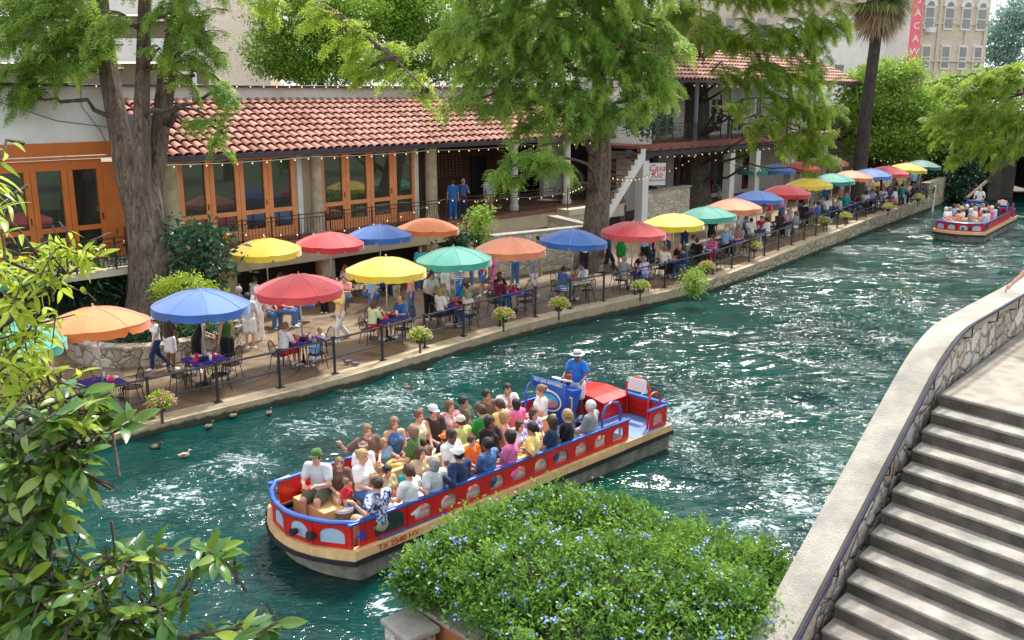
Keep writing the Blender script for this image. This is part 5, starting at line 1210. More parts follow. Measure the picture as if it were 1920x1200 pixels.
near = [(12, 640, 'teal', 'teal parasol cut off by the left edge behind yellow-green leaves'), (178, 605, 'orange', 'orange parasol nearest the camera beside the blue one'), (377, 570, 'blue', 'big blue parasol in front of the cypress trunk'),
        (561, 540, 'red', 'large red parasol over the table with the little blonde girl'), (724, 505, 'yellow', 'yellow parasol over the man in blue and woman in pale green'), (851, 485, 'teal', 'teal parasol between a yellow and a pale orange one'),
        (957, 466, 'salmon', 'pale orange parasol in front of the stone wall'), (1075, 450, 'blue', 'light blue parasol over the couple at the green table'), (1188, 434, 'red', 'red parasol at the foot of the middle tree trunk'),
        (1263, 418, 'yellow', 'yellow parasol behind the mint green bin'), (1325, 404, 'teal', 'teal parasol in front of the second tree trunk'), (1376, 388, 'salmon', 'pale orange parasol beside the woman in pink'),
        (1421, 372, 'blue', 'blue parasol behind the pale orange one right of the second trunk'), (1474, 361, 'red', 'red parasol above the man in the red shirt'), (1517, 346, 'yellow', 'yellow parasol half covered by hanging green twigs'),
        (1560, 338, 'teal', 'small teal parasol left of the palm trunk'), (1596, 332, 'salmon', 'pale orange parasol right at the palm trunk'), (1632, 328, 'blue', 'pale blue parasol just right of the palm trunk'),
        (1665, 323, 'red', 'rose red parasol second from the yellow end of the row'), (1700, 317, 'yellow', 'last yellow parasol before the dark green one'), (1728, 311, 'green', 'dark green parasol farthest along the terrace')]
back = [(40, 517, 'teal', 'dark teal parasol behind the leaves at the left edge'), (498, 468, 'yellow', 'yellow parasol below the deck railing, leftmost of the back row'), (619, 455, 'red', 'bright red parasol of the back row below the deck railing'), (712, 440, 'blue', 'deep blue parasol of the back row by the deck'), (803, 427, 'orange', 'strong orange parasol of the back row by the deck stairs'),
        (1410, 320, 'teal', 'teal parasol near the white columns'), (1455, 319, 'blue', 'blue parasol near the white columns'), (1502, 314, 'red', 'speckled red parasol under the hanging foliage'), (1558, 304, 'salmon', 'orange parasol farthest back beside the palm')]
for i, u in enumerate(near): umbrella(i, *u)
NEARU = list(UPOS)
for i, u in enumerate(back): umbrella(i + 1, *u)
BACKU = UPOS[len(NEARU):]
SHN = ['teal parasol at left edge', 'nearest orange parasol', 'big blue parasol by cypress', 'large nearest red parasol', 'nearest yellow parasol', 'front row central teal parasol', 'pale orange parasol by stone wall', 'light blue parasol by stone wall', 'red parasol by middle trunk', 'yellow parasol by mint bin', 'teal parasol before second trunk', 'pale orange parasol behind railing', 'blue parasol left of red shirt', 'red parasol above red shirt man', 'leaf speckled yellow parasol', 'small teal parasol before palm', 'pale orange parasol at palm', 'pale blue parasol past palm', 'rose red parasol past palm', 'last yellow parasol', 'dark green farthest parasol']
SHB = ['', 'yellow parasol by deck', 'bright red parasol by deck', 'deep blue parasol by deck', 'strong orange parasol by deck', 'teal parasol by white columns', 'blue parasol by white columns', 'speckled red parasol', 'orange parasol behind palm']
# table and chair kinds
def clothmat(name, base, seed, spots=True):
    m, t, p, o = nt(name); n = N(t); tc = n('ShaderNodeTexCoord').outputs['Object']; mp = n('ShaderNodeMapping', {'Vector': tc, 'Location': (seed, seed*.7, 0)}).outputs[0]
    v = n('ShaderNodeTexVoronoi', {'Vector': mp, 'Scale': 5.0}); k = n.ramp(v.outputs['Distance'], [(.20, (1, 1, 1)), (.26, (0, 0, 0))]); s = n('ShaderNodeSeparateColor', {0: v.outputs['Color']}).outputs[0]
    gx = n('ShaderNodeSeparateXYZ', {0: tc}); d = n.math('MAXIMUM', n.math('ABSOLUTE', gx.outputs[0]), n.math('ABSOLUTE', gx.outputs[1])); edge = n.ramp(d, [(.24, (0, 0, 0)), (.34, (1, 1, 1))])
    spot = n.ramp(s, [(0, (.80, .12, .02)), (.5, (.85, .40, .03)), (.8, (.62, .02, .05))], 'CONSTANT')
    col = n.mix(n.math('MULTIPLY', k, edge if spots else 0.0), n.ramp(n.noise(tc, 9, 3), [(.3, sh(base, .8)), (.7, sh(base, 1.15))]), spot); t.links.new(col, p.inputs['Base Color']); p.inputs['Roughness'].default_value = .8; return m
CLOTH = [clothmat('tablecloth_blue_%s' % 'abc'[i], (.035, .03, .30), i*3.1) for i in range(3)]; GREENTOP = plain('green_tabletop', (.40, .52, .33), .5, .06)
def table_mesh():
    b = MB().box((0, 0, .735), (.92, .92, .03)); c = MB()
    # cloth: thin sheet with short drooping hem
    nn = 14; V = []; F = []
    for i in range(nn + 1):
        for j in range(nn + 1):
            x = (i/nn - .5)*1.04; y = (j/nn - .5)*1.04; m_ = max(abs(x), abs(y)); z = .757 if m_ < .475 else .757 - (m_ - .475)*1.6 - .012*math.sin(x*22 + y*17)
            V.append((min(max(x, -.485), .485) if m_ > .475 else x, min(max(y, -.485), .485) if m_ > .475 else y, z))
    for i in range(nn):
        for j in range(nn): a = i*(nn+1) + j; F.append((a, a + nn+1, a + nn+2, a + 1))
    c.add(V, F); l = MB()
    leg = MB().tube([(.38, .38, .72), (.36, .36, .4), (.40, .40, 0)], .016, 6)
    return b.mesh('tabletop', [M['black_iron']]), c.mesh('cover', []), leg.mesh('leg', [M['black_iron']])
TT, TC, TL = table_mesh()
def table(x, y, rz, label, cov, group='tables under the parasols'):
    z = zw(x); o = thing('cafe_table', label, 'table', (x, y, z), rz, group); link('tabletop', TT, o)
    if cov is not None:
        q = link('table_cover', TC, o)
        if not len(TC.materials): TC.materials.append(cov)
        q.material_slots[0].link = 'OBJECT'; q.material_slots[0].material = cov
    for k in range(4): l = link('leg', TL, o); l.rotation_euler = (0, 0, k*math.pi/2)
    return o
def chair_proto():
    t = bpy.data.objects.new('iron_chair', None); I = M['black_iron']
    s = MB().tube([(.22*math.cos(a)*(1.0), .22*math.sin(a), .45) for a in [2*math.pi*k/14 for k in range(15)]], .012, 5, cap=False)
    for k in range(-3, 4): w = math.sqrt(max(0, .21**2 - (k*.06)**2)); s.bar((k*.06, -w, .452), (k*.06, w, .452), .02, .008); s.bar((-w, k*.06, .455), (w, k*.06, .455), .02, .006)
    seat = s.mesh('seat', [I]); b = MB(); arch = [(-.20, .19*math.cos(a), .45 + .46*math.sin(a)**.55) for a in [math.pi*k/12 for k in range(13)]]
    arch = [(-.18 - .10*(z - .45)/.46, y, z) for _, y, z in arch]; b.tube(arch, .013, 6)
    for y in (-.11, -.055, 0, .055, .11): top = .45 + .46*max(0.05, (1 - (y/.19)**2))**.27; b.tube([(-.18, y*.9, .45), (-.23, y*1.05, .68), (-.28, y, top)], .007, 4)
    b.tube([(-.215, -.18, .62), (-.215, .18, .62)], .007, 4); back = b.mesh('backrest', [I])
    lf = MB().tube([(.17, .15, .45), (.21, .18, .2), (.22, .19, 0)], .012, 5).mesh('leg', [I]); lr = MB().tube([(-.17, .15, .45), (-.20, .18, .2), (-.25, .19, 0)], .012, 5).mesh('leg', [I])
    arm = MB().tube([(-.22, .2, .66), (0, .25, .66), (.19, .24, .64), (.2, .2, .45)], .012, 5).mesh('armrest', [I])
    return seat, back, lf, lr, arm
CH = chair_proto(); CHN = [0]
def chair(x, y, face, label, group='wrought iron chairs on the terrace'):
    o = thing('iron_chair', label, 'chair', (x, y, zw(x)), face, group); link('seat', CH[0], o); link('backrest', CH[1], o)
    for m_ in (CH[2], CH[3], CH[4]):
        a = link(m_.name.split('.')[0], m_, o); b = link(m_.name.split('.')[0], m_, o); b.scale = (1, -1, 1)
    return o
CU = {'teal': 'teal', 'orange': 'orange', 'blue': 'blue', 'red': 'red', 'yellow': 'yellow', 'salmon': 'pale orange', 'green': 'dark green'}
def unamed(lab): return lab.split(' parasol')[0] + ' parasol'
sides = [(46, 'left side'), (136, 'river side'), (226, 'right side'), (316, 'deck side')]
TABS = []
for i, (x, y, z, c) in enumerate(NEARU):
    who = near[i][3]
    cov = GREENTOP if i == 7 else CLOTH[i % 3]
    table(x, y, R(46 if i < 12 else 52), ('pale green square table' if i == 7 else 'square table with blue patterned cover') + ' under ' + SHN[i], cov)
    for k, (fa, sd) in enumerate(sides):
        fr = fa + (6 if i > 11 else 0); d = .74 if k % 2 == 0 else .70
        chair(x - d*math.cos(R(fr)), y - d*math.sin(R(fr)), R(fr), 'black iron chair on %s of table under %s' % (sd, SHN[i]))
    TABS.append((x, y, z))
for i, (x, y, z, c) in enumerate(BACKU):
    if i == 0: continue
    who = back[i][3]; table(x, y, R(46), 'square table with blue patterned cover under ' + SHB[i], CLOTH[i % 3])
    for k, (fa, sd) in enumerate(sides[:3] if i < 5 else sides[:2]): chair(x - .72*math.cos(R(fa)), y - .72*math.sin(R(fa)), R(fa), 'black iron chair on %s of table under %s' % (sd, SHB[i]))
    TABS.append((x, y, z))
# things on the tables
PLm = MB().lathe([(0, .004), (.085, .004), (.13, .02), (.128, .026), (.08, .012), (0, .012)], (0, 0, 0), 16).mesh('plate', [M['white_paint']], True)
FDm = MB().ball((0, 0, .02), .06, 8, 4, (1, .8, .4)).mesh('food', [plain('food', (.62, .38, .08), .7, .5, 30, .4)], True)
CPm = MB().lathe([(0, 0), (.032, 0), (.04, .13), (.036, .13), (.03, .02), (0, .02)], (0, 0, 0), 10).mesh('cup', [plain('cup_red', (.65, .02, .03), .3, .05)], True)
GLm = MB().lathe([(0, 0), (.03, 0), (.04, .15), (.036, .15), (.028, .02), (0, .02)], (0, 0, 0), 10).mesh('glass', [plain('clear_glass', (.75, .78, .8), .1, .03)], True)
NPm = MB().add([(-.09, -.07, .004), (.10, -.05, .004), (.07, .09, .006), (-.08, .06, .005), (0, 0, .09), (.03, -.03, .06)], [(0, 1, 5), (1, 2, 5), (2, 3, 4), (3, 0, 4), (5, 2, 4), (0, 5, 4)]).mesh('napkin', [plain('napkin_red', (.75, .025, .10), .85, .06)])
BOm = MB().lathe([(0, 0), (.05, 0), (.10, .05), (.096, .055), (.045, .012), (0, .012)], (0, 0, 0), 14).mesh('bowl', [M['b_black']], True)
r5 = random.Random(9)
for i, (x, y, z) in enumerate(TABS[:14] + TABS[21:26]):
    who = SHN[i] if i < 14 else SHB[i - 13]
    n_ = 3 if i in (1,) else (9 if i < 9 else 6)
    kinds = [('red_napkin', NPm, 'napkin', 'crumpled red napkin'), ('plate', PLm, 'plate', 'white plate of food'), ('drinking_glass', GLm, 'glass', 'tall clear glass'), ('plate', PLm, 'plate', 'white plate of food'), ('red_cup', CPm, 'cup', 'red cup'), ('red_napkin', NPm, 'napkin', 'crumpled red napkin'), ('salsa_bowl', BOm, 'bowl', 'small dark bowl'), ('drinking_glass', GLm, 'glass', 'tall clear glass'), ('red_cup', CPm, 'cup', 'red cup')][:n_]
    for k, (nm, me, cat, lab) in enumerate(kinds):
        a = R(40*k + 17*i); rr = .30 if k % 2 else .22
        o = link(nm, me, None, (x + rr*math.cos(a), y + rr*math.sin(a), z + .762)); o.rotation_euler = (0, 0, a)
        th_ = (math.degrees(a) % 360); dn = ['right', 'far right', 'far', 'far left', 'left', 'near left', 'near', 'near right'][int(((th_ + 22.5) % 360)//45)]
        tag(o, '%s at %s of table under %s' % (lab, dn, who), cat, 'tableware on the terrace tables'); o.scale = (1.15,)*3
        if nm == 'plate': link('food', FDm, o, (0, 0, .012))
# ================================================================== diners and strollers
def tp(i, side, d=.62): x, y, z = TABS[i]; fa = sides[side][0] + (6 if 11 < i < 21 else 0); return (x - d*math.cos(R(fa)), y - d*math.sin(R(fa)), z), fa
def diner(i, side, key, label, shirt, pants, hair, skin='light', **k):
    loc, fa = tp(i, side); d = k.pop('turn', 0); person(label, key, loc, fa + d, shirt, pants, hair, skin, group='people dining on the terrace', **k)
L, RV, RT, DK = 0, 1, 2, 3
diner(3, 0, 'tablem', 'man in white shirt and red shorts eating under the large red parasol', 'white', 'red', ('short', 'darkblond'), legs='shorts')
diner(3, 1, 'lapm', 'small child in light blue shirt sitting by the railing', 'lightblue', 'white', ('short', 'blond'), scale=.66, legs='shorts')
diner(3, 2, 'lapf', 'little blonde girl in white dress at the right of the red parasol table', 'white', 'white', ('bob', 'blond'), scale=.74, legs='skirt')
diner(4, 0, 'tablef', 'woman in pale green top and red shorts under the yellow parasol', 'palegreen', 'red', ('bob', 'auburn'), legs='shorts')
diner(4, 2, 'tablem', 'balding man in bright blue polo under the yellow parasol', 'blue', 'khaki', ('bald', 'brown'), legs='shorts')
diner(4, 3, 'lapm', 'child at the back of the table under the near yellow parasol', 'tan', 'khaki', ('short', 'auburn'), scale=.75)
diner(5, 0, 'lapf', 'blonde woman in white top and blue skirt under the teal parasol', 'white', 'navy', ('bob', 'blond'), legs='skirt')
diner(5, 3, 'eatf', 'blonde girl in grey top behind the teal parasol pole', 'grey', 'navy', ('long', 'blond'))
diner(5, 2, 'tablef', 'brown-haired girl in turquoise top leaning on the table', 'teal', 'denim', ('short', 'brown'))
diner(5, 1, 'restf', 'blonde in pale top on the river side of the teal parasol table', 'beige', 'denim', ('pony', 'blond'), scale=.9)
diner(6, 0, 'tablem', 'man in maroon T-shirt under the pale orange parasol', 'maroon', 'denim', ('short', 'brown'))
diner(6, 3, 'eatm', 'man in black T-shirt behind the orange covered table', 'black', 'denim', ('short', 'brown'))
diner(7, 0, 'tablef', 'woman in blue print shirt at the pale green table', 'plaid', 'bluestripes', ('short', 'brown'), skin='tan', legs='skirt')
diner(7, 2, 'eatm', 'man in white shirt at the pale green table', 'white', 'khaki', ('short', 'black'), skin='tan')
diner(8, 0, 'tablem', 'man in grey shirt and tan trousers below the red parasol', 'grey', 'tan', ('short', 'grey'), sleeves='long')
diner(8, 2, 'tablef', 'dark-haired woman in black top below the red parasol', 'black', 'black', ('long', 'black'))
diner(9, 0, 'tablem', 'man in white shirt bending over the table before the bin', 'white', 'black', ('short', 'darkblond'))
diner(9, 2, 'tablew', 'heavy man in black shirt in front of the mint bin', 'black', 'white', ('bald', 'brown'))
diner(10, 0, 'restm', 'man in black T-shirt right of the mint bin', 'black', 'black', ('short', 'brown'))
diner(10, 3, 'lapf', 'woman in pale grey shirt with blue jeans right of the bin', 'lightgrey', 'denim', ('short', 'brown'))
diner(10, 2, 'tablef', 'woman with long ginger hair and bright pink jacket', 'pink', 'red', ('long', 'auburn'), sleeves='long')
diner(11, 0, 'tablem', 'man in light blue shirt seen from behind by the railing', 'lightblue', 'black', ('short', 'white'))
diner(12, 2, 'tablem', 'man in bright red shirt leaning over the table', 'red', 'denim', ('short', 'black'), turn=20)
diner(13, 2, 'tablem', 'man in white shirt with red face under the second red parasol', 'white', 'khaki', ('short', 'grey'))
diner(13, 0, 'lapf', 'woman in dark top under the second red parasol', 'darkbrown', 'black', ('bob', 'brown'))
diner(14, 2, 'lapf', 'woman in striped top under the speckled yellow parasol', 'stripes', 'denim', ('bob', 'blond'))
diner(14, 0, 'tablem', 'man in black under the speckled yellow parasol', 'black', 'black', ('short', 'brown'))
diner(15, 1, 'tablem', 'man in striped shirt by the railing before the palm', 'stripes', 'navy', ('short', 'brown'))
diner(16, 1, 'eatf', 'woman in dark clothes and jeans at the railing before the palm', 'black', 'denim', ('long', 'brown'))
diner(16, 3, 'lapf', 'woman in pale top at the palm trunk', 'beige', 'khaki', ('bob', 'blond'))
diner(17, 0, 'tablef', 'woman in white just past the palm trunk', 'white', 'black', ('bob', 'brown'))
diner(17, 2, 'lapm', 'man in grey under the pale blue parasol', 'lightgrey', 'black', ('short', 'brown'))
diner(18, 1, 'tablef', 'woman in pink trousers reading a menu at the rose red parasol', 'white', 'salmon', ('bob', 'brown'))
diner(18, 0, 'lapm', 'man in white reading a large menu at the rose red parasol', 'white', 'white', ('short', 'grey'))
diner(19, 1, 'tablem', 'man in navy under the last yellow parasol', 'navy', 'navy', ('short', 'darkblond'))
diner(19, 2, 'lapf', 'woman in white under the last yellow parasol', 'white', 'white', ('long', 'blond'))
used = {(3, 0), (3, 1), (3, 2), (4, 0), (4, 2), (4, 3), (5, 0), (5, 1), (5, 2), (5, 3), (6, 0), (6, 3), (7, 0), (7, 2), (8, 0), (8, 2), (9, 0), (9, 2), (10, 0), (10, 2), (10, 3), (11, 0), (12, 2), (13, 0), (13, 2), (14, 0), (14, 2), (15, 1), (16, 1), (16, 3), (17, 0), (17, 2), (18, 0), (18, 1), (19, 1), (19, 2)}
r7 = random.Random(31); CN = dict(lightgrey='pale grey', lightblue='light blue', palegreen='pale green', darkgreen='dark green', darkbrown='dark brown')
for i in list(range(8, 20)) + list(range(21, 25)):
    for sd in range(4 if i < 21 else 3):
        if (i, sd) in used or r7.random() > (.62 if i < 21 else .8): continue
        g = r7.choice('mf'); col = r7.choice(['white', 'white', 'navy', 'salmon', 'lightblue', 'grey', 'black', 'teal', 'tan', 'red', 'yellow', 'plaid', 'lilac', 'olive']); hr = r7.choice(['brown', 'black', 'darkblond', 'grey', 'auburn'])
        un = SHN[i] if i < 21 else SHB[i - 20]
        diner(i, sd, r7.choice(['table', 'lap', 'eat']) + g, '%s in %s on %s of table under %s' % ('man' if g == 'm' else 'woman', CN.get(col, col), sides[sd][1], un), col, r7.choice(['denim', 'khaki', 'black', 'white']), (r7.choice(['bob', 'long', 'pony']) if g == 'f' else 'short', hr), r7.choice(['light', 'light', 'tan']))
def walker(px, py, key, face, label, shirt, pants, hair, skin='light', **k):
    "feet seen at pixel (px,py)"
    z = .4
    for _ in range(3): p = at(px, py, z); z = zw(p.x)
    z += k.pop('dz', 0); person(label, key, (p.x, p.y, z), face, shirt, pants, hair, skin, group='people on the terrace walk', **k)
walker(96, 694, 'standf', 60, 'woman in blue skirt with red stripe behind the orange parasol', 'white', 'blue', ('long', 'brown'), legs='skirt')
walker(298, 692, 'walkf', 215, 'girl in white cap, white top and dark jeans walking by the planter', 'white', 'navy', ('short', 'brown'), scale=.88, hat=('cap', 'white'))
walker(322, 694, 'standm', 60, 'man in dark brown top and white shorts beside the planter', 'darkbrown', 'white', ('short', 'black'), skin='brown', legs='shorts')
walker(372, 700, 'leanf', 20, 'woman in black dress leaning over the table under the blue parasol', 'black', 'black', ('long', 'brown'), legs='skirt', sleeves='tank')
walker(430, 697, 'standf', 150, 'woman in green print top and black skirt at the blue parasol', 'darkgreen', 'black', ('bob', 'brown'), legs='skirt', sleeves='tank')
walker(486, 642, 'standf', 120, 'person in white with teal neck scarf holding an arm up', 'white', 'white', ('bob', 'grey'))
person('seated man in blue jeans behind the large red parasol', 'lapm', at(530, 612, .38) , 0, 'red', 'denim', ('short', 'brown'), group='people dining on the terrace')
person('seated person in jeans right of the large red parasol pole', 'lapm', at(585, 600, .38) , 190, 'blue', 'denim', ('short', 'brown'), group='people dining on the terrace')
person('woman in peach blouse and jeans sitting sideways with crossed feet', 'eatf', at(652, 585, .38) , 250, 'salmon', 'denim', ('short', 'auburn'), group='people dining on the terrace')
person('woman in black floral top behind the near yellow parasol', 'tablef', at(688, 578, .40) , 330, 'blackfloral', 'denim', ('bob', 'black'), group='people dining on the terrace')
walker(772, 597, 'standf', 200, 'woman in peach top and jeans standing right of the yellow parasol', 'salmon', 'denim', ('long', 'brown'))
walker(805, 600, 'leanm', 300, 'waiter in white shirt and black trousers bending to the table', 'white', 'black', ('short', 'brown'))
walker(836, 560, 'standm', 250, 'man in white sports shirt behind the teal parasol', 'white', 'white', ('short', 'brown'))
walker(862, 575, 'walkf', 230, 'woman in blue patterned dress behind the teal parasol', 'bluestripes', 'blue', ('long', 'brown'), legs='skirt')
walker(905, 555, 'walkf', 230, 'woman in red top and denim shorts walking', 'red', 'denim', ('bob', 'blond'), legs='shorts')
walker(926, 548, 'walkf', 220, 'girl in pink top behind the pale orange parasol', 'pink', 'pink', ('pony', 'auburn'), scale=.85)
walker(965, 535, 'standm', 100, 'man in blue shirt and jeans in front of the stone wall', 'lightblue', 'denim', ('short', 'brown'))
walker(1164, 500, 'standf', 250, 'woman in bright green dress under the red parasol', 'green', 'green', ('bob', 'brown'), legs='skirt')
walker(1208, 503, 'standm', 60, 'man in light blue shirt with dark rucksack under the red parasol', 'lightblue', 'black', ('short', 'brown'))
walker(1222, 498, 'standf', 210, 'woman in navy beside the man in light blue', 'navy', 'navy', ('bob', 'brown'))
walker(1282, 470, 'standf', 60, 'dark-haired woman in black left of the yellow parasol pole', 'black', 'navy', ('long', 'black'))
walker(1332, 470, 'standm', 90, 'man in black shirt behind the teal parasol poles', 'black', 'black', ('short', 'brown'), legs='shorts')
walker(1348, 377, 'leanf', 190, 'child in turquoise shirt climbing by the second trunk', 'teal', 'white', ('short', 'black'), scale=.75)
walker(1328, 380, 'standm', 250, 'man in black beside the second trunk', 'black', 'black', ('short', 'black'))
walker(1545, 400, 'standm', 250, 'man in blue shirt behind the teal parasol near the palm', 'blue', 'khaki', ('short', 'brown'))
walker(1627, 385, 'standf', 250, 'woman in white T-shirt and blue shorts right of the palm', 'white', 'denim', ('bob', 'blond'), legs='shorts')
walker(1640, 380, 'standf', 240, 'woman in yellow top right of the palm', 'yellow', 'khaki', ('long', 'brown'), scale=.9)
walker(1660, 378, 'standm', 250, 'man in white shirt beyond the palm', 'white', 'black', ('short', 'grey'))
walker(1745, 352, 'walkm', 60, 'man in white walking past the dark green parasol', 'white', 'black', ('short', 'brown'))
walker(1735, 352, 'standm', 60, 'dark dressed man at the dark green parasol', 'darkbrown', 'black', ('short', 'black'))
walker(1167, 424, 'standm', 240, 'child in orange top and striped apron by the menu board', 'orange', 'bluestripes', ('short', 'brown'), scale=.8)
r6 = random.Random(3)
more = [(455, 640, 'standm', 'navy', 'man in navy at the blue parasol back edge', 'short'), (505, 615, 'lapm', 'white', 'seated man in white left of the large red parasol', 'short'), (620, 585, 'lapf', 'lightblue', 'seated woman in light blue below the bright red parasol', 'long'), (640, 640, 'walkf', 'yellow', 'woman in yellow walking between the red and yellow parasols', 'bob'), (715, 560, 'lapf', 'white', 'seated woman in white beneath the deep blue parasol', 'bob'), (740, 548, 'tablem', 'olive', 'seated man in olive below the deep blue parasol', 'short'), (790, 545, 'standf', 'teal', 'woman in teal below the strong orange parasol', 'long'), (820, 540, 'lapm', 'plaid', 'seated man in blue plaid below the strong orange parasol', 'short'), (885, 535, 'standm', 'tan', 'man in tan beside the stone pier', 'short'), (1000, 560, 'walkm', 'grey', 'man in grey walking past the pale orange parasol', 'short'), (1095, 515, 'standf', 'white', 'woman in white behind the light blue parasol', 'bob'), (1140, 510, 'walkm', 'navy', 'man in navy walking by the middle trunk', 'short'), (1250, 490, 'standf', 'salmon', 'woman in peach near the yellow parasol by the bin', 'long'), (1390, 450, 'standm', 'white', 'man in white on the walk before the second trunk', 'short'), (1440, 430, 'walkf', 'red', 'woman in red on the walk behind the blue parasol', 'bob')]
extra = [(470, 655, 'standf', 'lightgrey', 'woman in grey top beyond the person in white', 'bob'), (700, 600, 'walkm', 'lightblue', 'man in light blue striding past the near yellow parasol', 'short'), (745, 585, 'standm', 'navy', 'man in navy behind the yellow parasol pole', 'short'), (1010, 520, 'standm', 'darkbrown', 'man in dark brown by the stone wall', 'short'), (1375, 440, 'walkf', 'white', 'woman in white on the walk behind the pale orange parasol', 'pony'), (1465, 420, 'walkf', 'pink', 'woman in pink jeans walk near the blue parasol', 'bob'), (1500, 412, 'standm', 'black', 'man in black behind the red parasol on the walk', 'short'), (1520, 408, 'standm', 'grey', 'man in grey behind the speckled yellow parasol', 'short'), (1575, 392, 'standf', 'lilac', 'woman in lilac before the palm', 'long'), (1685, 372, 'standf', 'cream', 'woman in cream near the rose red parasol', 'bob'), (1710, 365, 'standm', 'lightblue', 'man in light blue near the last yellow parasol', 'short')]
for px, py, key, col, lab, hr in extra + more: walker(px, py, key, r6.uniform(0, 360), lab, col, r6.choice(['denim', 'khaki', 'black', 'navy', 'white']), (hr, r6.choice(['brown', 'black', 'darkblond', 'grey'])), r6.choice(['light', 'light', 'tan']), legs=r6.choice(['long', 'shorts']))
# people on the porch deck
for s, o_, key, fc, lab, sh_c, pn, hr in ((12.6, 1.0, 'standf', 100, 'woman in blue dress on the porch deck by the column', 'blue', 'blue', ('short', 'brown')), (13.3, .9, 'carrym', 60, 'grey-haired man in denim blue shirt on the porch deck', 'denim', 'navy', ('short', 'grey')), (14.9, 1.0, 'standm', 280, 'man in blue striped polo and tan shorts on the porch deck', 'bluestripes', 'khaki', ('short', 'brown'))):
    person(lab, key, bf(s, o_, FL), fc, sh_c, pn, hr, 'light', legs='shorts' if 'shorts' in lab else 'long', group='people on the porch deck')
q = G2 + u2*3.6 + Vector((math.sin(U2), -math.cos(U2), 0))*-1.2
person('waiter in white shirt in the gallery behind the coursed stone wall', 'carrym', (q.x, q.y, 1.6), 200, 'white', 'black', ('short', 'black'), 'brown')
# lone walker cut by the right edge on the landing
lp_ = at(1946, 655, LZ)
person('walker in black sandals at the right edge touching the parapet', 'reachf', (lp_.x, lp_.y, LZ), 228, 'white', 'lightblue', ('long', 'brown'), 'light', shoes='black', legs='shorts', h=.018)
# ================================================================== terrace railing, flowers, bin, signs, lights
def edge_at(px, py, z=.45, off=.42):
    return at(px, py, z)
RP = [(230, 768), (346, 735), (425, 700 + 12), (530, 705), (629, 683), (697, 666), (770, 650), (840, 638), (905, 622), (962, 610), (1025, 597), (1082, 584), (1135, 573), (1182, 562), (1238, 545), (1290, 532)]
RAIL = offset_pts(EDGED, .40); rb = MB(); TR = thing('terrace_railing', 'black two bar iron railing with square posts along the water edge', 'railing', (0, 0, 0)); M_ = M['rail_paint']
pts = []
acc = 0; last = None; L0 = 0
rl = [p for p in RAIL if p.x > -16 and p.x < 27.6]
postm = MB().bar((0, 0, 0), (0, 0, 1.02), .052).box((0, 0, .012), (.20, .16, .024)).box((0, 0, 1.035), (.10, .10, .03)).mesh('post', [M_])
dist = 0; nxt = 0; np_ = 0
for a, b in zip(rl, rl[1:]):
    d = (b - a); L_ = d.length
    rb.tube([(a.x, a.y, zw(a.x) + .98), (b.x, b.y, zw(b.x) + .98)], .03, 6); rb.tube([(a.x, a.y, zw(a.x) + .46), (b.x, b.y, zw(b.x) + .46)], .025, 6)
    while nxt <= dist + L_:
        q = a + d*((nxt - dist)/L_); o = link('post', postm, TR, (q.x, q.y, zw(q.x))); o.rotation_euler = (0, 0, math.atan2(d.y, d.x)); nxt += 1.72; np_ += 1; pts.append(q)
    dist += L_
rb.build('rails', M_, TR, smooth=True)
# flower baskets hung on the railing
def leaves_np(n, centers, size, rnd, w=.4, droop=0.0, outward=None):
    "random small leaf quads (rhombi) around given centres (n,3)"
    c = centers; d = rnd.normal(size=(n, 3)); 
    if outward is not None: d += outward*1.2
    d[:, 2] -= droop; d /= np.linalg.norm(d, axis=1)[:, None]
    s = np.cross(d, rnd.normal(size=(n, 3))); s /= np.linalg.norm(s, axis=1)[:, None] + 1e-9
    L = size*rnd.uniform(.6, 1.3, n)[:, None]
    V = np.stack([c, c + d*L*.5 + s*L*w*.5, c + d*L, c + d*L*.5 - s*L*w*.5], 1).reshape(-1, 3); F = np.arange(n*4).reshape(n, 4); return V, F
M['leaf_lime'] = leafmat('lime_leaf', (.10, .19, .015), (.30, .42, .03), (.50, .58, .08)); M['petal_pink'] = plain('petal_pink', (.80, .15, .45), .6, .1); M['petal_mix'] = plain('petal_lilac', (.78, .42, .55), .6, .1)
FB = [(301, 752), (787, 628), (944, 590), (1048, 570), (1201, 537), (1325, 500), (1404, 455) if False else (1415, 462), (1546, 415), (1586, 405), (1666, 388), (1722, 370)]
rf = np.random.default_rng(4)
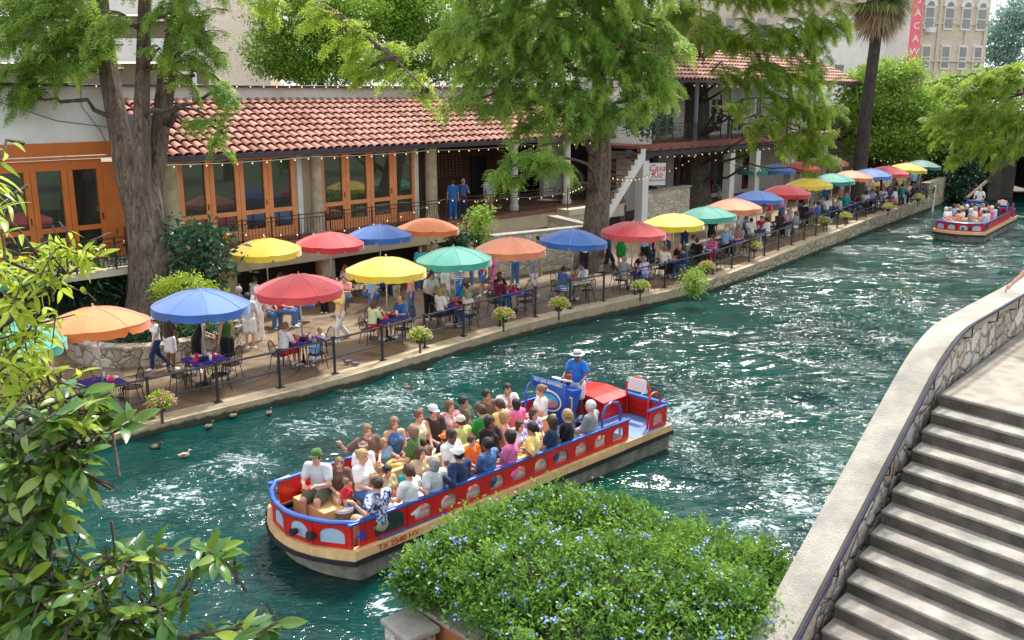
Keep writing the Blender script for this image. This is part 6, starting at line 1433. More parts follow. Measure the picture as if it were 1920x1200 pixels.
for i, (px, py) in enumerate(FB):
    z = 1.0
    for _ in range(3): p = at(px, py, z); z = zw(p.x) + (.62 if i else .5)
    q = min(RAIL, key=lambda e: (e - Vector((p.x, p.y))).length); 
    pos = ['by the left edge leaves', 'under the near yellow parasol', 'under the teal parasol', 'below the light blue parasol', 'left of the black clad diners', 'beside the mint bin', 'below the woman in pink', 'below the man in red', 'left of the palm', 'right of the palm', 'farthest along the railing'][i]
    o = thing('flower_basket', 'basket of lime foliage and pink flowers on the railing ' + pos, 'flower basket', (p.x, p.y, z), 0, 'flower baskets along the terrace railing')
    n_ = 700 if i < 8 else 350; u = rf.normal(size=(n_, 3)); u /= np.linalg.norm(u, axis=1)[:, None]; u[:, 2] = np.abs(u[:, 2])*1.0 - .25; rr = rf.uniform(.55, 1, n_)[:, None]
    c = u*rr*np.array([.34, .34, .30]); V, F = leaves_np(n_, c, .085, rf, .5, outward=u)
    link('foliage', np_mesh('foliage', V, F, M['leaf_lime'], rf.uniform(0, 1, n_)), o)
    fl = MB()
    for k in range(46 if i < 8 else 24):
        v = rf.normal(size=3); v /= np.linalg.norm(v); v[2] = abs(v[2]) - .45 + .2; c_ = v*np.array([.37, .37, .31]); fl.ball(tuple(c_), .024, 5, 3)
    fl.build('blossoms', M['petal_pink'] if i % 3 != 1 else M['petal_mix'], o)
    MB().lathe([(0, -.24), (.10, -.24), (.17, -.04), (.16, -.04), (0, -.06)], (0, 0, 0), 12).tube([(0, 0, -.22), (0, 0, -.55)], .035, 6).build('pot', M['bark_dark'], o)
# bin
z = .5
for _ in range(3): p = at(1299, 497, z); z = zw(p.x)
bn = thing('litter_bin', 'mint green slatted litter bin on the terrace', 'litter bin', (p.x, p.y, z)); gm = plain('mint_paint', (.30, .66, .52), .5, .08)
b = MB()
for k in range(22): a = 2*math.pi*k/22; b.bar((.24*math.cos(a), .24*math.sin(a), 0), (.31*math.cos(a), .31*math.sin(a), .86), .035, .012)
b.build('slats', gm, bn); MB().lathe([(.32, .84), (.33, .9), (.2, .95), (.12, .93)], (0, 0, 0), 18).lathe([(0, .03), (.23, .03), (.28, .8)], (0, 0, 0), 18).build('drum', gm, bn, smooth=True)
# hanging sign, menu board
sc_ = G2 + u2*.75 + Vector((math.sin(U2), -math.cos(U2), 0))*.62
hs = thing('hanging_sign', 'white hanging restaurant sign with red script next to the white column', 'sign', (sc_.x, sc_.y, 3.55), R(12))
MB().box((.15, 0, 0), (1.02, .08, 1.2)).build('panel', M['white_plaster'], hs, bevel=.01); MB().box((.15, .005, -.0), (1.12, .06, 1.3)).build('frame', M['black_iron'], hs)
rm_ = plain('script_red', (.60, .03, .06), .5); text('Casa', .50, rm_, hs, (.15, -.05, .33), (math.pi/2, 0, 0), ext=.006, shear=.25); text('Rio', .50, rm_, hs, (.15, -.05, -.03), (math.pi/2, 0, 0), ext=.006, shear=.25); text('MEXICAN FOODS', .125, plain('script_blue', (.1, .15, .3), .5), hs, (.15, -.05, -.33), (math.pi/2, 0, 0), ext=.005)
MB().box((-.42, 0, .5), (.12, .04, .04)).build('bracket', M['black_iron'], hs); MB().box((-.42, 0, -.4), (.12, .04, .04)).build('bracket', M['black_iron'], hs)
mb = at(1154, 425, .5); mo = thing('menu_board', 'small white arched menu board on black iron post by the tree', 'menu board', (mb.x, mb.y, .5), R(12))
MB().bar((-.42, 0, 0), (-.42, 0, 2.5), .05).bar((-.42, 0, 2.2), (.45, 0, 2.2), .04).bar((.42, 0, 2.2), (.42, 0, 1.0), .03).tube([(.3 + .14*math.cos(R(a)), 0, 2.36 + .14*math.sin(R(a))) for a in range(-90, 200, 30)], .02, 5).build('iron_post', M['black_iron'], mo)
pl = [(-.33, -.55), (.33, -.55), (.33, .38)] + [(.33*math.cos(math.pi*k/8), .38 + .17*math.sin(math.pi*k/8)) for k in range(1, 8)] + [(-.33, .38)]
MB().ext(pl, (0, 0, 1.55), (1, 0, 0), (0, 0, 1), (0, -1, 0), .05).build('panel', M['white_paint'], mo); text('Casa Rio', .16, rm_, mo, (0, -.056, 1.55 + .36), (math.pi/2, 0, 0), ext=.003)
b = MB()
for k in range(9): b.box((0, -.054, 1.72 - k*.085), (.48 - .06*(k % 3), .004, .02))
b.build('menu_lines', plain('ink_grey', (.35, .35, .36), .8), mo)
# string lights
m, t, p, o = nt('warm_bulb'); p.inputs['Base Color'].default_value = (.9, .7, .35, 1); p.inputs['Emission Color'].default_value = (1, .72, .30, 1); p.inputs['Emission Strength'].default_value = .7; BULB = m
bulbm = MB().ball((0, 0, -.06), .025, 8, 6, (1, 1, 1.3)).mesh('bulb', [BULB], True)
def string(label, pts, n, sag=.25):
    o = thing('string_lights', label, 'string lights', pts[0]); O = Vector(pts[0]); P_ = []
    for a, b in zip(pts, pts[1:]):
        a, b = Vector(a), Vector(b)
        for k in range(12): t_ = k/12; P_.append(a.lerp(b, t_) - Vector((0, 0, sag*4*t_*(1 - t_))) - O)
    P_.append(Vector(pts[-1]) - O); MB().tube(P_, .012, 4).build('cable', M['black_iron'], o)
    L_ = [0]; 
    for a, b in zip(P_, P_[1:]): L_.append(L_[-1] + (b - a).length)
    for i in range(n):
        s_ = L_[-1]*(i + .5)/n; k = max(j for j in range(len(L_)) if L_[j] <= s_); k = min(k, len(P_)-2); q = P_[k].lerp(P_[k+1], (s_ - L_[k])/(L_[k+1] - L_[k])); link('bulb', bulbm, o, q)
string('warm bulbs strung along the gutter of the tiled roof', [bf(-1.0, 1.25, 5.42), bf(5, 1.25, 5.42), bf(11, 1.25, 5.42), bf(17, 1.25, 5.42), bf(23.5, 1.25, 5.42)], 40, .05)
string('warm bulbs along the top of the white parapet', [bf(-9, 2 if False else .3, 8.12), bf(-1.8, .3, 8.12)], 12, .03)
string('warm bulbs along the parapet above the tiled roof', [bf(1.0, -3.0, 8.16), bf(14, -3.0, 8.16), bf(26, -3.0, 8.16)], 40, .02)
string('warm bulbs draped along the porch deck railing', [bf(11.5, 1.8, 3.35), bf(15.5, 1.8, 3.1), bf(19, 2.4, 3.15), atd(1118, 328, 40.2)], 20, .1)
string('warm bulbs from the left deck railing to the big trunk', [bf(-6.5, 1.9, 2.35), bf(-2.2, 2.2, 3.5), bf(-1.0, 1.9, 3.3)], 9, .15)
string('warm bulbs below the deck railing behind the yellow parasol', [bf(-1.0, 1.9, 3.3), bf(5.6, 1.85, 2.55), bf(11.4, 1.8, 3.35)], 17, .15)
string('warm bulbs hung from the balcony beam', [tuple(G2 + u2*a + Vector((math.sin(U2), -math.cos(U2), 0))*.9 + Vector((0, 0, 4.55))) for a in (.5, 9, 18)], 24, .08)
string('warm bulbs looped from the balcony to the second trunk', [atd(1125, 325, 40.0), tuple(G2 + u2*.3 + Vector((0, 0, 3.6)) + Vector((.6, -.6, 0))), atd(1312, 285, 57), atd(1440, 318, 58)], 24, .25)
string('warm bulbs under the eave of the upper tiled roof', [tuple(G2 + u2*a + Vector((math.sin(U2), -math.cos(U2), 0))*1.3 + Vector((0, 0, 8.3))) for a in (3, 22)], 24, .05)
string('warm bulbs hanging beyond the palm trunk', [atd(1622, 285, 64), atd(1690, 300, 66), atd(1760, 292, 70)], 14, .3)
# ducks and pigeons
DKm = {}
def duck(px, py, face, col, label):
    p = at(px, py, .0); o = thing('duck', label, 'duck', (p.x, p.y, .02), R(face), 'ducks on the river', .6); b = MB()
    b.lathe([(0, -.0)], (0, 0, 0), 4) if False else None
    V, F = nets(union([('e', (0, 0, .05), (.19, .10, .085)), ('c', (-.16, 0, .07), (-.25, 0, .12), .04, .012), ('c', (.13, 0, .07), (.17, 0, .19), .045, .03), ('e', (.19, 0, .21), (.045, .036, .036)), ('c', (.21, 0, .205), (.265, 0, .195), .016, .014)], .03), [-.32, -.16, -.06], [.32, .16, .30], .02) if 'd' not in DKm else (None, None)
    if V is not None: m_ = bpy.data.meshes.new('body'); m_.from_pydata([tuple(v) for v in V], [], [tuple(f_) for f_ in F]); m_.polygons.foreach_set('use_smooth', [True]*len(m_.polygons)); m_.materials.append(plain('duck_brown', (.10, .07, .045), .8)); DKm['d'] = m_; DKm['w'] = MB().ball((-.03, .075, .08), .1, 8, 5, (1.2, .35, .6)).ball((-.03, -.075, .08), .1, 8, 5, (1.2, .35, .6)).mesh('wings', [plain('duck_wing', (.22, .18, .13), .8)], True); DKm['b'] = MB().ball((.262, 0, .197), .018, 6, 4, (1.5, 1, .5)).mesh('bill', [plain('bill', (.7, .4, .05), .5)], True)
    q = link('body', DKm['d'], o); link('wings', DKm['w'], o); link('bill', DKm['b'], o); q.material_slots[0].link = 'OBJECT'; q.material_slots[0].material = plain('duck_' + col, dict(brown=(.10, .07, .045), pale=(.5, .42, .3), dark=(.035, .03, .03))[col], .8)
for px, py, f_, c, lb in [(346, 857, 30, 'pale', 'pale duck stretching its neck near the left foam'), (292, 842, 10, 'dark', 'dark duck left of the pale one'), (392, 803, 60, 'brown', 'lone brown duck close under the quay left of the boat'), (438, 783, 60, 'brown', 'brown duck in the left flock under the quay'), (505, 778, 80, 'brown', 'brown duck at the right of the left flock'), (612, 728, 30, 'brown', 'brown duck below the near yellow parasol'), (765, 730, 20, 'brown', 'brown duck beside another under the quay'), (893, 650, 20, 'dark', 'dark duck close to quay below the teal parasol'), (966, 650, 90, 'brown', 'brown duck facing away left of the driver'), (1018, 668, 15, 'brown', 'brown duck just left of the driver hat'), (914, 640, 10, 'brown', 'brown duck under the quay above the passengers'), (1430, 533, 0, 'pale', 'pale duck far up the river near the shrub')]:
    duck(px, py, f_, c, lb)
for px, py, lb in ((652, 682, 'grey pigeon on the quay edge, left of two'), (666, 686, 'grey pigeon on the quay edge, right of two')):
    p = at(px, py, .36); o = thing('pigeon', lb, 'pigeon', (p.x, p.y, .36), R(200), 'pigeons on the quay edge', .62); q = link('body', DKm['d'], o, (0, 0, .05)); q.material_slots[0].link = 'OBJECT'; q.material_slots[0].material = plain('pigeon_grey', (.12, .12, .14), .7); MB().tube([(0, .03, 0), (0, .03, .05)], .01, 4).build('leg', M['black_iron'], o); MB().tube([(0, -.03, 0), (0, -.03, .05)], .01, 4).build('leg', M['black_iron'], o)
# low stone bench wall / retaining blocks by the walk
wall_run('low rough stone wall behind the teal parasol poles', [at(1300, 470, .9).xy, at(1370, 452, .9).xy, at(1366, 430, .9).xy], .4, 1.25, .4, M['rubble'], None)
wall_run('mossy stone retaining wall between the terrace and the bridge', [(28.2, 65.2), (30.4, 68.2), (33, 72.5)], -1, 1.9, .5, M['quay'], None)
mk_ = at(1748, 398, 0); wp = thing('mooring_post', 'slim white mooring post at the end of the quay wall', 'post', (mk_.x, mk_.y, -.3)); MB().tube([(0, 0, 0), (0, 0, 2.0)], .07, 8).build('post_shaft', M['white_paint'], wp); MB().ball((0, 0, 2.0), .09).build('knob', M['white_paint'], wp)
# ================================================================== vegetation
M['leaf_cyp'] = leafmat('cypress_needles', (.06, .15, .025), (.20, .37, .05), (.42, .58, .10), .5)
M['leaf_cyp_yellow'] = leafmat('cypress_needles_yellowish', (.08, .17, .02), (.25, .39, .04), (.46, .58, .08), .5)
M['leaf_broad'] = leafmat('broad_leaf', (.04, .12, .012), (.13, .28, .02), (.30, .46, .05), .36)
M['leaf_lush'] = leafmat('lush_leaf', (.07, .17, .02), (.20, .36, .04), (.36, .50, .09), .42)
M['leaf_dark'] = leafmat('dark_shrub_leaf', (.008, .035, .018), (.02, .075, .035), (.05, .13, .06), .15, .3)
M['leaf_bush'] = leafmat('plumbago_leaf', (.018, .075, .012), (.085, .225, .028), (.30, .46, .07), .38)
M['leaf_front'] = leafmat('glossy_leaf', (.018, .07, .014), (.07, .19, .025), (.34, .42, .05), .3, .24, .7)
M['leaf_front_bright'] = leafmat('bright_leaf', (.14, .27, .015), (.38, .50, .03), (.62, .68, .10), .42, .35, .5)
M['leaf_far'] = leafmat('distant_leaf', (.10, .22, .16), (.18, .32, .25), (.28, .42, .36), .3)  # blue-green cast paints distance haze into the leaves; no haze is built
M['palm_leaf'] = leafmat('palm_leaf', (.10, .15, .04), (.20, .24, .08), (.34, .34, .16), .2)
M['palm_dead'] = leafmat('dead_palm_leaf', (.22, .15, .08), (.38, .28, .16), (.50, .40, .26), .1)
M['petal_blue'] = plain('petal_blue', (.26, .38, .80), .6, .08)
def norm(a): return a/(np.linalg.norm(a, axis=-1, keepdims=True) + 1e-9)
def fronds(P, D, rnd, stem=.45, K=9, ll=.15, lw=.032, tint=None, flat=.25):
    "feathery sprays: at points P with directions D; leaflets in two ranks"
    n = len(P); D = norm(D); up = norm(np.array([0, 0, 1.0]) + rnd.normal(size=(n, 3))*flat); S = norm(np.cross(D, up)); Nn = norm(np.cross(S, D))
    Vs = []; L = stem*rnd.uniform(.7, 1.25, n)[:, None]; Ts = []
    for k in range(K):
        t = (k + .6)/K
        for sgn in (1, -1):
            base = P + D*L*t - Nn*(L*t*t*.25); dirv = norm(D*.75 + S*sgn*.8 - Nn*.18 + rnd.normal(size=(n, 3))*.16); l = ll*(1.05 - .55*t)*rnd.uniform(.75, 1.25, n)[:, None]
            w = norm(np.cross(dirv, Nn + rnd.normal(size=(n, 3))*.3))*lw*.5
            Vs.append(np.stack([base - w*.4, base + dirv*l*.45 - w, base + dirv*l, base + dirv*l*.45 + w], 1)); Ts.append(tint)
    V = np.concatenate(Vs).reshape(-1, 3); F = np.arange(len(V)).reshape(-1, 4); return V, F, np.concatenate(Ts)
def limb(b, a, c, r0, r1, rnd, wob=.12, n=7, seg=7):
    a = Vector(a); c = Vector(c); L = (c - a).length; P_ = []
    for i in range(n + 1):
        t = i/n; p = a.lerp(c, t) + Vector(rnd.normal(size=3))*L*wob*math.sin(math.pi*t)*.35 + Vector((0, 0, L*.12*math.sin(math.pi*t))); P_.append(p)
    b.tube(P_, [r0 + (r1 - r0)*(i/n)**.7 for i in range(n + 1)], seg); return P_
def blobs_px(B, d):
    if d is None: return B
    return [(np.array(atd(x, y, (q[0] if q else d))), rx*(q[0] if q else d)/FPX, ry*(q[0] if q else d)/FPX) for (x, y, rx, ry, *q) in B]
def cypress(label, trunk, blobs, seed, dens=1.0, mat='leaf_cyp', bark_='bark', stemw=None, ll=.15, name='cypress_tree', size=1.0, stemL=.45, axis=None):
    rnd = np.random.default_rng(seed); base = Vector(trunk[0][0][0]); o = thing(name, label, 'tree', base); tb = MB(); lb = MB(); O = np.array(base)
    for st in trunk:
        P_ = []; Rr = []
        for (p, r) in st: P_.append(Vector(p) - base); Rr.append(r)
        # densify and roughen
        Q = []; RQ = []
        for i in range(len(P_)-1):
            for k in range(5): t = k/5; Q.append(P_[i].lerp(P_[i+1], t)); RQ.append(Rr[i]*(1-t) + Rr[i+1]*t)
        Q.append(P_[-1]); RQ.append(Rr[-1]); n = 22; k0 = len(tb.v); tb.tube(Q, RQ, n)
        ph = [rnd.uniform(0, 6) for _ in range(4)]; c3 = len(st) > 4
        for i in range(len(Q)):
            for j in range(n):
                v = Vector(tb.v[k0 + i*n + j]); d = v - Q[i]; a = 2*math.pi*j/n; f = 1 + .07*math.sin(3*a + ph[0] + i*.15) + .06*math.sin(5*a + ph[1] - i*.1) + .035*math.sin(9*a + ph[2])
                if st is trunk[0]: fl = max(0, 1 - i/7); f *= 1 + .22*fl*fl*(1 + .6*math.sin(5*a + ph[3]))
                tb.v[k0 + i*n + j] = tuple(Q[i] + d*f)
    tr = tb.build('trunk', M[bark_], o, smooth=True)
    BL = blobs_px(blobs[0], blobs[1]); P = []; D = []; T = []
    top = Vector(trunk[-1][-1][0]); ax = np.array(axis if axis is not None else top)[:2]
    allst = [Vector(p) for st in trunk for (p, r) in st]
    for (c, rx, ry) in BL:
        cv = Vector(c); near_ = min(allst, key=lambda q: (q - cv).length + max(0, q.z - cv.z)*.5)
        if (near_ - cv).length < 9: limb(lb, near_ - base, cv - base, .10*size, .035, rnd)
        rr = np.array([rx, max(rx, ry)*.8, ry]); vol = rx*rr[1]*ry; nb = int(max(4, dens*12.5*vol**.72))
        out = c[:2] - ax; on = np.linalg.norm(out); out = out/on if on > .5 else np.zeros(2)
        for _ in range(nb):
            u = norm(rnd.normal(size=3))*rnd.uniform(.1, 1)**.5*.8; p0 = c + u*rr; a = rnd.uniform(0, 2*math.pi); d = np.array([math.cos(a) + out[0]*.9, math.sin(a) + out[1]*.9, rnd.uniform(-.15, .4)]); d = norm(d)
            Lb = rnd.uniform(.6, 1.5)*min(1.4, .5 + rx*.5)*size; m = int(10*Lb/size + 4); bt = np.clip(rnd.normal(.5, .24) , .05, .95); pts = []
            p = p0 - d*Lb*.5; dd = d.copy()
            for i in range(m):
                p = p + dd*Lb/m; dd = norm(dd + np.array([0, 0, -1])*.075 + rnd.normal(size=3)*.05); pts.append(p.copy())
                for s in (1, -1):
                    sd = np.cross(dd, [0, 0, 1]); P.append(p + rnd.normal(size=3)*.05*size); D.append(dd*.6 + sd*s*rnd.uniform(.3, 1) + np.array([0, 0, -rnd.uniform(-.1, .5)])); T.append(bt)
            lb.tube([Vector(q - O) for q in pts[::3]], [.022*size*(1 - .8*i/len(pts[::3])) for i in range(len(pts[::3]))], 3, cap=False)
    P = np.array(P) - O; D = np.array(D); T = np.array(T); T = np.clip(T + rnd.normal(0, .13, len(T)), 0, 1)
    V, F, TT_ = fronds(P, D, rnd, stemL*size, 6, ll*size, .036*size, T); TT_ = np.clip(TT_ + rnd.normal(0, .09, len(TT_)), 0, 1)
    link('branches', lb.mesh('branches', M['bark_dark']), o); link('crown', np_mesh('crown', V, F, M[mat], TT_), o); return o
def leafy(label, trunk, blobs, seed, dens=1.0, mat='leaf_broad', leaf=.14, w=.5, name='broadleaf_tree', cat='tree', bark_='bark_dark', trunkname='trunk'):
    rnd = np.random.default_rng(seed); base = Vector(trunk[0][0]); O = np.array(base); o = thing(name, label, cat, base); tb = MB(); tb.tube([Vector(p) - base for p, r in trunk], [r for p, r in trunk], 10)
    BL = blobs_px(blobs[0], blobs[1]); C = []; T = []; Dr = []; lb = MB()
    for (c, rx, ry) in BL:
        rr = np.array([rx, max(rx, ry)*.85, ry]); q = min([Vector(p) for p, r in trunk], key=lambda v: (v - Vector(c)).length)
        limb(lb, q - base, Vector(c - O), max(.02, leaf*.5), .015, rnd, n=5, seg=5); nc = int(max(14, dens*15*(rx*ry)/leaf**2*.16))
        for _ in range(nc):
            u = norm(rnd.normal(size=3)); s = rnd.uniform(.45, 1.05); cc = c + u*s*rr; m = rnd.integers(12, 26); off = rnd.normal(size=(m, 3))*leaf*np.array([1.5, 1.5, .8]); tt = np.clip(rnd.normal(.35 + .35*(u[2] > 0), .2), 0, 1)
            C.append(cc + off); T.append(np.full(m, tt)); Dr.append(np.tile(u, (m, 1)))
    C = np.concatenate(C) - O; T = np.concatenate(T); Dr = np.concatenate(Dr)
    V, F = leaves_np(len(C), C, leaf, rnd, w, droop=.25, outward=Dr*.7); link(trunkname, tb.mesh(trunkname, M[bark_], True), o); link('branches', lb.mesh('branches', M[bark_]), o)
    link('crown', np_mesh('crown', V, F, M[mat], np.clip(T + rnd.normal(0, .12, len(T)), 0, 1)), o); return o
def px_stem(rows, d): return [(atd(x, y, dd[0] if dd else d), r*(dd[0] if dd else d)/FPX) for (x, y, r, *dd) in rows]
# --- the big left cypress
cypress('huge cypress with three rough grey stems in the round stone planter', [
    px_stem([(283, 640, 50), (281, 600, 44), (279, 540, 38), (274, 470, 34), (268, 400, 34), (262, 340, 32), (258, 310, 22)], 31.0),
    px_stem([(256, 440, 8), (249, 390, 17), (236, 310, 21), (222, 230, 19), (206, 150, 18), (192, 60, 17), (180, -30, 16), (168, -160, 13)], 30.9),
    px_stem([(272, 440, 8), (268, 390, 15), (265, 300, 17), (264, 220, 14), (267, 140, 12), (270, 60, 12), (272, -20, 11), (276, -160, 9)], 30.6),
    px_stem([(279, 450, 8), (285, 400, 15), (293, 320, 17), (302, 240, 16), (314, 150, 17), (328, 60, 16), (346, -20, 15), (370, -160, 12)], 31.3)],
    ([(60, 40, 120, 80), (130, 90, 80, 60), (30, 130, 70, 45), (60, 185, 30, 22), (165, 60, 50, 50), (190, 20, 60, 40), (340, 20, 75, 45), (375, 80, 60, 45), (355, 125, 45, 35), (410, 150, 48, 28), (430, 185, 38, 20), (385, 215, 42, 22), (420, 250, 30, 15), (90, -70, 160, 70), (360, -80, 140, 60), (300, 90, 25, 30)], 29.6), 21, 1.3)
cypress('long drooping cypress bough hanging in front of the roof from above', [[(atd(430, -160, 29), .12), (atd(520, -40, 28.6), .09), (atd(640, 30, 28), .07), (atd(740, 110, 27.6), .04), (atd(800, 170, 27.4), .02)]],
    ([(500, -10, 60, 30), (590, 20, 60, 32), (650, 60, 60, 38), (710, 90, 60, 38), (760, 130, 45, 32), (790, 175, 26, 22), (690, 130, 30, 22)], 28), 22, 1.0, name='cypress_bough', mat='leaf_cyp_yellow')
# --- middle cypress
cypress('pale grey cypress in the middle with its crown over the tiled roof', [
    px_stem([(1118, 512, 36), (1117, 480, 28), (1118, 430, 25), (1121, 370, 22), (1125, 300, 19), (1126, 230, 16), (1124, 150, 13), (1120, 60, 11), (1116, -60, 8)], 40.8)],
    ([(880, 40, 90, 60), (990, 50, 120, 75), (1110, 60, 120, 80), (1210, 110, 80, 70), (900, 130, 80, 45), (1000, 150, 90, 60), (1090, 180, 90, 55), (1180, 190, 60, 45), (860, 185, 45, 25), (940, 200, 60, 32), (1020, 225, 60, 28), (1230, 160, 50, 50), (1060, 240, 30, 18),
      (985, 290, 62, 30, 36), (940, 315, 34, 18, 36), (1030, 305, 48, 24, 36), (960, 335, 28, 14, 36), (1250, 60, 60, 50), (1130, -50, 200, 60), (930, -40, 120, 50), (1120, -190, 230, 90), (950, -170, 120, 80)], 38.5), 31, 1.25)
# --- second trunk and crown
cypress('dark cypress right of the hanging sign with a wide spreading crown', [
    px_stem([(1303, 402, 38), (1303, 370, 31), (1302, 320, 27), (1304, 260, 24), (1306, 200, 22), (1300, 130, 20), (1290, 50, 16), (1285, -60, 11)], 59)],
    ([(1270, 20, 70, 50, 56), (1340, 50, 60, 45), (1420, 60, 80, 45), (1500, 50, 70, 50), (1560, 30, 50, 40), (1440, 130, 80, 36), (1520, 130, 60, 45), (1370, 130, 40, 26), (1480, 185, 75, 34), (1550, 200, 40, 34), (1440, 225, 55, 24), (1520, 250, 60, 30), (1380, 195, 40, 16), (1480, 270, 34, 16), (1540, 295, 38, 16), (1520, 325, 22, 10), (1450, -40, 160, 50), (1400, -150, 230, 80), (1560, -100, 120, 70)], 52), 41, 1.15, 'leaf_cyp_yellow', 'bark_dark')
# --- trees behind
gnd = lambda px, d: Vector((atd(px, 300, d).x, atd(px, 300, d).y, .4))
def back(label, px, d, bl_, seed, dens=1.0, mat='leaf_broad', leaf=.2, r=.25, **k):
    g = gnd(px, d); top = atd(px, min(b[1] for b in bl_), d); leafy(label, [(g, r), (g.lerp(top, .5), r*.7), (top, r*.25)], (bl_, d), seed, dens, mat, leaf, **k)
back('bright green broadleaf tree behind the restaurant beside the brick tower', 600, 56, [(540, 40, 70, 55), (500, 100, 45, 40), (600, 90, 80, 55), (660, 30, 80, 50), (590, -20, 100, 40), (560, 125, 55, 22), (650, 125, 55, 25), (600, 145, 60, 16), (690, 140, 50, 16), (620, 50, 60, 50), (530, 130, 40, 20)], 51, 1.4)
back('second bright green broadleaf tree behind the roof parapet', 780, 58, [(730, 60, 70, 60), (800, 30, 80, 50), (790, 100, 60, 45), (860, 80, 50, 50), (760, -30, 100, 40), (720, 125, 45, 25), (780, 140, 60, 16), (850, 140, 40, 16), (750, 20, 50, 50)], 52, 1.4)
back('green tree mass rising behind the middle cypress', 1010, 64, [(900, 20, 90, 50), (1000, 60, 90, 60), (1100, 30, 90, 60), (1040, 120, 90, 40), (930, 110, 70, 40), (1180, 60, 70, 60), (1160, 130, 60, 40), (1240, 90, 50, 60)], 53, 1.0, 'leaf_lush', .24)
back('round bright tree just right of the palm trunk', 1662, 69, [(1655, 150, 40, 40), (1700, 135, 30, 26), (1640, 210, 35, 40), (1690, 195, 50, 45), (1735, 210, 40, 40), (1665, 255, 48, 28), (1620, 190, 22, 40), (1730, 260, 40, 24), (1608, 250, 22, 28), (1585, 215, 24, 40), (1640, 270, 60, 26), (1700, 265, 50, 30), (1600, 160, 26, 26), (1690, 290, 40, 14)], 54, 1.7, 'leaf_lush', .26)
back('tree with slanting pale trunk behind the dark green parasol', 1742, 71, [(1770, 175, 40, 26), (1790, 215, 45, 40), (1760, 260, 45, 34), (1800, 270, 40, 26), (1745, 290, 30, 16), (1840, 230, 40, 40), (1800, 170, 50, 30), (1850, 160, 40, 30), (1890, 180, 40, 34), (1880, 250, 40, 34)], 55, 1.6, 'leaf_lush', .26)
cypress('arching feathery tree leaning over the river from the right bank', [[(Vector((40, 56, -1)), .5), (atd(2100, 250, 60), .4), (atd(2010, 200, 60), .28), (atd(1940, 170, 60), .15)]],
    ([(1850, 150, 50, 34), (1905, 130, 45, 34), (1800, 200, 45, 30), (1860, 205, 60, 36), (1915, 210, 40, 40), (1780, 250, 36, 20), (1840, 255, 50, 22), (1900, 270, 36, 22), (1800, 290, 30, 13), (1870, 300, 20, 12), (1815, 160, 30, 18), (1760, 215, 34, 22), (1770, 165, 26, 14)], 57), 61, 1.1, 'leaf_cyp_yellow', 'bark_dark', axis=(36, 54), name='river_tree')
back('tall dark tree beyond the bridge above the top edge', 2080, 92, [(1760, -260, 170, 110), (1930, -240, 150, 120), (1850, -380, 200, 90), (1960, -120, 60, 60)], 75, .35, 'leaf_broad', .5, .5)  # out-of-view tree added so the river mirrors dark foliage instead of sky
for i, (px, py, rx, ry, d) in enumerate([(1890, 60, 45, 60, 150), (1925, 20, 45, 50, 150), (1880, 120, 45, 30, 150)]):
    back(['hazy blue-green far tree right of the pale hotel', 'far tree at the upper right corner', 'low far tree below the hazy one'][i], px, d, [(px, py, rx, ry), (px - 14, py + 20, rx*.7, ry*.6)], 70 + i, 1.0, 'leaf_far', .5, .4)
for i, (x, y) in enumerate([(21, 6), (27, 15), (33, 25), (41, 36)]):
    g = Vector((x, y, .3)); leafy('tree on the right bank beyond the picture edge, %s' % ['first by the stairs', 'second from the stairs', 'third from the stairs', 'farthest up river'][i], [(g, .4), (g + Vector((0, 0, 5)), .3), (g + Vector((0, 0, 11)), .1)],
        ([(np.array((x, y, 8.0)), 4.2, 3.2), (np.array((x + 2, y + 2, 11.0)), 3.6, 2.8), (np.array((x - 1.5, y + 1, 5.5)), 2.6, 1.8)], None), 200 + i, .5, 'leaf_broad', .42)
# limb leaning over the water by the far boat
lb_ = thing('leaning_branch', 'bare pale branch leaning from the quay above the distant barge', 'branch', at(1812, 372, 1.6)); q0 = Vector(lb_.location)
MB().tube([Vector((0, 0, 0)), atd(1850, 340, 62) - q0, atd(1885, 305, 61) - q0, atd(1930, 250, 60) - q0, atd(1990, 200, 60) - q0], [.10, .11, .13, .17, .2], 8).build('limb', M['bark'], lb_, smooth=True)
# --- palm
pb = at(1607, 378, .9); pt_ = [(pb, .50), (atd(1612, 320, 63), .46), (atd(1620, 240, 63), .42), (atd(1632, 150, 63), .38), (atd(1645, 50, 63), .36), (atd(1651, 0, 63), .36)]
pm = thing('palm_tree', 'tall palm with slender dark trunk and brown frond skirt', 'tree', pb); MB().tube([Vector(p) - pb for p, r in pt_], [r for p, r in pt_], 14).build('trunk', M['palm_bark'], pm, smooth=True)
rp_ = np.random.default_rng(8); tp_ = np.array(pt_[-1][0] - pb)
def fans(n, el, L, mat, name):
    Vs = []; 
    for _ in range(n):
        a = rp_.uniform(0, 6.28); e = rp_.uniform(*el); d = np.array([math.cos(a)*math.cos(e), math.sin(a)*math.cos(e), math.sin(e)]); s = norm(np.cross(d, [0, 0, 1.0])); u = np.cross(s, d); c = tp_ + np.array([0, 0, rp_.uniform(-.3, .7)]) + d*rp_.uniform(.5, 1.2)
        for k in range(26):
            th = (k - 12.5)/12.5*1.35; dv = norm(d*math.cos(th) + s*math.sin(th)); l = L*rp_.uniform(.75, 1.1); w = norm(np.cross(dv, u))*.05; m = c + dv*l*.55; t = c + dv*l + np.array([0, 0, -l*.35]); Vs.append(np.stack([c, m - w, t, m + w]))
    V = np.concatenate(Vs); return link(name, np_mesh(name, V, np.arange(len(V)).reshape(-1, 4), M[mat], rp_.uniform(0, 1, len(V)//4)), pm)
fans(38, (-.5, 1.2), 1.9, 'palm_leaf', 'crown'); fans(44, (-1.4, -.7), 1.7, 'palm_dead', 'dead_fronds')
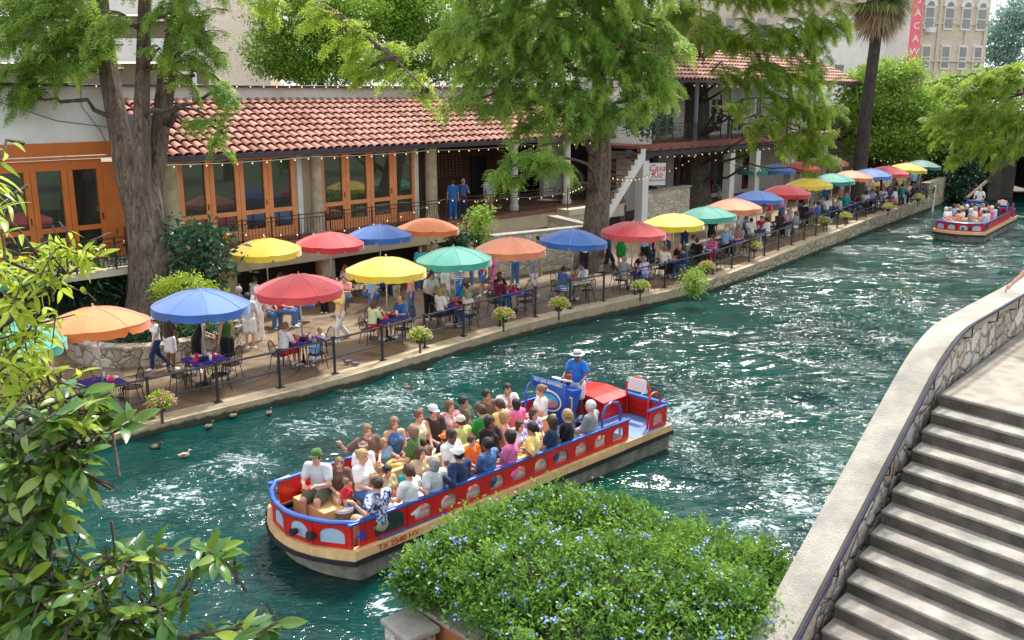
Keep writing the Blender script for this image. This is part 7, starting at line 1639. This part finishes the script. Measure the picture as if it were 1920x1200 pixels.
# --- planting along the building
def shrub(label, px, py, d, rx, ry, seed, mat, leaf, w=.5, dens=1.0, extra=(), name='shrub', cat='shrub'):
    c = atd(px, py + ry, d); g = Vector((c.x, c.y, max(c.z - .1, .2))); leafy(label, [(g, .05), (g + Vector((0, 0, .4)), .03)], ([(px, py, rx, ry)] + list(extra), d), seed, dens, mat, leaf, w, name, cat, 'bark_dark', 'stem')
shrub('dark glossy shrub between the big trunk and the deck beam', 372, 470, 31.3, 42, 36, 81, 'leaf_dark', .26, .42, 1.6, [(350, 440, 30, 22), (395, 500, 36, 22), (385, 445, 26, 20), (360, 510, 34, 20)])
shrub('fern thicket left of the big trunk below the balcony', 185, 530, 31.6, 50, 34, 82, 'leaf_dark', .34, .22, 1.5, [(120, 520, 40, 34), (215, 560, 28, 30), (150, 575, 50, 20), (60, 500, 50, 34), (205, 500, 25, 22)])
shrub('bright green low shrub in the planter behind the blue parasol', 345, 535, 28.8, 45, 18, 83, 'leaf_lime', .12, .5, 2.0, [(385, 545, 30, 14), (315, 550, 22, 18), (340, 600, 50, 14)])
shrub('dark leafy groundcover inside the round planter', 230, 630, 28.2, 34, 16, 84, 'leaf_dark', .14, .5, 2.0, [(280, 640, 40, 12), (330, 625, 40, 14), (390, 620, 40, 14)], 'groundcover')
shrub('slim young vine growing before the porch deck beam', 898, 425, 39, 11, 34, 85, 'leaf_lush', .16, .5, 2.2, [(903, 400, 12, 14), (893, 455, 12, 14)])
shrub('dark ivy clump behind the strong orange parasol', 865, 450, 38.5, 24, 16, 86, 'leaf_dark', .18, .5, 2.0, [(850, 462, 18, 10)])
shrub('bright green plant spilling over the quay edge below the bin', 1302, 525, 35.5, 15, 18, 87, 'leaf_lush', .12, .4, 2.4, [(1298, 540, 12, 12)])
shrub('dark green shrubs on the bank beside the bridge', 1785, 350, 70, 34, 18, 88, 'leaf_dark', .24, .5, 2.2, [(1740, 362, 24, 10), (1820, 335, 26, 22), (1765, 335, 24, 18), (1800, 300, 30, 20)])
shrub('potted green plant hanging under the balcony', 1380, 285, 60, 15, 12, 89, 'leaf_lush', .18, .5, 2.2)
shrub('upstairs balcony plants left of the second trunk', 1195, 232, 50, 26, 22, 90, 'leaf_dark', .26, .3, 2.0, [(1230, 235, 20, 16)])
shrub('small potted plant on the porch deck by the stone column', 1070, 348, 49, 11, 9, 91, 'leaf_lush', .16, .5, 2.0)
# --- flowering bush in front
bush = thing('flowering_bush', 'large plumbago bush covered in small pale blue flowers, beside the stair wall', 'bush', atd(1090, 1160, 11.4)); Ob = np.array(bush.location); rb_ = np.random.default_rng(12)
BB = [(878, 1062, 100, 60, 11.9), (935, 1020, 90, 60, 12.3), (1050, 990, 100, 60, 12.6), (1150, 1008, 100, 60, 12.5), (1280, 1055, 100, 58, 12.2), (1375, 1090, 75, 58, 11.8), (1030, 1100, 170, 84, 11.4), (1200, 1120, 190, 90, 11.2), (1340, 1160, 110, 80, 10.8), (1000, 1150, 90, 60, 11.2), (1110, 1195, 170, 80, 10.6), (800, 1088, 52, 34, 12.0), (1425, 1065, 36, 34, 12.0), (1250, 1210, 150, 60, 10.4)]
cent = []; rads = []
for (x, y, rx, ry, d) in BB: cent.append(np.array(atd(x, y, d))); rads.append(np.array([rx*d/FPX, max(rx, ry)*.75*d/FPX, ry*d/FPX]))
SP = []; SN = []
for c, r_ in zip(cent, rads):
    n_ = int(2900*(r_[0]*r_[2] + .15)); u = norm(rb_.normal(size=(n_, 3))); s = rb_.uniform(.74, 1.06, n_)[:, None] + (np.sin(u[:, :1]*9 + c[0]*5)*np.sin(u[:, 1:2]*8)*np.sin(u[:, 2:]*7 + 1))*.24; p = c + u*r_*s; ok = np.ones(n_, bool)
    for c2, r2 in zip(cent, rads):
        if c2 is c: continue
        ok &= (((p - c2)/r2)**2).sum(1) > .60
    SP.append(p[ok]); SN.append(norm(u/r_)[ok])
SP = np.concatenate(SP); SN = np.concatenate(SN); nS = len(SP)
sd2 = norm(SN*1.0 + rb_.normal(size=(nS, 3))*.55 + np.array([0, 0, .35])); tt = np.clip(.42 + .22*np.sin(SP[:, 0]*6)*np.sin(SP[:, 2]*9 + SP[:, 1]*5) + rb_.normal(0, .16, nS), 0, 1)
Vs = []; Ts = []; SH = MB()
for k in range(9):
    t = k/9*rb_.uniform(.12, .36, nS)[:, None]; b_ = SP + sd2*(t - .05); dv = norm(sd2*.5 + rb_.normal(size=(nS, 3))*.75); l = rb_.uniform(.04, .088, nS)[:, None]; w = norm(np.cross(dv, rb_.normal(size=(nS, 3))))*l*.21
    Vs.append(np.stack([b_, b_ + dv*l*.5 - w, b_ + dv*l, b_ + dv*l*.5 + w], 1)); Ts.append(np.clip(tt + (k/9 - .4)*.35, 0, 1))
V = np.concatenate(Vs).reshape(-1, 3) - Ob; link('foliage', np_mesh('foliage', V, np.arange(len(V)).reshape(-1, 4), M['leaf_bush'], np.concatenate(Ts)), bush)
core = MB()  # dark solid ellipsoids filling the inside of the bush
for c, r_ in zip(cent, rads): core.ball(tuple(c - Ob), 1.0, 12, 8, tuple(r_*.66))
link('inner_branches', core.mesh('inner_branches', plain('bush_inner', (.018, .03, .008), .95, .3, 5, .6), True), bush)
for k in range(110):
    j = rb_.integers(nS); p = Vector(SP[j] - Ob); d_ = Vector(sd2[j]); pts_ = [p, p + d_*.15, p + d_*.28 + Vector((0, 0, .04))]; SH.tube(pts_, .005, 3)
0 and SH.build('shoots', M['leaf_lush'] if False else plain('shoot', (.22, .26, .06), .8), bush)
sel = [j for j in rb_.permutation(nS)[:1500] if SN[j][2] > -.15 and (SN[j][1] < .75)][:420]; FV = []
for j in sel:
    c = SP[j] + SN[j]*rb_.uniform(.06, .17); 
    for _ in range(int(rb_.integers(2, 7))):
        q = c + rb_.normal(size=3)*.028; nn = norm(SN[j] + rb_.normal(size=3)*.5 + np.array([0, -.4, .4])); a = norm(np.cross(nn, rb_.normal(size=3))); b_ = np.cross(nn, a)
        for k in range(5):
            th = 2*math.pi*k/5; d = a*math.cos(th) + b_*math.sin(th); s = -a*math.sin(th) + b_*math.cos(th); R_ = .017; FV.append(np.stack([q, q + d*R_*.6 - s*R_*.35, q + d*R_, q + d*R_*.6 + s*R_*.35]))
V = np.concatenate(FV) - Ob; link('blossoms', np_mesh('blossoms', V, np.arange(len(V)).reshape(-1, 4), M['petal_blue'], np.zeros(len(V)//4)), bush)
# --- foreground branches with big leaves
def leaf_template(n=6, w=.36, fold=.10, bend=.28):
    V = []; 
    for i in range(n + 1):
        t = i/n; ww = w*.5*math.sin(math.pi*min(1, t*.97 + .015))**.8*(1.15 - .35*t); z = -bend*t*t; V += [(t, ww, z + fold*ww*2.2), (t, 0, z), (t, -ww, z + fold*ww*2.2)]
    F = []
    for i in range(n):
        a = i*3; F += [(a, a + 1, a + 4, a + 3), (a + 1, a + 2, a + 5, a + 4)]
    return np.array(V), np.array(F)
def big_leaves(P, D, L, rnd, tint, w=.36, bend=.3):
    TV, TF = leaf_template(w=w, bend=bend); n = len(P); D = norm(D); up = norm(np.array([0, 0, 1.0]) + rnd.normal(size=(n, 3))*.35); S = norm(np.cross(up, D)); U_ = np.cross(D, S)
    roll = rnd.normal(0, .45, n)[:, None]; S, U_ = S*np.cos(roll) + U_*np.sin(roll), U_*np.cos(roll) - S*np.sin(roll); L = L[:, None, None]
    V = P[:, None, :] + (D[:, None, :]*TV[None, :, 0:1] + S[:, None, :]*TV[None, :, 1:2] + U_[:, None, :]*TV[None, :, 2:3])*L
    F = TF[None] + (np.arange(n)*len(TV))[:, None, None]; return V.reshape(-1, 3), F.reshape(-1, 4), np.repeat(tint, len(TF))
def branchset(label, root, stems, regions, seed, mat, L, w, bend, name, tints=(.5, .25), bark_='bark_dark', maxd=.7):
    rnd = np.random.default_rng(seed); o = thing(name, label, 'tree branch', root); O = np.array(root); wood = MB(); P = []; D = []; T = []; Ls = []
    def twig(pts, nl, ll, tint):
        pts = [np.array(p) for p in pts]; m = len(pts)-1
        for k in range(nl):
            s = (k + .4)/nl*m; i = min(int(s), m-1); f = s - i; p = pts[i]*(1-f) + pts[i+1]*f; d = norm(pts[i+1] - pts[i]); sd = norm(np.cross(d, [0, 0, 1.0])); sg = 1 if k % 2 else -1
            P.append(p); D.append(norm(d*.55 + sd*sg*rnd.uniform(.5, 1.0) + rnd.normal(size=3)*.28 + np.array([0, 0, rnd.uniform(-.25, .3)]))); T.append(np.clip(rnd.normal(tint, tints[1]), 0, 1)); Ls.append(ll*rnd.uniform(.7, 1.15))
        P.append(pts[-1]); D.append(norm(pts[-1] - pts[-2])); T.append(min(1, tint + .2)); Ls.append(ll)
    anchors = []
    for st in stems:
        pts = [atd(x, y, d) for x, y, d in st]; wood.tube([p - Vector(root) for p in pts], [.014*(1 - .75*i/(len(pts)-1)) for i in range(len(pts))], 6); twig(pts, int(sum((b - a).length for a, b in zip(pts, pts[1:]))/(L*.42)), L, tints[0])
        for a, b in zip(pts, pts[1:]):
            for k in range(4): anchors.append(np.array(a.lerp(b, k/4)))
    A = np.array(anchors)
    for (x, y, rx, ry, d, n, dd) in regions:
        for _ in range(n):
            c = np.array(atd(x + rnd.normal()*rx*.55, y + rnd.normal()*ry*.55, d + rnd.uniform(-dd, dd))); near_ = A[np.argmin(((A - c)**2).sum(1))]; dv = c - near_; l = np.linalg.norm(dv)
            if l > maxd: near_ = c - dv/l*maxd*rnd.uniform(.4, 1)
            st_ = near_ if l > L else c - norm(rnd.normal(size=3))*L*2
            mid = (st_ + c)/2 + rnd.normal(size=3)*.03 + np.array([0, 0, .03]); wood.tube([Vector(q - O) for q in (st_, mid, c)], [.006, .0045, .002], 4); twig([st_*.35 + mid*.65, mid*.5 + c*.5, c], int(rnd.integers(4, 8)), L*rnd.uniform(.7, 1.05), tints[0] + (rnd.uniform(-.15, .15)))
    V, F, TT_ = big_leaves(np.array(P) - O, np.array(D), np.array(Ls), rnd, np.array(T), w, bend)
    wood.build('twigs', M[bark_], o); link('leaves', np_mesh('leaves', V, F, M[mat], TT_, smooth=True), o); return o
branchset('bright yellow-green leafy branches at the left edge in the foreground', atd(-120, 700, 5.2), [[(-120, 700, 5.2), (-20, 640, 5), (60, 560, 4.9), (150, 500, 4.9), (185, 480, 4.9)], [(-120, 760, 5.2), (0, 700, 5), (60, 610, 5), (140, 590, 5)], [(-100, 900, 5), (0, 830, 4.9), (80, 740, 4.8), (150, 700, 4.8)], [(-100, 480, 5.2), (20, 500, 5), (90, 520, 5), (160, 505, 5)]],
    [(60, 520, 80, 36, 5, 34, .3), (30, 600, 60, 40, 5, 22, .3), (110, 480, 55, 22, 5, 12, .2), (40, 690, 70, 50, 5, 32, .3), (30, 780, 60, 50, 4.9, 30, .3), (100, 800, 60, 40, 4.9, 14, .3), (20, 900, 50, 60, 4.9, 18, .3)], 91, 'leaf_front_bright', .105, .30, .32, 'foreground_branch', (.5, .22))
branchset('long bright narrow leaves hanging at the far left edge, close to camera', atd(-120, 300, 2.6), [[(-120, 300, 2.6), (-60, 320, 2.5), (-8, 330, 2.5)], [(-120, 430, 2.6), (-50, 440, 2.5), (-6, 400, 2.5)]], [(-10, 350, 16, 40, 2.5, 4, .08), (-5, 430, 18, 22, 2.5, 3, .08)], 92, 'leaf_front_bright', .085, .22, .45, 'foreground_branch', (.45, .2), maxd=.12)
branchset('dark glossy leafy branches filling the lower left corner in the foreground', atd(-160, 1150, 3.4), [[(-160, 1150, 3.4), (0, 1080, 3.3), (90, 960, 3.2), (140, 860, 3.2), (210, 800, 3.2)], [(-160, 1000, 3.4), (-20, 950, 3.3), (60, 870, 3.2), (180, 830, 3.2), (250, 790, 3.2)], [(-100, 1250, 3.4), (60, 1150, 3.2), (180, 1080, 3.2), (290, 1030, 3.2), (420, 1030, 3.2)], [(120, 1260, 3.2), (250, 1180, 3.1), (340, 1110, 3.1), (385, 1040, 3.1)], [(200, 1280, 3.2), (330, 1200, 3.1), (440, 1180, 3.1), (520, 1170, 3.1)], [(-100, 860, 3.4), (0, 800, 3.2), (90, 760, 3.2), (160, 735, 3.2)]],
    [(60, 830, 90, 50, 3.3, 30, .2), (50, 920, 90, 60, 3.3, 38, .25), (40, 1040, 90, 70, 3.3, 42, .25), (110, 1120, 90, 50, 3.2, 30, .2), (60, 1180, 100, 40, 3.2, 30, .2), (200, 1170, 60, 30, 3.1, 14, .15), (280, 1160, 60, 30, 3.1, 10, .15), (150, 790, 60, 40, 3.2, 14, .15), (240, 1060, 60, 22, 3.2, 8, .1), (400, 1050, 30, 20, 3.1, 5, .1), (120, 880, 60, 30, 3.2, 12, .15), (450, 1180, 50, 14, 3.1, 4, .1)], 93, 'leaf_front', .095, .42, .25, 'foreground_branch', (.42, .24))
